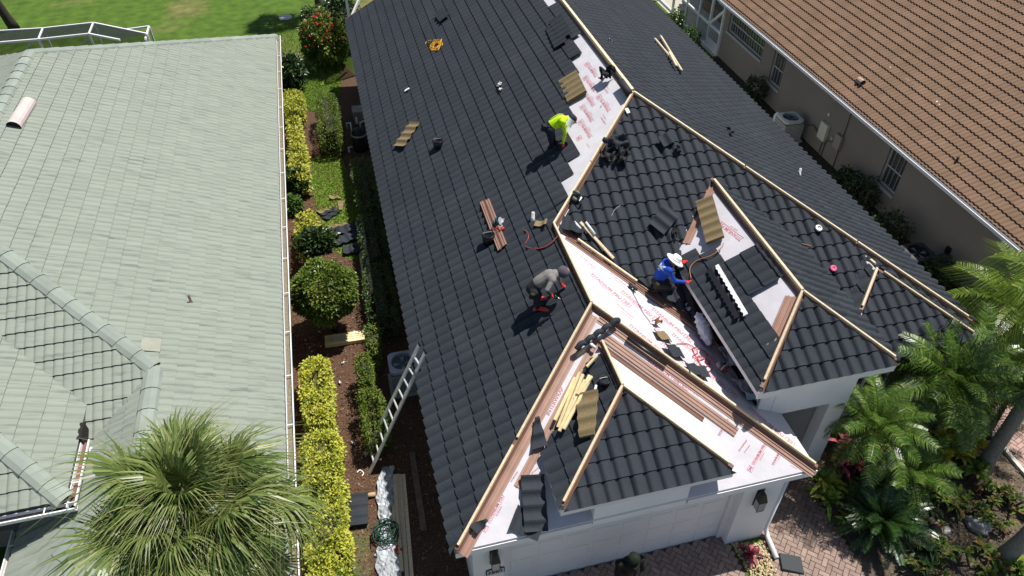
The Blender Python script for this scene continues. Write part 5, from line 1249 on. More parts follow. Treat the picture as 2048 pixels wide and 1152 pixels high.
loose('F', (1322, 302), (1352, 286), tileblk, 'bent black tile offcut high on the front slope', nw=1.6, ly=.26, lift=.11, roll=.25, group=TB)
loose('F', (1118, 462), (1150, 470), tileblk, 'black tile offcut at the top of the white valley', nw=2, ly=.3, lift=.1, cut=.5, group=TB)
# white and black corrugated closure strips on the entry slope
def strip_(uv, uv2, m, wd, lab, lift):
    A = hit(*uv, PLN['N']); B = hit(*uv2, PLN['N']); L = (B - A).length; n = int(L / .03); V = []; F = []
    for i in range(n + 1):
        x = L * i / n; e = .03 * abs(math.sin(math.pi * x / .12)); V += [(x, 0, 0), (x, wd - e, 0), (x, wd - e, .03), (x, 0, .03)]
    for i in range(n):
        a = 4 * i; b = a + 4; F += [[a, b, b + 1, a + 1], [a + 1, b + 1, b + 2, a + 2], [a + 2, b + 2, b + 3, a + 3], [a + 3, b + 3, b, a]]
    F += [[0, 1, 2, 3], [4 * n + 3, 4 * n + 2, 4 * n + 1, 4 * n]]
    o = part('closure_strip', V, F, m); o.matrix_world = basis('N', A, B, lift); tag(o, lab, 'closure strip')
strip_((1500, 635), (1441, 536), mat('bright_white', (.82, .82, .82), .5), .10, 'white scalloped closure strip on the entry slope', .10)
strip_((1484, 640), (1426, 543), black, .13, 'black scalloped closure strip beside the white one', .10)
# battens and lumber
def plank(k, uv, uv2, wd, ht, m, lab, lift=.07, group=None, cat='board', nm='board', top=None, dz=0):
    A = hit(*uv, PLN[k]); B = hit(*uv2, PLN[k]); L = (B - A).length
    o = MB().box(0, L, -wd / 2, wd / 2, 0, ht).build(nm, m, rnd=random.random()); bevel(o, .005, 1); o.matrix_world = basis(k, A, B, lift, dz); tag(o, lab, cat, group); return o
ORD = ['second', 'third', 'fifth', 'fourth', 'rightmost', 'leftmost']
BG = 'pale pine battens on the garage roof'
bt = [((1122, 862), (1165, 752)), ((1131, 858), (1172, 756)), ((1139, 852), (1185, 758)), ((1127, 872), (1178, 770)), ((1136, 868), (1188, 768)), ((1118, 850), (1158, 765))]
for i, (a, b) in enumerate(bt): plank('Bl', a, b, .05, .045, pine_pale, ORD[i] + ' pale pine batten from the left in the bundle along the dormer valley', lift=.09 + .047 * (i // 3), group=BG, nm='batten', cat='batten')
for a, b, l, lab in (((1136, 738), (1176, 708), .12, 'short pale batten pointing up left of the bundle'), ((1182, 745), (1203, 722), .16, 'short pale batten pointing at the dormer ridge'), ((1165, 800), (1193, 764), .16, 'short pale batten beside the caulk gun')): plank('Bl', a, b, .045, .04, pine_pale, lab, lift=l, group=BG, nm='batten', cat='batten')
for i, (a, b, lab) in enumerate((((1305, 85), (1357, 148), 'long pine batten crossing two others on the right slope'), ((1315, 82), (1356, 152), 'pine batten crossing the long one on the right slope'), ((1330, 118), (1344, 146), 'short pine batten beneath the crossed pair'))): plank('R', a, b, .07, .045, pine, lab, lift=.09 + .045 * i, nm='batten', cat='batten')
plank('F', (1158, 450), (1224, 522), .06, .045, pine, 'pine batten with caulk tubes lying on the front slope', lift=.09, nm='batten', cat='batten')
# brown flashing bundle
A = hit(975, 408, PL_L); B = hit(1012, 504, PL_L); L = (B - A).length
root = empty('flashing_bundle', (0, 0, 0), 'bundle of brown metal flashing on the black slope', 'flashing'); root.matrix_world = basis('L', A, B, .08)
for i in range(3):
    w0 = -.12 + i * .075; mb = MB(); pr = [(w0, .0), (w0, .05), (w0 + .03, .05), (w0 + .03, .015), (w0 + .045, .015), (w0 + .045, .055), (w0 + .075, .055), (w0 + .075, .0)]
    for (y0, z0), (y1, z1) in zip(pr[:-1], pr[1:]): mb.poly([(.02 * i, y0, z0), (.02 * i, y1, z1), (L - .02 * i, y1, z1), (L - .02 * i, y0, z0)])
    mb.build('metal_channel', copper if i != 1 else brownmetal, root)
# buckets
def bucket(k, uv, r, h, lab, m=black, lean=0):
    root = empty('bucket', (0, 0, 0), lab, 'bucket'); P = hit(*uv, PLN[k]); root.matrix_world = Matrix.Translation(P + Vector((0, 0, .05))) @ Matrix.Rotation(lean, 4, 'Y')
    MB().lathe([(0, 0), (r * .86, 0), (r, h), (r * .93, h), (r * .8, .02), (0, .02)], (0, 0, 0), 20).build('pail', m, root, True)
    MB().lathe([(r * 1.0, h - .05), (r * 1.06, h - .045), (r * 1.06, h - .02), (r * 1.0, h - .015)], (0, 0, 0), 20).build('rim_band', m, root, True)
    MB().tube([(r * math.cos(t), r * .3 * math.sin(t) + r * .3, h - .03 + r * .9 * abs(math.sin(t)) * .1) for t in [math.pi * i / 10 for i in range(11)]], .006, 5).build('handle', galv, root); return root
bucket('L', (877, 299), .14, .25, 'black bucket right of the tan tile panel', mat('blue_black_plastic', (.015, .017, .022), .3))
bucket('L', (977, 490), .14, .26, 'black bucket left of the brown flashing bundle', mat('blue_black_plastic', (.015, .017, .022)))
bucket('Bl', (1208, 772), .10, .13, 'black pail sitting in the clutter on the dormer', black)
# yellow rope coil
def cable(name, pts, r, m, lab, cat, n=5):
    o = MB().tube(pts, r, n).build(name, m, None, True); tag(o, lab, cat); return o
def smooth(pts, k=6):
    P = [Vector(p) for p in pts]; out = []
    for i in range(len(P) - 1):
        p0, p1, p2, p3 = P[max(i - 1, 0)], P[i], P[i + 1], P[min(i + 2, len(P) - 1)]
        for j in range(k):
            t = j / k; out.append(.5 * ((2 * p1) + (p2 - p0) * t + (2 * p0 - 5 * p1 + 4 * p2 - p3) * t * t + (3 * p1 - p0 - 3 * p2 + p3) * t ** 3))
    return out + [P[-1]]
def pxline(k, uvs, lift=.075): return smooth([hit(u, v, PLN[k], lift + TLIFT.get(k, 0)) for u, v in uvs], 8)
c = hit(873, 98, PL_L); pts = []
for i in range(170):
    t = i * .22; rr = .17 + .06 * math.sin(i * .37) + .03 * math.sin(i * 1.3); x = rr * math.cos(t) * .8; y = rr * math.sin(t) * 1.3
    pts.append((c.x + x, c.y + y, zp(PL_L, c.x + x, 0) + .08 + .05 * abs(math.sin(i * .53))))
cable('rope', pts + pxline('L', [(884, 84), (870, 86), (856, 88), (851, 94)]), .013, mat('yellow_rope', (.62, .30, .015), .7, n=(30, .2)), 'yellow-orange coiled rope on the black slope', 'rope')
cable('strap', pxline('L', [(846, 66), (850, 74), (854, 84), (860, 100)], .08), .016, black, 'black strap lying beside the yellow rope', 'strap')
redh = mat('red_hose', (.30, .06, .045), .5)
cable('air_hose', pxline('L', [(1032, 470), (1042, 466), (1055, 472), (1056, 485), (1048, 497), (1058, 503), (1080, 504), (1100, 495), (1112, 483), (1120, 476)]), .012, redh, 'dull red air hose looping on the black slope', 'hose')
cable('cable', pxline('L', [(1062, 452), (1075, 440), (1100, 425), (1130, 405), (1146, 395)]), .007, black, 'thin black cable running up to the hip saw', 'cable')
cable('air_hose', [p for p in pxline('N', [(1380, 565), (1378, 545), (1392, 530), (1420, 520), (1440, 505), (1445, 495)], .11)], .010, mat('orange_hose', (.42, .18, .10), .5), 'thin orange hose hanging over the entry slope', 'hose')
cable('air_hose', pxline('F', [(1515, 462), (1540, 470), (1570, 485), (1600, 497), (1618, 502)], .12), .009, mat('orange_hose', (.42, .18, .10), .5), 'thin orange hose on the slope right of the entry ridge', 'hose')
t0 = [(1352, 690), (1375, 690), (1395, 705), (1385, 715), (1400, 722), (1415, 712), (1400, 700), (1385, 700), (1405, 735), (1420, 725), (1395, 715), (1410, 745), (1425, 740)]
cable('air_hose', pxline('W', t0, .03), .009, mat('bright_red_hose', (.50, .05, .07), .5), 'tangled red air hose on the white valley', 'hose')
cable('string', pxline('W', [(1262, 580), (1275, 605), (1285, 625), (1300, 645)], .02), .006, black, 'thin dark string across the white valley', 'string')
cable('string', pxline('L', [(806, 345), (812, 339), (820, 336)], .07), .006, white, 'white string curl on the black slope', 'string')
for (k, q, lab) in (('F', [(1222, 440), (1228, 428), (1240, 418)], 'thin wire curl on the front slope'), ('G', [(1270, 850), (1300, 855), (1315, 860)], 'thin black wire on the white underlayment right of the dormer')):
    cable('wire', pxline(k, q, .08 if k == 'F' else .02), .005, galv if k == 'F' else black, lab, 'wire')
# crumpled scraps: small thin bent sheets
def scrap(k, uv, r, m, lab, cat='scrap', nm='scrap', lift=.08, amp=.05, sub=6, asp=1.0):
    P = hit(*uv, PLN[k]); n = NRM[k]; bm = bmesh.new(); bmesh.ops.create_grid(bm, x_segments=sub, y_segments=sub, size=1)
    ph = [random.uniform(0, 6) for _ in range(5)]
    for v in bm.verts:
        x, y = v.co.x, v.co.y; q = 1 - .3 * (abs(math.sin(3 * math.atan2(y, x) + ph[0]))) * min(1, math.hypot(x, y))
        v.co = Vector((x * r * q, y * r * asp * q, amp * (math.sin(x * 3 + ph[1]) * math.sin(y * 4 + ph[2]) + .6 * math.sin(x * 7 + ph[3]) * math.cos(y * 5 + ph[4]))))
    mn = min(v.co.z for v in bm.verts)
    for v in bm.verts: v.co.z -= mn
    me = bpy.data.meshes.new(nm); bm.to_mesh(me); bm.free()
    o = obj(nm, me, None, m); me.polygons.foreach_set('use_smooth', [True] * len(me.polygons)); sm = o.modifiers.new('s', 'SOLIDIFY'); sm.thickness = .006; sm.offset = 1
    a = random.uniform(0, 6); o.matrix_world = basis(k, P, P + Vector((math.cos(a), math.sin(a), 0)), lift); tag(o, lab, cat); return o
paper = mat('white_paper', (.78, .77, .75), .7)
scrap('L', (818, 186), .10, paper, 'white paper scrap on the black slope', asp=.5, amp=.02)
scrap('L', (1004, 178), .07, paper, 'small white rag left of the ridge', amp=.05); scrap('L', (1006, 187), .05, paper, 'tiny white rag below the other rag', amp=.04)
scrap('F', (1226, 296), .30, tileblk, 'crumpled black tile offcut pile high on the front slope', asp=.6, amp=.10, sub=9); scrap('F', (1240, 322), .22, blackm, 'torn black membrane hanging below the crumpled pile', asp=.7, amp=.10, sub=8); scrap('F', (1212, 318), .16, blackm, 'torn black membrane against the left hip board', amp=.08)
scrap('F', (1352, 305), .12, blackm, 'torn black membrane below the bent offcut', amp=.06, asp=.5); scrap('F', (1345, 472), .13, blackm, 'torn black membrane beside the askew panel', asp=.4)
scrap('W', (1262, 578), .13, blackm, 'black membrane scrap at the top of the string', asp=.5, lift=.02, amp=.03)
scrap('W', (1309, 650), .10, mat('leather', (.22, .10, .05), .7), 'brown leather pouch on the white valley', 'pouch', lift=.03, asp=.6, amp=.06)
scrap('F', (1224, 156), .01, black, 'tiny black clip by the ridge', lift=.08)
scrap('L', (1219, 158), .20, blackm, 'black tool bag slumped against the ridge board', 'bag', 'tool_bag', lift=.02, amp=.12, sub=8)
scrap('W', (1398, 655), .20, paper, 'crumpled white paper sack beside the valley clutter', 'sack', lift=.03, amp=.09, asp=.6, sub=8); scrap('W', (1366, 628), .10, mat('clear_plastic', (.45, .47, .5), .3), 'clump of clear plastic in the valley', 'plastic', lift=.03, amp=.1)
scrap('R', (1452, 272), .12, blackm, 'torn black membrane on the right slope near the hip', asp=.4, lift=.09); scrap('R', (1216, 90), .10, black, 'dark wedge lying on the right slope', asp=.3, lift=.09, amp=.02)
plm = mat('clear_sheet', (.42, .46, .52), .18, spec=.7, n=(5, .25), trans=.25)
scrap('W', (1468, 735), .42, plm, 'rumpled clear plastic sheet under the entry eave', 'plastic sheet', 'plastic_sheet', lift=.03, amp=.10, sub=16, asp=.7); scrap('W', (1490, 790), .32, plm, 'rumpled clear plastic sheet at the entry corner', 'plastic sheet', 'plastic_sheet', lift=.03, amp=.07, sub=14, asp=.8)
# the white sack standing in the gap under the entry eave
root = MB(); A = aty(1395, 625, 9.35); B = aty(1420, 690, 8.65)
pts = [A + (B - A) * t for t in np.linspace(0, 1, 9)]; root.tube(smooth(pts, 3), [.03, .06, .075, .095, .08, .105, .12, .10, .115, .125, .105, .12, .13, .11, .125, .12, .10, .115, .105, .085, .09, .075, .06, .05, .02][:25], 14)
root.V = [tuple(Vector(v) + Vector((math.sin(v[2] * 60 + v[1] * 35), math.cos(v[1] * 47 + v[2] * 30), math.sin(v[0] * 70 + v[1] * 20))) * .014) for v in root.V]
o = root.build('sack', mat('white_sack', (.60, .64, .72), .6, n=(7, .15), bump=(18, .8)), None, True); tag(o, 'white woven sack leaning under the entry eave', 'sack')
scrap('W', (1428, 668), .10, mat('orange_cloth', (.45, .10, .02), .7), 'orange cloth in the dark gap under the entry eave', 'cloth', lift=.05, amp=.08)
# black pipe lengths
def pipe(k, uv, uv2, r, m, lab, lift=.05, nm='pipe', cat='pipe', n=12):
    A = hit(*uv, PLN[k]); B = hit(*uv2, PLN[k]); L = (B - A).length; o = MB().tube([(0, 0, r), (L, 0, r)], r, n).build(nm, m, None, True); o.matrix_world = basis(k, A, B, lift); tag(o, lab, cat); return o
pipe('G', (1252, 678), (1330, 732), .035, black, 'black pipe lying along the garage right hip', lift=.05)
pipe('L', (1246, 172), (1262, 196), .09, mat('black_roll', (.03, .03, .033), .7), 'short black membrane roll at the ridge end', lift=.02, nm='membrane_roll', cat='roll')
pipe('F', (1146, 449), (1160, 464), .028, mat('tube_white', (.7, .72, .75), .4), 'white caulk tube left of the batten on the front slope', nm='caulk_tube', cat='caulk tube', lift=.08)
pipe('F', (1168, 452), (1186, 476), .026, mat('tube_white', (.7, .72, .75), .4), 'white caulk tube on the batten on the front slope', nm='caulk_tube', cat='caulk tube', lift=.14)
pipe('G', (1174, 688), (1188, 700), .03, paper, 'white roll beside the wavy black cap tiles', nm='paper_roll', cat='roll', lift=.1)
pipe('Bl', (1193, 800), (1198, 778), .022, paper, 'white caulk tube in the red gun on the dormer', nm='caulk_tube', cat='caulk tube', lift=.09)
o = scrap('Bl', (1190, 806), .035, mat('red_tool', (.45, .04, .03), .5), 'red caulk gun on the dormer tiles', 'caulk gun', 'caulk_gun', lift=.09, amp=.025)
# wavy black cap-tile strip arched over the dormer valley
root = empty('cap_tile_strip', (0, 0, 0), 'wavy strip of black cap tiles across the dormer valley', 'cap tiles')
A = hit(1152, 712, PL_G, .18); B = hit(1234, 654, PL_G, .16)
n = 5
for i in range(n):
    p0 = A + (B - A) * (i / n); p1 = A + (B - A) * ((i + 1.08) / n); md = (p0 + p1) / 2 + Vector((0, 0, .07))
    o = MB().tube(smooth([p0, md, p1], 4), .055, 8).build('cap_tile', tileblk, root, True, .5)
# phone-like nail box, discs
o = MB().box(-.07, .07, -.045, .045, 0, .04).build('nail_box', paper); bevel(o, .015, 2); seat(o, 'F', (1252, 228), (1256, 236), .08); tag(o, 'small white nail box below the peak', 'box')
def disc(k, uv, r, m, lab, cat, prof=None):
    P = hit(*uv, PLN[k]); n = NRM[k]; o = MB().lathe(prof or [(0, 0), (r, 0), (r, .02), (r * .45, .035), (r * .4, .02), (0, .02)], (0, 0, 0), 24).build(cat.replace(' ', '_'), m, None, True); o.matrix_world = basis(k, P, P + Vector((1, 0, 0)), .09); tag(o, lab, cat)
disc('F', (1632, 461), .085, mat('tin', (.6, .6, .6), .35, metal=.5), 'round silver tin lid on the slope right of the entry', 'tin lid')
disc('F', (1661, 541), .075, mat('pink_tape', (.7, .12, .22), .5), 'pink roll of tape on the slope right of the entry', 'tape roll')
o = scrap('F', (1415, 425), .12, galv, 'silver metal flashing piece right of the tan stack', 'flashing', asp=.4, lift=.15, amp=.03)
# plumbing vents on the black roof (pipes belong to the house)
for (k, u, v, h, r) in (('L', 1066, 442, .17, .035), ('R', 1597, 352, .16, .03)):
    P = hit(u, v, PLN[k]); MB().lathe([(r * 2.2, .03), (r * 1.2, .09), (r, .09), (r, h + .06), (r * .8, h + .06), (r * .8, h - .02), (0, h - .02)], P, 12).build('plumbing_vent', mat('pale_pipe', (.55, .56, .57), .5), roof, True)
# power saws
def saw(k, uv, lab, body, disc_c, ang):
    root = empty('circular_saw', (0, 0, 0), lab, 'circular saw'); seat(root, k, uv, None, .07, ang=ang)
    MB().box(-.13, .13, -.07, .07, 0, .008).build('base_plate', galv, root)
    MB().lathe([(0, 0), (.09, 0), (.09, .012), (.0, .014)], (0, -.03, .07), 24, axis=(0, -1, 0)).build('blade', disc_c, root)
    MB().lathe([(.1, 0), (.105, .02), (.1, .045), (.05, .05), (0, .05)], (0, -.01, .085), 20, axis=(0, 1, 0)).build('blade_guard', body, root, True)
    MB().tube([(-.06, .04, .05), (-.06, .12, .06), (.02, .13, .07)], .045, 10).build('motor', body, root, True)
    MB().tube(smooth([(-.02, .03, .12), (-.09, .03, .19), (-.16, .03, .17), (-.17, .03, .09)]), .02, 8).build('handle', black, root, True)
saw('L', (1005, 452), 'teal circular saw on the flashing bundle', mat('teal_tool', (.02, .10, .11), .4), alu, 1.0)
saw('F', (1151, 395), 'circular saw with dark red disc against the left hip', mat('grey_green_tool', (.13, .16, .12), .5), mat('red_disc', (.14, .02, .025), .5), 2.2)
saw('W', (1440, 746), 'grey circular saw at the end of the red hose', mat('grey_tool', (.35, .35, .36), .5), mat('red_disc2', (.35, .05, .05), .5), .4)
def drill(k, uv, lab, m, lift, ang):
    root = empty('drill', (0, 0, 0), lab, 'drill'); seat(root, k, uv, None, lift, ang=ang)
    MB().tube([(-.08, 0, .03), (.05, 0, .03), (.07, 0, .03)], [.032, .034, .02], 10).build('motor_housing', m, root, True)
    MB().tube([(.07, 0, .03), (.11, 0, .03)], [.018, .012], 8).build('chuck', black, root, True)
    MB().tube([(-.04, .02, .03), (-.06, .13, .03)], [.022, .02], 8).build('grip', black, root, True)
    MB().box(-.11, -.02, .12, .18, -.005, .06).build('battery', m, root)
drill('L', (1010, 467), 'red cordless drill beside the teal saw', mat('red_tool', (.45, .04, .03), .5), .09, .3)

# ---------------------------------------------------------------- ladders
def ladder(a0, a1, b0, b1, n, lab):
    root = empty('ladder', (0, 0, 0), lab, 'ladder'); a0, a1, b0, b1 = map(Vector, (a0, a1, b0, b1))
    for p, q in ((a0, a1), (b0, b1)):
        MB().beam(p, q, .034, .09, (b0 - a0).normalized(), False).build('rail', alu, root)
        MB().beam(q, q + (q - p).normalized() * .05, .034, .085, (b0 - a0).normalized(), False).build('rail_cap', black, root)
    for i in range(1, n):
        t = i / n; MB().tube([a0 + (a1 - a0) * t, b0 + (b1 - b0) * t], .024, 8).build('rung', alu, root)
ladder((-.86, 9.93, .01), at(838, 690, 2.95), (-.82, 9.45, .01), at(850, 706, 2.95), 11, 'aluminium ladder leaning on the black roof eave')
ladder(at(712, 445, .06), at(738, 640, .06), at(722, 432, .40), at(746, 585, .40), 12, 'aluminium ladder lying on edge in the shaded strip')
# ---------------------------------------------------------------- condensers and pool equipment
acm = mat('ac_grey', (.36, .38, .41), .6, n=(5, .1)); acd = mat('ac_louvre', (.10, .11, .115), .6)
def condenser(c, s, h, lab, m, md, group=None, rotz=0):
    root = empty('condenser', (c[0], c[1], 0), lab, 'condenser'); root.rotation_euler = (0, 0, rotz)
    MB().box(-s / 2 - .06, s / 2 + .06, -s / 2 - .06, s / 2 + .06, 0, .06).build('pad', mat('pad_concrete', (.4, .39, .37), .9), root)
    MB().box(-s / 2 + .02, s / 2 - .02, -s / 2 + .02, s / 2 - .02, .06, h - .1).build('coil_core', md, root)
    for i in range(12):
        z = .1 + (h - .22) * i / 12; mb = MB(); mb.box(-s / 2, s / 2, -s / 2, -s / 2 + .018, z, z + .022); mb.box(-s / 2, s / 2, s / 2 - .018, s / 2, z, z + .022); mb.box(-s / 2, -s / 2 + .018, -s / 2 + .018, s / 2 - .018, z, z + .022); mb.box(s / 2 - .018, s / 2, -s / 2 + .018, s / 2 - .018, z, z + .022); mb.build('louvre', m, root)
    k = 28; V = []; F = []
    for i in range(k):
        t = 2 * math.pi * i / k; cx, cy = math.cos(t), math.sin(t); q = s / 2 / max(abs(cx), abs(cy)); q = min(q, s / 2 * 1.25); r = s * .40
        V += [(cx * q, cy * q, h - .1), (cx * q, cy * q, h - .02), (cx * r, cy * r, h), (cx * r * .96, cy * r * .96, h - .12)]
    for i in range(k):
        a = 4 * i; b = 4 * ((i + 1) % k); F += [[a, b, b + 1, a + 1], [a + 1, b + 1, b + 2, a + 2], [a + 2, b + 2, b + 3, a + 3]]
    part('top_shroud', V, F, m, root, False)
    MB().lathe([(0, h - .10), (s * .385, h - .12)], (0, 0, 0), 24).build('fan_well', dark, root)
    for i in range(4):
        a = math.pi / 2 * i; MB().prism([(math.cos(a) * .05, math.sin(a) * .05, h - .09), (math.cos(a - .25) * s * .34, math.sin(a - .25) * s * .34, h - .095), (math.cos(a + .25) * s * .34, math.sin(a + .25) * s * .34, h - .085)], [(math.cos(a) * .05, math.sin(a) * .05, h - .085), (math.cos(a - .25) * s * .34, math.sin(a - .25) * s * .34, h - .09), (math.cos(a + .25) * s * .34, math.sin(a + .25) * s * .34, h - .08)]).build('fan_blade', galv, root)
    gr = MB()
    for i in range(7):
        x = -s * .33 + i * s * .11; y = math.sqrt(max(0, (s * .38) ** 2 - x * x)); gr.tube([(x, -y, h - .035), (x, y, h - .035)], .004, 4)
    o = gr.build('fan_guard', black, root); o['kind'] = 'stuff'
    return root
P = at(803, 722, .85); condenser((P.x + .02, P.y), .66, .85, 'grey condenser unit beside the leaning ladder', acm, acd)
P = at(1582, 233, .85); condenser((P.x, P.y), .72, .85, 'cream condenser unit against the taupe wall', mat('ac_cream', (.62, .62, .55), .6), acd)
P = at(1838, 502, .75); condenser((P.x, P.y), .74, .75, 'dark condenser unit against the taupe wall near the palms', mat('ac_dark', (.05, .055, .06), .5), mat('ac_black', (.02, .02, .022), .7))
P = at(716, 258, .8); root = empty('pool_filter', (P.x, P.y, 0), 'black pool filter tank with white pipes under the eave', 'pool filter')
MB().lathe([(0, 0), (.24, 0), (.25, .1), (.25, .62), (.22, .74), (.12, .82), (0, .84)], (0, 0, 0), 22).build('tank', mat('tank_black', (.016, .016, .017), .45), root, True)
MB().lathe([(.255, .58), (.275, .59), (.275, .64), (.255, .65)], (0, 0, 0), 22).build('clamp_band', galv, root, True)
pvc = mat('pvc_white', (.62, .63, .62), .5)
for q in ([(-.22, .35, .1), (-.22, .35, .75), (-.22, .45, .82), (-.35, .45, .82), (-.35, .45, .6)], [(.1, .4, .2), (.1, .4, .8), (.25, .4, .86)], [(-.28, -.1, .2), (-.42, -.1, .2), (-.42, -.3, .12)], [(0, .3, .84), (0, .45, 1.0)]):
    MB().tube(q, .028, 8).build('pvc_pipe', pvc, root, True)
P = at(1557, 222, .6); o = MB().lathe([(0, 0), (.11, 0), (.12, .05), (.12, .42), (.07, .5), (.04, .55), (0, .55)], (P.x, P.y, 0), 16).build('gas_bottle', white, None, True); tag(o, 'white gas bottle left of the cream condenser', 'gas bottle')
# ---------------------------------------------------------------- side yard clutter
def gplank(a, b, wd, ht, z, m, nm, par):
    return bevel(MB().beam((*a, z), (*b, z), wd, ht).build(nm, m, par, rnd=random.random()), .005, 1)
p0 = at(650, 684, .1); p1 = at(729, 672, .1); root = empty('lumber_stack', (0, 0, 0), 'strapped stack of pale lumber across the mulch path', 'lumber')
d = (p1 - p0).normalized(); s = Vector((-d.y, d.x, 0))
for r in range(3):
    for c in range(4): q0 = p0 + s * (c * .085 - .1); q1 = p1 + s * (c * .085 - .1); gplank(q0[:2], q1[:2], .08, .036, .02 + r * .038, pine_pale, 'board', root)
for f in (.25, .75):
    q = p0 + (p1 - p0) * f; MB().beam((q.x - s.x * .16, q.y - s.y * .16, .136), (q.x + s.x * .22, q.y + s.y * .22, .136), .015, .004).build('strap', white, root)
root = empty('lumber_stack', (0, 0, 0), 'loose long boards on the ground beside the plastic sheet', 'lumber')
for i in range(5):
    a = at(783 + i * 6, 948 + 3 * (i % 2), .05); b = at(794 + i * 7 + (i % 3) * 3, 1135 + 9 * i, .05); gplank(a[:2], b[:2], .075, .04, .02 + .04 * (i % 2), pine, 'board', root)
a = at(824, 905, .05); b = at(848, 1062, .05); o = gplank(a[:2], b[:2], .13, .05, .02, mat('old_wood', (.16, .11, .08), .9, n=(9, .3)), 'board', None); tag(o, 'single dark board in the shade by the house wall', 'board')
root = empty('picket_stack', (0, 0, 0), 'short wooden stakes at the tip of the S-shaped hedge', 'stakes')
for i in range(5):
    a = at(727 + i * 4, 655 - i * 3, .1); b = at(732 + i * 5, 634 - i * 2, .1); gplank(a[:2], b[:2], .04, .02, .03 + .02 * i, mat('old_wood', (.16, .11, .08)), 'stake', root)
def gscrap(uv, r, m, lab, cat='scrap', nm='scrap', **k): return scrap('g', uv, r, m, lab, cat, nm, lift=.02, **k)
clr = mat('clear_sheet2', (.50, .53, .56), .2, spec=.7, n=(4, .3), trans=.2)
# long plastic sheet strip
bm = bmesh.new(); nx, ny = 60, 14; rows = []
for i in range(nx + 1):
    t = i / nx; c = at(775 - 8 * math.sin(t * 3) + 8 * t, 935 + 225 * t, .05); wd = .13 + .07 * t + .05 * math.sin(t * 9); row = []
    for j in range(ny + 1):
        f = j / ny * 2 - 1; row.append(bm.verts.new((c.x + f * wd + .02 * math.sin(i * .7 + j), c.y, .05 + .055 * abs(math.sin(i * .55 + j * 1.3)) * abs(math.sin(j * .9 + i * .23)) + .03 * random.random())))
    rows.append(row)
for i in range(nx):
    for j in range(ny): bm.faces.new((rows[i][j], rows[i][j + 1], rows[i + 1][j + 1], rows[i + 1][j]))
me = bpy.data.meshes.new('plastic_sheet'); bm.to_mesh(me); bm.free(); o = obj('plastic_sheet', me, None, clr); tag(o, 'long rumpled clear plastic sheet on the ground by the boards', 'plastic sheet')
c = at(772, 1068, .12); pts = []
for i in range(260):
    t = i * .23; rr = .17 + .07 * math.sin(i * .31) + .04 * math.sin(i * .11); pts.append((c.x + rr * math.cos(t), c.y + rr * math.sin(t) * 1.1, .16 + .06 * math.sin(i * .17) + .00035 * i))
cable('garden_hose', pts, .011, mat('green_hose', (.01, .045, .03), .4), 'dark green garden hose coil on the plastic sheet', 'hose')
for (uv, uv2, nw, lab) in (((737, 1055), (737, 995), 3, 'black tile panels half under the plastic sheet'), ((672, 498), (702, 488), 3.5, 'black tile panels piled at the edge of the grass patch'), ((668, 478), (700, 470), 3, 'black tile offcuts piled behind the other pile'), ((688, 514), (706, 512), 2, 'black tile panel in front of the pile')):
    loose('g', uv, uv2, tileblk, lab, nw=nw, ly=.40, lift=.05, sheets=3, group='tile panels on the ground', roll=random.uniform(-.05, .1))
for (uv, uv2, nw, cut, m, lab) in (((646, 436), (668, 424), 2, .5, tileblk, 'black tile offcut on the grass patch, upper'), ((655, 444), (676, 430), 2.4, .3, tileblk, 'black tile offcut on the grass patch, lower'), ((640, 432), (662, 422), 1.6, .7, tiletan, 'thin tan tile offcut lying left on the grass patch'), ((660, 402), (679, 400), 1.6, .8, tiletan, 'thin tan tile offcut at the top of the grass scraps'), ((676, 408), (680, 432), 1.8, .6, tiletan, 'tan tile offcut at the right of the grass scraps'), ((658, 464), (686, 458), 2.6, .2, tiletan, 'tan tile panel behind the black pile')):
    loose('g', uv, uv2, m, lab, nw=nw, ly=.24, lift=.04, cut=cut, group='tile offcuts on the ground')
pipe('g', (732, 995), (752, 992), .05, mat('cardboard', (.45, .32, .18), .8), 'cardboard tube at the end of the black tile panels', nm='cardboard_tube', cat='tube', lift=.02)
gscrap((796, 1105), .10, mat('red_tool', (.45, .04, .03)), 'red rag on the boards', amp=.05); gscrap((768, 1108), .16, mat('blue_grey_paper', (.32, .38, .45), .6), 'blue-grey paper on the plastic sheet', amp=.02)
for i, (u, v, l) in enumerate(((687, 728, 'crushed can on the mulch near the lumber'), (681, 768, 'crumpled wrapper on the mulch path'), (707, 889, 'crushed can beside the ladder foot'), (705, 1140, 'red and white wrapper at the hedge foot'))):
    gscrap((u, v), .055, mat('can_foil', (.5, .51, .54), .35, metal=.3), l, amp=.03, asp=.6)
cable('wire', smooth([at(714, 945, .03), at(720, 940, .03), at(727, 946, .03), at(724, 952, .03)]), .012, white, 'white wire loop on the mulch by the ladder', 'wire')
cable('dry_stems', smooth([at(592, 1040, .3), at(598, 1090, .2), at(606, 1150, .1)]), .02, mat('dry_wood', (.3, .22, .14), .9), 'dry cane leaning between gutter and yellow hedge', 'cane')
o = MB().box(.15, .5, 24.4, 24.9, 0, .5).build('wooden_crate', mat('grey_wood', (.35, .30, .24), .9, n=(8, .2))); tag(o, 'pale wooden box under the rear left eave', 'box'); bevel(o)
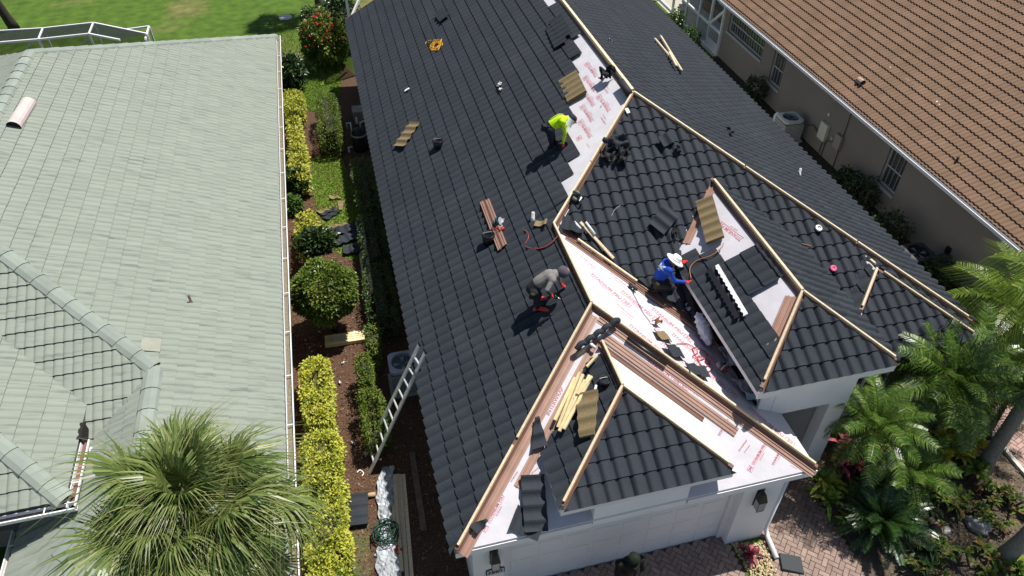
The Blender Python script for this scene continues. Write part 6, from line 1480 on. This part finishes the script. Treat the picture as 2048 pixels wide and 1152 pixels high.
# ---------------------------------------------------------------- screened pool cages
scm = bpy.data.materials.new('insect_screen'); scm.use_nodes = True; t_ = scm.node_tree; t_.nodes.clear()
o_ = t_.nodes.new('ShaderNodeOutputMaterial'); a_ = t_.nodes.new('ShaderNodeBsdfTransparent'); b_ = t_.nodes.new('ShaderNodeBsdfDiffuse'); b_.inputs[0].default_value = (.03, .035, .04, 1); x_ = t_.nodes.new('ShaderNodeMixShader'); x_.inputs[0].default_value = .62
t_.links.new(a_.outputs[0], x_.inputs[1]); t_.links.new(b_.outputs[0], x_.inputs[2]); t_.links.new(x_.outputs[0], o_.inputs[0])
scl = scm.copy(); scl.name = 'fine_insect_screen'; [n_ for n_ in scl.node_tree.nodes if n_.type == 'MIX_SHADER'][0].inputs[0].default_value = .22
def cage(lab, beams, screens, m=white, r=.05, sm=scm):
    root = empty('pool_cage', (0, 0, 0), lab, 'pool cage')
    for a, b in beams: MB().beam(a, b, r, r * 1.3, (0, 0, 1) if abs((Vector(b) - Vector(a)).normalized().z) < .9 else (1, 0, 0), False).build('frame_beam', m, root)
    for s in screens: MB().poly(s).build('screen', sm, root)
    return root
zc = 2.9
A = [at(-60, 66, zc), at(86, 57, zc), at(187, 46, zc), at(294, 68, zc)]; B = [at(-60, 90, zc), at(77, 79, zc), at(178, 68, zc), at(240, 80, zc)]
dn = lambda p, z=0.0: Vector((p.x, p.y, z))
bm_ = [(A[0], A[1]), (A[1], A[2]), (A[2], A[3]), (B[0], B[1]), (B[1], B[2]), (B[2], B[3]), (A[1], B[1]), (A[2], B[2])] + [(dn(p), p) for p in A[1:]] + [(B[1], dn(B[1], 2.2)), (B[2], dn(B[2], 2.2))]
bm_ += [(A[1], dn(A[0], .9)), (A[2], dn(A[1], .9))]
e1 = at(255, 59, zc - .1); e2 = at(298, 53, zc - .1); e3 = at(291, 78, zc - .1); bm_ += [(e1, e2), (e2, e3), (e2, dn(e2)), (e3, dn(e3))]
cage('white framed pool screen behind the green-roofed house', bm_, [[A[0], A[1], B[1], B[0]], [A[1], A[2], B[2], B[1]], [A[2], A[3], B[3], B[2]], [A[0], A[1], dn(A[1]), dn(A[0])], [A[1], A[2], dn(A[2]), dn(A[1])], [A[2], A[3], dn(A[3]), dn(A[2])]])
C0 = Vector((.75, 28.3, 0)); yy = 28.35; zt = 3.3
cage('white framed screen cage behind the black roof', [((.62, yy, 0), (.62, yy, zt)), ((.62, yy, 2.2), (1.5, yy + .9, zt)), ((3.6, yy + 3, 0), (3.6, yy + 3, zt)), ((.62, yy, zt), (.62, yy + 5, zt)), ((.62, yy + 5, 0), (.62, yy + 5, zt))], [[(.62, yy, 0), (.62, yy + 5, 0), (.62, yy + 5, zt), (.62, yy, zt)]], r=.07)
o = sheet('pool_deck', [(.7, 27.6), (11.5, 27.6), (11.5, 34), (.7, 34)], mat('deck_grey', (.16, .18, .19), .8, n=(2, .1)), .006)
xs = 15.48
ys = [26.52, 27.55, 28.6, 29.8, 31.2, 32.8]
bm_ = [((xs, y, 0), (xs, y, 2.55)) for y in ys] + [((xs, ys[0], .95), (xs, ys[-1], .95)), ((xs, ys[0], 2.5), (xs, ys[-1], 2.5)), ((xs, ys[0], .06), (xs, ys[-1], .06)), ((xs, ys[1], .95), (xs, ys[0], 1.9))]
cage('white framed patio screen wall of the tan-roofed house', bm_, [[(xs, a, .1), (xs, b, .1), (xs, b, 2.5), (xs, a, 2.5)] for a, b in zip(ys[1:-1], ys[2:])], r=.075, sm=scl)
for o in [q for q in bpy.data.objects if q.name.startswith('pool_cage')][-1:]:
    MB().box(xs - .01, xs + .01, ys[0] + .04, ys[1] - .04, .1, .42).build('kick_plate', white, o)
sheet('patio', [(15.3, 26.46), (27, 26.46), (27, 40), (15.3, 40)], mat('patio_cream', (.55, .51, .42), .85, n=(1.5, .08)), .006)
root = empty('spa', (0, 0, 0), 'raised stone spa with green water on the neighbour patio', 'spa')
sp_ = mat('spa_stone', (.20, .16, .11), .9, n=(6, .2)); x0, x1, y0, y1 = 17.1, 20.5, 28.8, 31.8
for b in ((x0, x1, y0, y0 + .4), (x0, x1, y1 - .4, y1), (x0, x0 + .4, y0 + .4, y1 - .4), (x1 - .4, x1, y0 + .4, y1 - .4)): MB().box(*b, 0, .45).build('coping', sp_, root)
MB().poly([(x0 + .4, y0 + .4, .32), (x1 - .4, y0 + .4, .32), (x1 - .4, y1 - .4, .32), (x0 + .4, y1 - .4, .32)]).build('water', mat('spa_water', (.05, .14, .12), .05, spec=.6), root)
# ================================================================== people
def person(name, J, bones, lab, mats, smooth_it=5, vox=.0125, paint=None):
    """J joints; bones = (a, b, ra, rb, material key): grown into ONE continuous skin, then coloured by region"""
    J = {k: Vector(v) for k, v in J.items()}; mb = MB()
    base = Vector((J['base'].x, J['base'].y, J['base'].z))
    for a, b, ra, rb, mk in bones:
        p, q = J[a] - base, J[b] - base; L = (q - p).length
        if L < 1e-4: q = p + Vector((0, 0, .001))
        d = (q - p).normalized(); pts = []; rr = []
        for t in (-.98, -.8, -.45): pts.append(p + d * (ra * t)); rr.append(ra * math.sqrt(1 - t * t))
        for t in (0, .33, .66, 1): pts.append(p + (q - p) * t); rr.append(ra + (rb - ra) * t)
        for t in (.45, .8, .98): pts.append(q + d * (rb * t)); rr.append(rb * math.sqrt(1 - t * t))
        mb.tube(pts, rr, 12)
    o = mb.build('body_tmp', None); md = o.modifiers.new('r', 'REMESH'); md.mode = 'VOXEL'; md.voxel_size = vox
    s = o.modifiers.new('s', 'SMOOTH'); s.factor = .5; s.iterations = smooth_it
    dg = bpy.context.evaluated_depsgraph_get(); me = bpy.data.meshes.new_from_object(o.evaluated_get(dg)); bpy.data.objects.remove(o)
    me.materials.clear(); keys = list(mats)
    for k in keys: me.materials.append(mats[k])
    n = len(me.polygons); Cc = np.empty(n * 3); me.polygons.foreach_get('center', Cc); Cc = Cc.reshape(-1, 3); best = np.full(n, 1e9); idx = np.zeros(n, np.int32)
    for a, b, ra, rb, mk in bones:
        p = np.array(J[a] - base); q = np.array(J[b] - base); v = q - p; L2 = max(v @ v, 1e-9); t = np.clip(((Cc - p) @ v) / L2, 0, 1); dist = np.linalg.norm(Cc - p - t[:, None] * v, axis=1) - (ra + (rb - ra) * t)
        k = dist < best; best[k] = dist[k]; idx[k] = keys.index(mk)
    if paint:                                   # a print on the cloth, where it faces the viewer
        uv, rp, mk = paint; d = np.array(ray(*uv).normalized()); o3 = np.array(CP - base); w_ = Cc - o3; along = w_ @ d; off = w_ - along[:, None] * d; dist = np.linalg.norm(off, axis=1)
        an = np.arctan2(off[:, 2], off[:, 0]); lim = rp * (.72 + .28 * np.sin(an * 5 + 1) + .15 * np.sin(an * 11)); q = dist < lim; near = along[q].min() if q.any() else 0
        q &= along < near + .14; q &= (np.sin(Cc[:, 0] * 140) + np.sin(Cc[:, 2] * 160 + Cc[:, 1] * 90)) > -.9; idx[q] = keys.index(mk)
    me.polygons.foreach_set('material_index', idx); me.polygons.foreach_set('use_smooth', [True] * n)
    root = empty(name, base, lab, 'person'); me.name = 'body'; obj('body', me, root); return root, base
def cloth(n, c, r=.85, s=9): return mat(n, c, r, n=(s, .2), bump=(40, .3))
skin = mat('skin', (.30, .16, .10), .6); redglove = cloth('red_glove', (.55, .035, .03)); blackp = cloth('dark_trousers', (.022, .022, .026)); bootm = cloth('dark_boots', (.03, .025, .02)); redshoe = cloth('red_shoe', (.62, .05, .05), .6)
def hand(J, bones, nm, wrist, tipdir, side, mk):
    """palm, four fingers and a thumb"""
    w = Vector(wrist); d = Vector(tipdir).normalized(); s = Vector(side).normalized(); n = d.cross(s)
    J[nm + 'p'] = w + d * .075; bones.append((nm + 'w', nm + 'p', .03, .036, mk)); J[nm + 'w'] = w
    for i, o in enumerate((-.030, -.010, .010, .030)):
        L = (.062, .072, .068, .054)[i]; a = nm + 'f%d' % i; J[a + 'a'] = w + d * .085 + s * o; J[a + 'b'] = J[a + 'a'] + d * L * .55 + n * .012; J[a + 'c'] = J[a + 'b'] + d * L * .4 + n * .03
        bones.append((a + 'a', a + 'b', .011, .010, mk)); bones.append((a + 'b', a + 'c', .010, .008, mk))
    J[nm + 'ta'] = w + d * .03 + s * -.034; J[nm + 'tb'] = J[nm + 'ta'] + d * .035 - s * .03 + n * .012; bones.append((nm + 'ta', nm + 'tb', .013, .010, mk))
def head_parts(root, base, c, look, up, hair_m=None, cap=None, cap_m=None, brim=None):
    """face with eyes, nose, mouth and ears; cap or hat; all set on the head centre c"""
    c = Vector(c) - base; f = Vector(look).normalized(); u = Vector(up); u = (u - f * u.dot(f)).normalized(); r = u.cross(f)
    M = Matrix((f, r, u)).transposed().to_4x4(); M.translation = c
    def add(nm, mb, m, sm=True):
        o = mb.build(nm, m, root, sm); o.matrix_local = M; return o
    add('nose', MB().tube([(.085, 0, .02), (.112, 0, -.02), (.09, 0, -.028)], [.008, .015, .01], 8), skin)
    for s in (-1, 1):
        add('eye', MB().lathe([(0, -.010), (.008, -.006), (.011, 0), (.008, .006), (0, .010)], (.086, .032 * s, .012), 8, (1, 0, 0)), mat('eye_dark', (.02, .015, .012), .3))
        add('ear', MB().lathe([(0, 0), (.025, .004), (.028, .012), (0, .014)], (.0, .083 * s, 0), 10, (0, s, 0)), skin)
    add('mouth', MB().tube([(.088, -.022, -.055), (.095, 0, -.056), (.088, .022, -.055)], .006, 6), mat('lips', (.25, .09, .07), .6))
    if cap == 'cap':
        add('cap', MB().lathe([(.108, 0), (.112, .03), (.10, .07), (.065, .10), (0, .115)], (-.005, 0, .02), 18), cap_m)
        k = 10; b = MB(); P = [(.09 * math.cos(t) + .075, .095 * math.sin(t), .028 - .012 * abs(math.sin(t))) for t in [rad(-90 + 180 * i / k) for i in range(k + 1)]]
        b.prism([(x, y, z - .006) for x, y, z in P], P); add('visor', b, brim or cap_m, False)
    if cap == 'hood': add('hood', MB().lathe([(.085, -.075), (.112, -.04), (.118, .02), (.108, .07), (.07, .105), (0, .12)], (-.012, 0, .0), 18), cap_m)
    if cap == 'hat':
        add('hat', MB().lathe([(.20, .015), (.205, .022), (.16, .035), (.108, .035), (.10, .10), (.085, .13), (0, .14)], (0, 0, .03), 24), cap_m)
        add('hat_band', MB().lathe([(.110, .04), (.111, .055), (.107, .055)], (0, 0, .03), 24), brim or black)
    if cap == 'flap':
        add('cap', MB().lathe([(.106, 0), (.112, .03), (.10, .07), (.065, .10), (0, .112)], (-.005, 0, .02), 18), cap_m)
        b = MB(); P = [(.09 * math.cos(t) + .07, .10 * math.sin(t), .026 - .012 * abs(math.sin(t))) for t in [rad(-90 + 180 * i / 10) for i in range(11)]]
        b.prism([(x, y, z - .006) for x, y, z in P], P); add('visor', b, black, False)
        k = 12; V = []; F = []
        for j, (z, rr) in enumerate(((.04, .112), (-.05, .125), (-.13, .15))):
            for i in range(k + 1): t = rad(70 + 220 * i / k); V.append((rr * math.cos(t), rr * math.sin(t), z))
        for j in range(2):
            for i in range(k): a = j * (k + 1) + i; F.append([a, a + 1, a + k + 2, a + k + 1])
        o = part('neck_flap', V, F, mat('white_cloth', (.72, .72, .72), .8), root, True); o.matrix_local = M
def std_bones(t, p, h, sh, armc, foot):
    """t torso, p trousers, h head, sh shoulder, armc forearm, foot material keys"""
    B = [('pel', 'wai', .135, .125, p), ('wai', 'che', .13, .145, t), ('che', 'nek', .14, .075, t), ('nek', 'hd', .055, .06, h), ('hd', 'hdt', .092, .088, h), ('hd', 'chin', .07, .045, h)]
    for s in 'lr':
        B += [('che', s + 'sh', .11, .078, t), (s + 'sh', s + 'el', .060, .046, sh), (s + 'el', s + 'wr', .045, .032, armc), ('pel', s + 'hp', .11, .105, p), (s + 'hp', s + 'kn', .093, .066, p), (s + 'kn', s + 'an', .062, .043, p), (s + 'an', s + 'to', .045, .034, foot), (s + 'an', s + 'hl', .045, .04, foot)]
    return B
def L_(x, y, up=0): return Vector((x, y, zp(PL_L, x, y) + .06 + up))
# --- worker in grey, bent over the left slope
Y_ = aty
def Lx(u, v, up=0): return hit(u, v, PL_L, .06 + up)
J = dict(base=Lx(1078, 612), pel=Y_(1066, 577, 9.74), wai=Y_(1078, 565, 9.73), che=Y_(1099, 553, 9.72), nek=Y_(1117, 547, 9.71), hd=Y_(1126, 545, 9.71), hdt=Y_(1130, 543, 9.71), chin=Y_(1130, 551, 9.70),
    lsh=Y_(1110, 546, 9.88), rsh=Y_(1105, 560, 9.55), lel=Y_(1120, 556, 9.93), rel=Y_(1094, 580, 9.42), lwr=Y_(1121, 565, 9.84), rwr=Y_(1101, 589, 9.42),
    lhp=Y_(1068, 574, 9.83), rhp=Y_(1068, 584, 9.65), lkn=Y_(1078, 588, 9.86), rkn=Y_(1076, 604, 9.62), lan=Lx(1077, 606, .09), ran=Lx(1074, 627, .09), lto=Lx(1094, 606, .035), rto=Lx(1096, 628, .035), lhl=Lx(1073, 606, .04), rhl=Lx(1069, 627, .04))
B = std_bones('shirt', 'pants', 'skin', 'shirt', 'sleeve', 'shoe'); hand(J, B, 'hndl_', J['lwr'], (.5, -.1, -.9), (0, 1, 0), 'glove'); hand(J, B, 'hndr_', J['rwr'], (.6, .1, -.7), (0, 1, 0), 'glove')
gr_, gb = person('person', J, B, 'worker in grey shirt and red shoes bending over the black slope', dict(shirt=cloth('grey_shirt', (.20, .185, .175)), pants=blackp, skin=skin, sleeve=cloth('dark_sleeve', (.05, .047, .047)), shoe=redshoe, glove=redglove))
head_parts(gr_, gb, J['hd'], (.62, 0, -.78), (.8, 0, .6), cap='hood', cap_m=cloth('purple_grey_cap', (.085, .075, .10)))
belt = mat('tool_belt', (.028, .022, .016), .8)
def pouch(root, base, p, s, m=belt): o = MB().box(-s[0], s[0], -s[1], s[1], -s[2], s[2]).build('tool_pouch', m, root); o.location = Vector(p) - base; o.rotation_euler = (.2, .3, .2); bevel(o, .03, 3)
pouch(gr_, gb, Y_(1064, 592, 9.56), (.05, .04, .07)); pouch(gr_, gb, Y_(1058, 578, 9.8), (.05, .04, .06))
root = empty('drill', (0, 0, 0), 'dark impact driver in the grey worker\'s hand', 'drill'); root.matrix_world = Matrix.Translation(Y_(1110, 594, 9.42)) @ Matrix.Rotation(.6, 4, 'Y')
MB().tube([(-.08, 0, 0), (.05, 0, 0)], [.03, .032], 10).build('motor_housing', mat('dark_green_tool', (.02, .04, .035), .5), root, True); MB().tube([(.05, 0, 0), (.13, 0, 0)], [.018, .008], 8).build('chuck', alu, root, True); MB().tube([(-.05, 0, 0), (-.06, 0, .13)], .02, 8).build('grip', black, root, True)
# --- worker in the neon shirt
J = dict(base=Lx(1104, 300), pel=Y_(1098, 256, 13.92), wai=Y_(1106, 249, 13.92), che=Y_(1120, 241, 13.92), nek=Y_(1133, 238, 13.91), hd=Y_(1142, 239, 13.91), hdt=Y_(1147, 238, 13.91), chin=Y_(1146, 245, 13.9),
    lsh=Y_(1126, 237, 14.10), rsh=Y_(1126, 244, 13.74), lel=Y_(1132, 252, 14.12), rel=Y_(1130, 266, 13.72), lwr=Y_(1128, 264, 14.05), rwr=Y_(1126, 286, 13.74),
    lhp=Y_(1100, 254, 14.01), rhp=Y_(1099, 260, 13.83), lkn=Y_(1106, 275, 14.0), rkn=Y_(1102, 281, 13.82), lan=Lx(1107, 293, .09), ran=Lx(1102, 302, .09), lto=Lx(1117, 293, .035), rto=Lx(1113, 303, .035), lhl=Lx(1103, 293, .04), rhl=Lx(1098, 302, .04))
B = std_bones('shirt', 'pants', 'skin', 'shirt', 'shirt', 'shoe'); hand(J, B, 'hndl_', J['lwr'], (.2, -.1, -.9), (0, 1, 0), 'glove'); hand(J, B, 'hndr_', J['rwr'], (0, .0, -1), (0, 1, 0), 'glove')
nr_, nb_ = person('person', J, B, 'worker in neon yellow shirt reaching down near the ridge', dict(shirt=cloth('neon_shirt', (.50, .80, .005), .7), pants=cloth('navy_jeans', (.012, .016, .032)), skin=skin, shoe=bootm, glove=redglove))
head_parts(nr_, nb_, J['hd'], (.75, 0, -.66), (.66, 0, .75), cap='flap', cap_m=cloth('navy_cap', (.02, .024, .035)))
pouch(nr_, nb_, Y_(1088, 256, 13.84), (.06, .045, .08), mat('black_pouch', (.02, .02, .02), .8)); pouch(nr_, nb_, Y_(1098, 262, 13.78), (.045, .03, .03), mat('yellow_pouch', (.4, .26, .03), .7)); pouch(nr_, nb_, Y_(1088, 252, 14.0), (.05, .06, .05), mat('black_pouch', (.02, .02, .02)))
for yy_ in (13.83, 14.01):
    up_ = Vector((-.05, 0, .135)); MB().tube(smooth([Y_(1104, 250, yy_) + up_ - nb_, Y_(1120, 241, yy_) + up_ * 1.12 - nb_, Y_(1130, 238, yy_) + up_ * .85 - nb_]), .014, 6).build('harness_strap', mat('grey_yellow_strap', (.55, .6, .12), .7), nr_, True)
# --- worker in blue with a white brimmed hat, kneeling at the entry valley
Fz = lambda x, y, up=0: Vector((x, y, zp(PL_F, x, y) + .06 + up))
Fx = lambda u, v, up=0: hit(u, v, PL_F, .06 + up)
J = dict(base=Fx(1322, 585), pel=Y_(1317, 563, 10.02), wai=Y_(1320, 552, 10.03), che=Y_(1330, 537, 10.05), nek=Y_(1341, 528, 10.05), hd=Y_(1347, 524, 10.05), hdt=Y_(1349, 520, 10.05), chin=Y_(1353, 528, 10.03),
    lsh=Y_(1331, 524, 10.22), rsh=Y_(1338, 541, 9.88), lel=Y_(1350, 522, 10.30), rel=Y_(1349, 562, 9.80), lwr=Y_(1360, 524, 10.28), rwr=Y_(1370, 564, 9.84),
    lhp=Y_(1316, 561, 10.12), rhp=Y_(1318, 568, 9.92), lkn=Fx(1350, 574, .10), rkn=Fx(1343, 586, .10), lan=Fx(1322, 577, .09), ran=Fx(1314, 590, .09), lto=Fx(1308, 577, .035), rto=Fx(1300, 590, .035), lhl=Fx(1319, 576, .10), rhl=Fx(1311, 589, .10))
B = std_bones('shirt', 'pants', 'skin', 'shirt', 'shirt', 'shoe'); hand(J, B, 'hndl_', J['lwr'], (.9, -.2, .0), (0, 1, 0), 'glove'); hand(J, B, 'hndr_', J['rwr'], (.95, 0, -.25), (0, 1, 0), 'glove')
br_, bb = person('person', J, B, 'kneeling worker in blue shirt and white brimmed hat', dict(shirt=cloth('blue_shirt', (.012, .065, .42), .8), pants=cloth('black_trousers', (.02, .02, .022)), skin=skin, shoe=bootm, glove=redglove, print=cloth('pale_print', (.55, .62, .72))), paint=((1322, 534), .085, 'print'))
head_parts(br_, bb, J['hd'], (.8, -.15, -.55), (.55, 0, .85), cap='hat', cap_m=mat('white_hat', (.78, .77, .74), .8), brim=mat('hat_band', (.5, .5, .48), .8))
pouch(br_, bb, Y_(1314, 572, 9.84), (.06, .04, .07)); pouch(br_, bb, Y_(1308, 562, 10.08), (.04, .07, .05))
# pale print on the back of the blue shirt
k = 14; c = Vector((5.565, 9.995, 3.90)) - bb
# --- person in dark clothes in front of the garage
px_, py_ = 3.52, 5.62
J = dict(base=(px_, py_, .06), pel=(px_, py_, .90), wai=(px_, py_ - .01, 1.05), che=(px_ + .01, py_ - .03, 1.28), nek=(px_ + .02, py_ - .05, 1.44), hd=(px_ + .03, py_ - .08, 1.55), hdt=(px_ + .03, py_ - .07, 1.60), chin=(px_ + .02, py_ - .13, 1.50),
    lsh=(px_ - .19, py_ - .02, 1.36), rsh=(px_ + .21, py_ - .04, 1.36), lel=(px_ - .24, py_ - .10, 1.10), rel=(px_ + .25, py_ - .12, 1.10), lwr=(px_ - .08, py_ - .28, 1.02), rwr=(px_ + .09, py_ - .30, 1.02),
    lhp=(px_ - .1, py_, .86), rhp=(px_ + .1, py_, .86), lkn=(px_ - .11, py_ - .03, .48), rkn=(px_ + .11, py_ - .03, .48), lan=(px_ - .11, py_, .14), ran=(px_ + .11, py_, .14), lto=(px_ - .13, py_ - .18, .09), rto=(px_ + .13, py_ - .18, .09), lhl=(px_ - .11, py_ + .05, .1), rhl=(px_ + .11, py_ + .05, .1))
B = std_bones('shirt', 'pants', 'skin', 'shirt', 'shirt', 'shoe'); hand(J, B, 'hndl_', J['lwr'], (.6, -.6, -.2), (0, .3, 1), 'skin'); hand(J, B, 'hndr_', J['rwr'], (-.6, -.6, -.2), (0, .3, 1), 'skin')
dk, db = person('person', J, B, 'person in dark green jacket and cap before the garage door', dict(shirt=cloth('dark_green_jacket', (.008, .010, .008)), pants=blackp, skin=skin, shoe=bootm))
head_parts(dk, db, (px_ + .03, py_ - .09, 1.56), (-.1, -.8, -.5), (0, -.3, 1), cap='cap', cap_m=cloth('green_cap', (.009, .016, .009)))
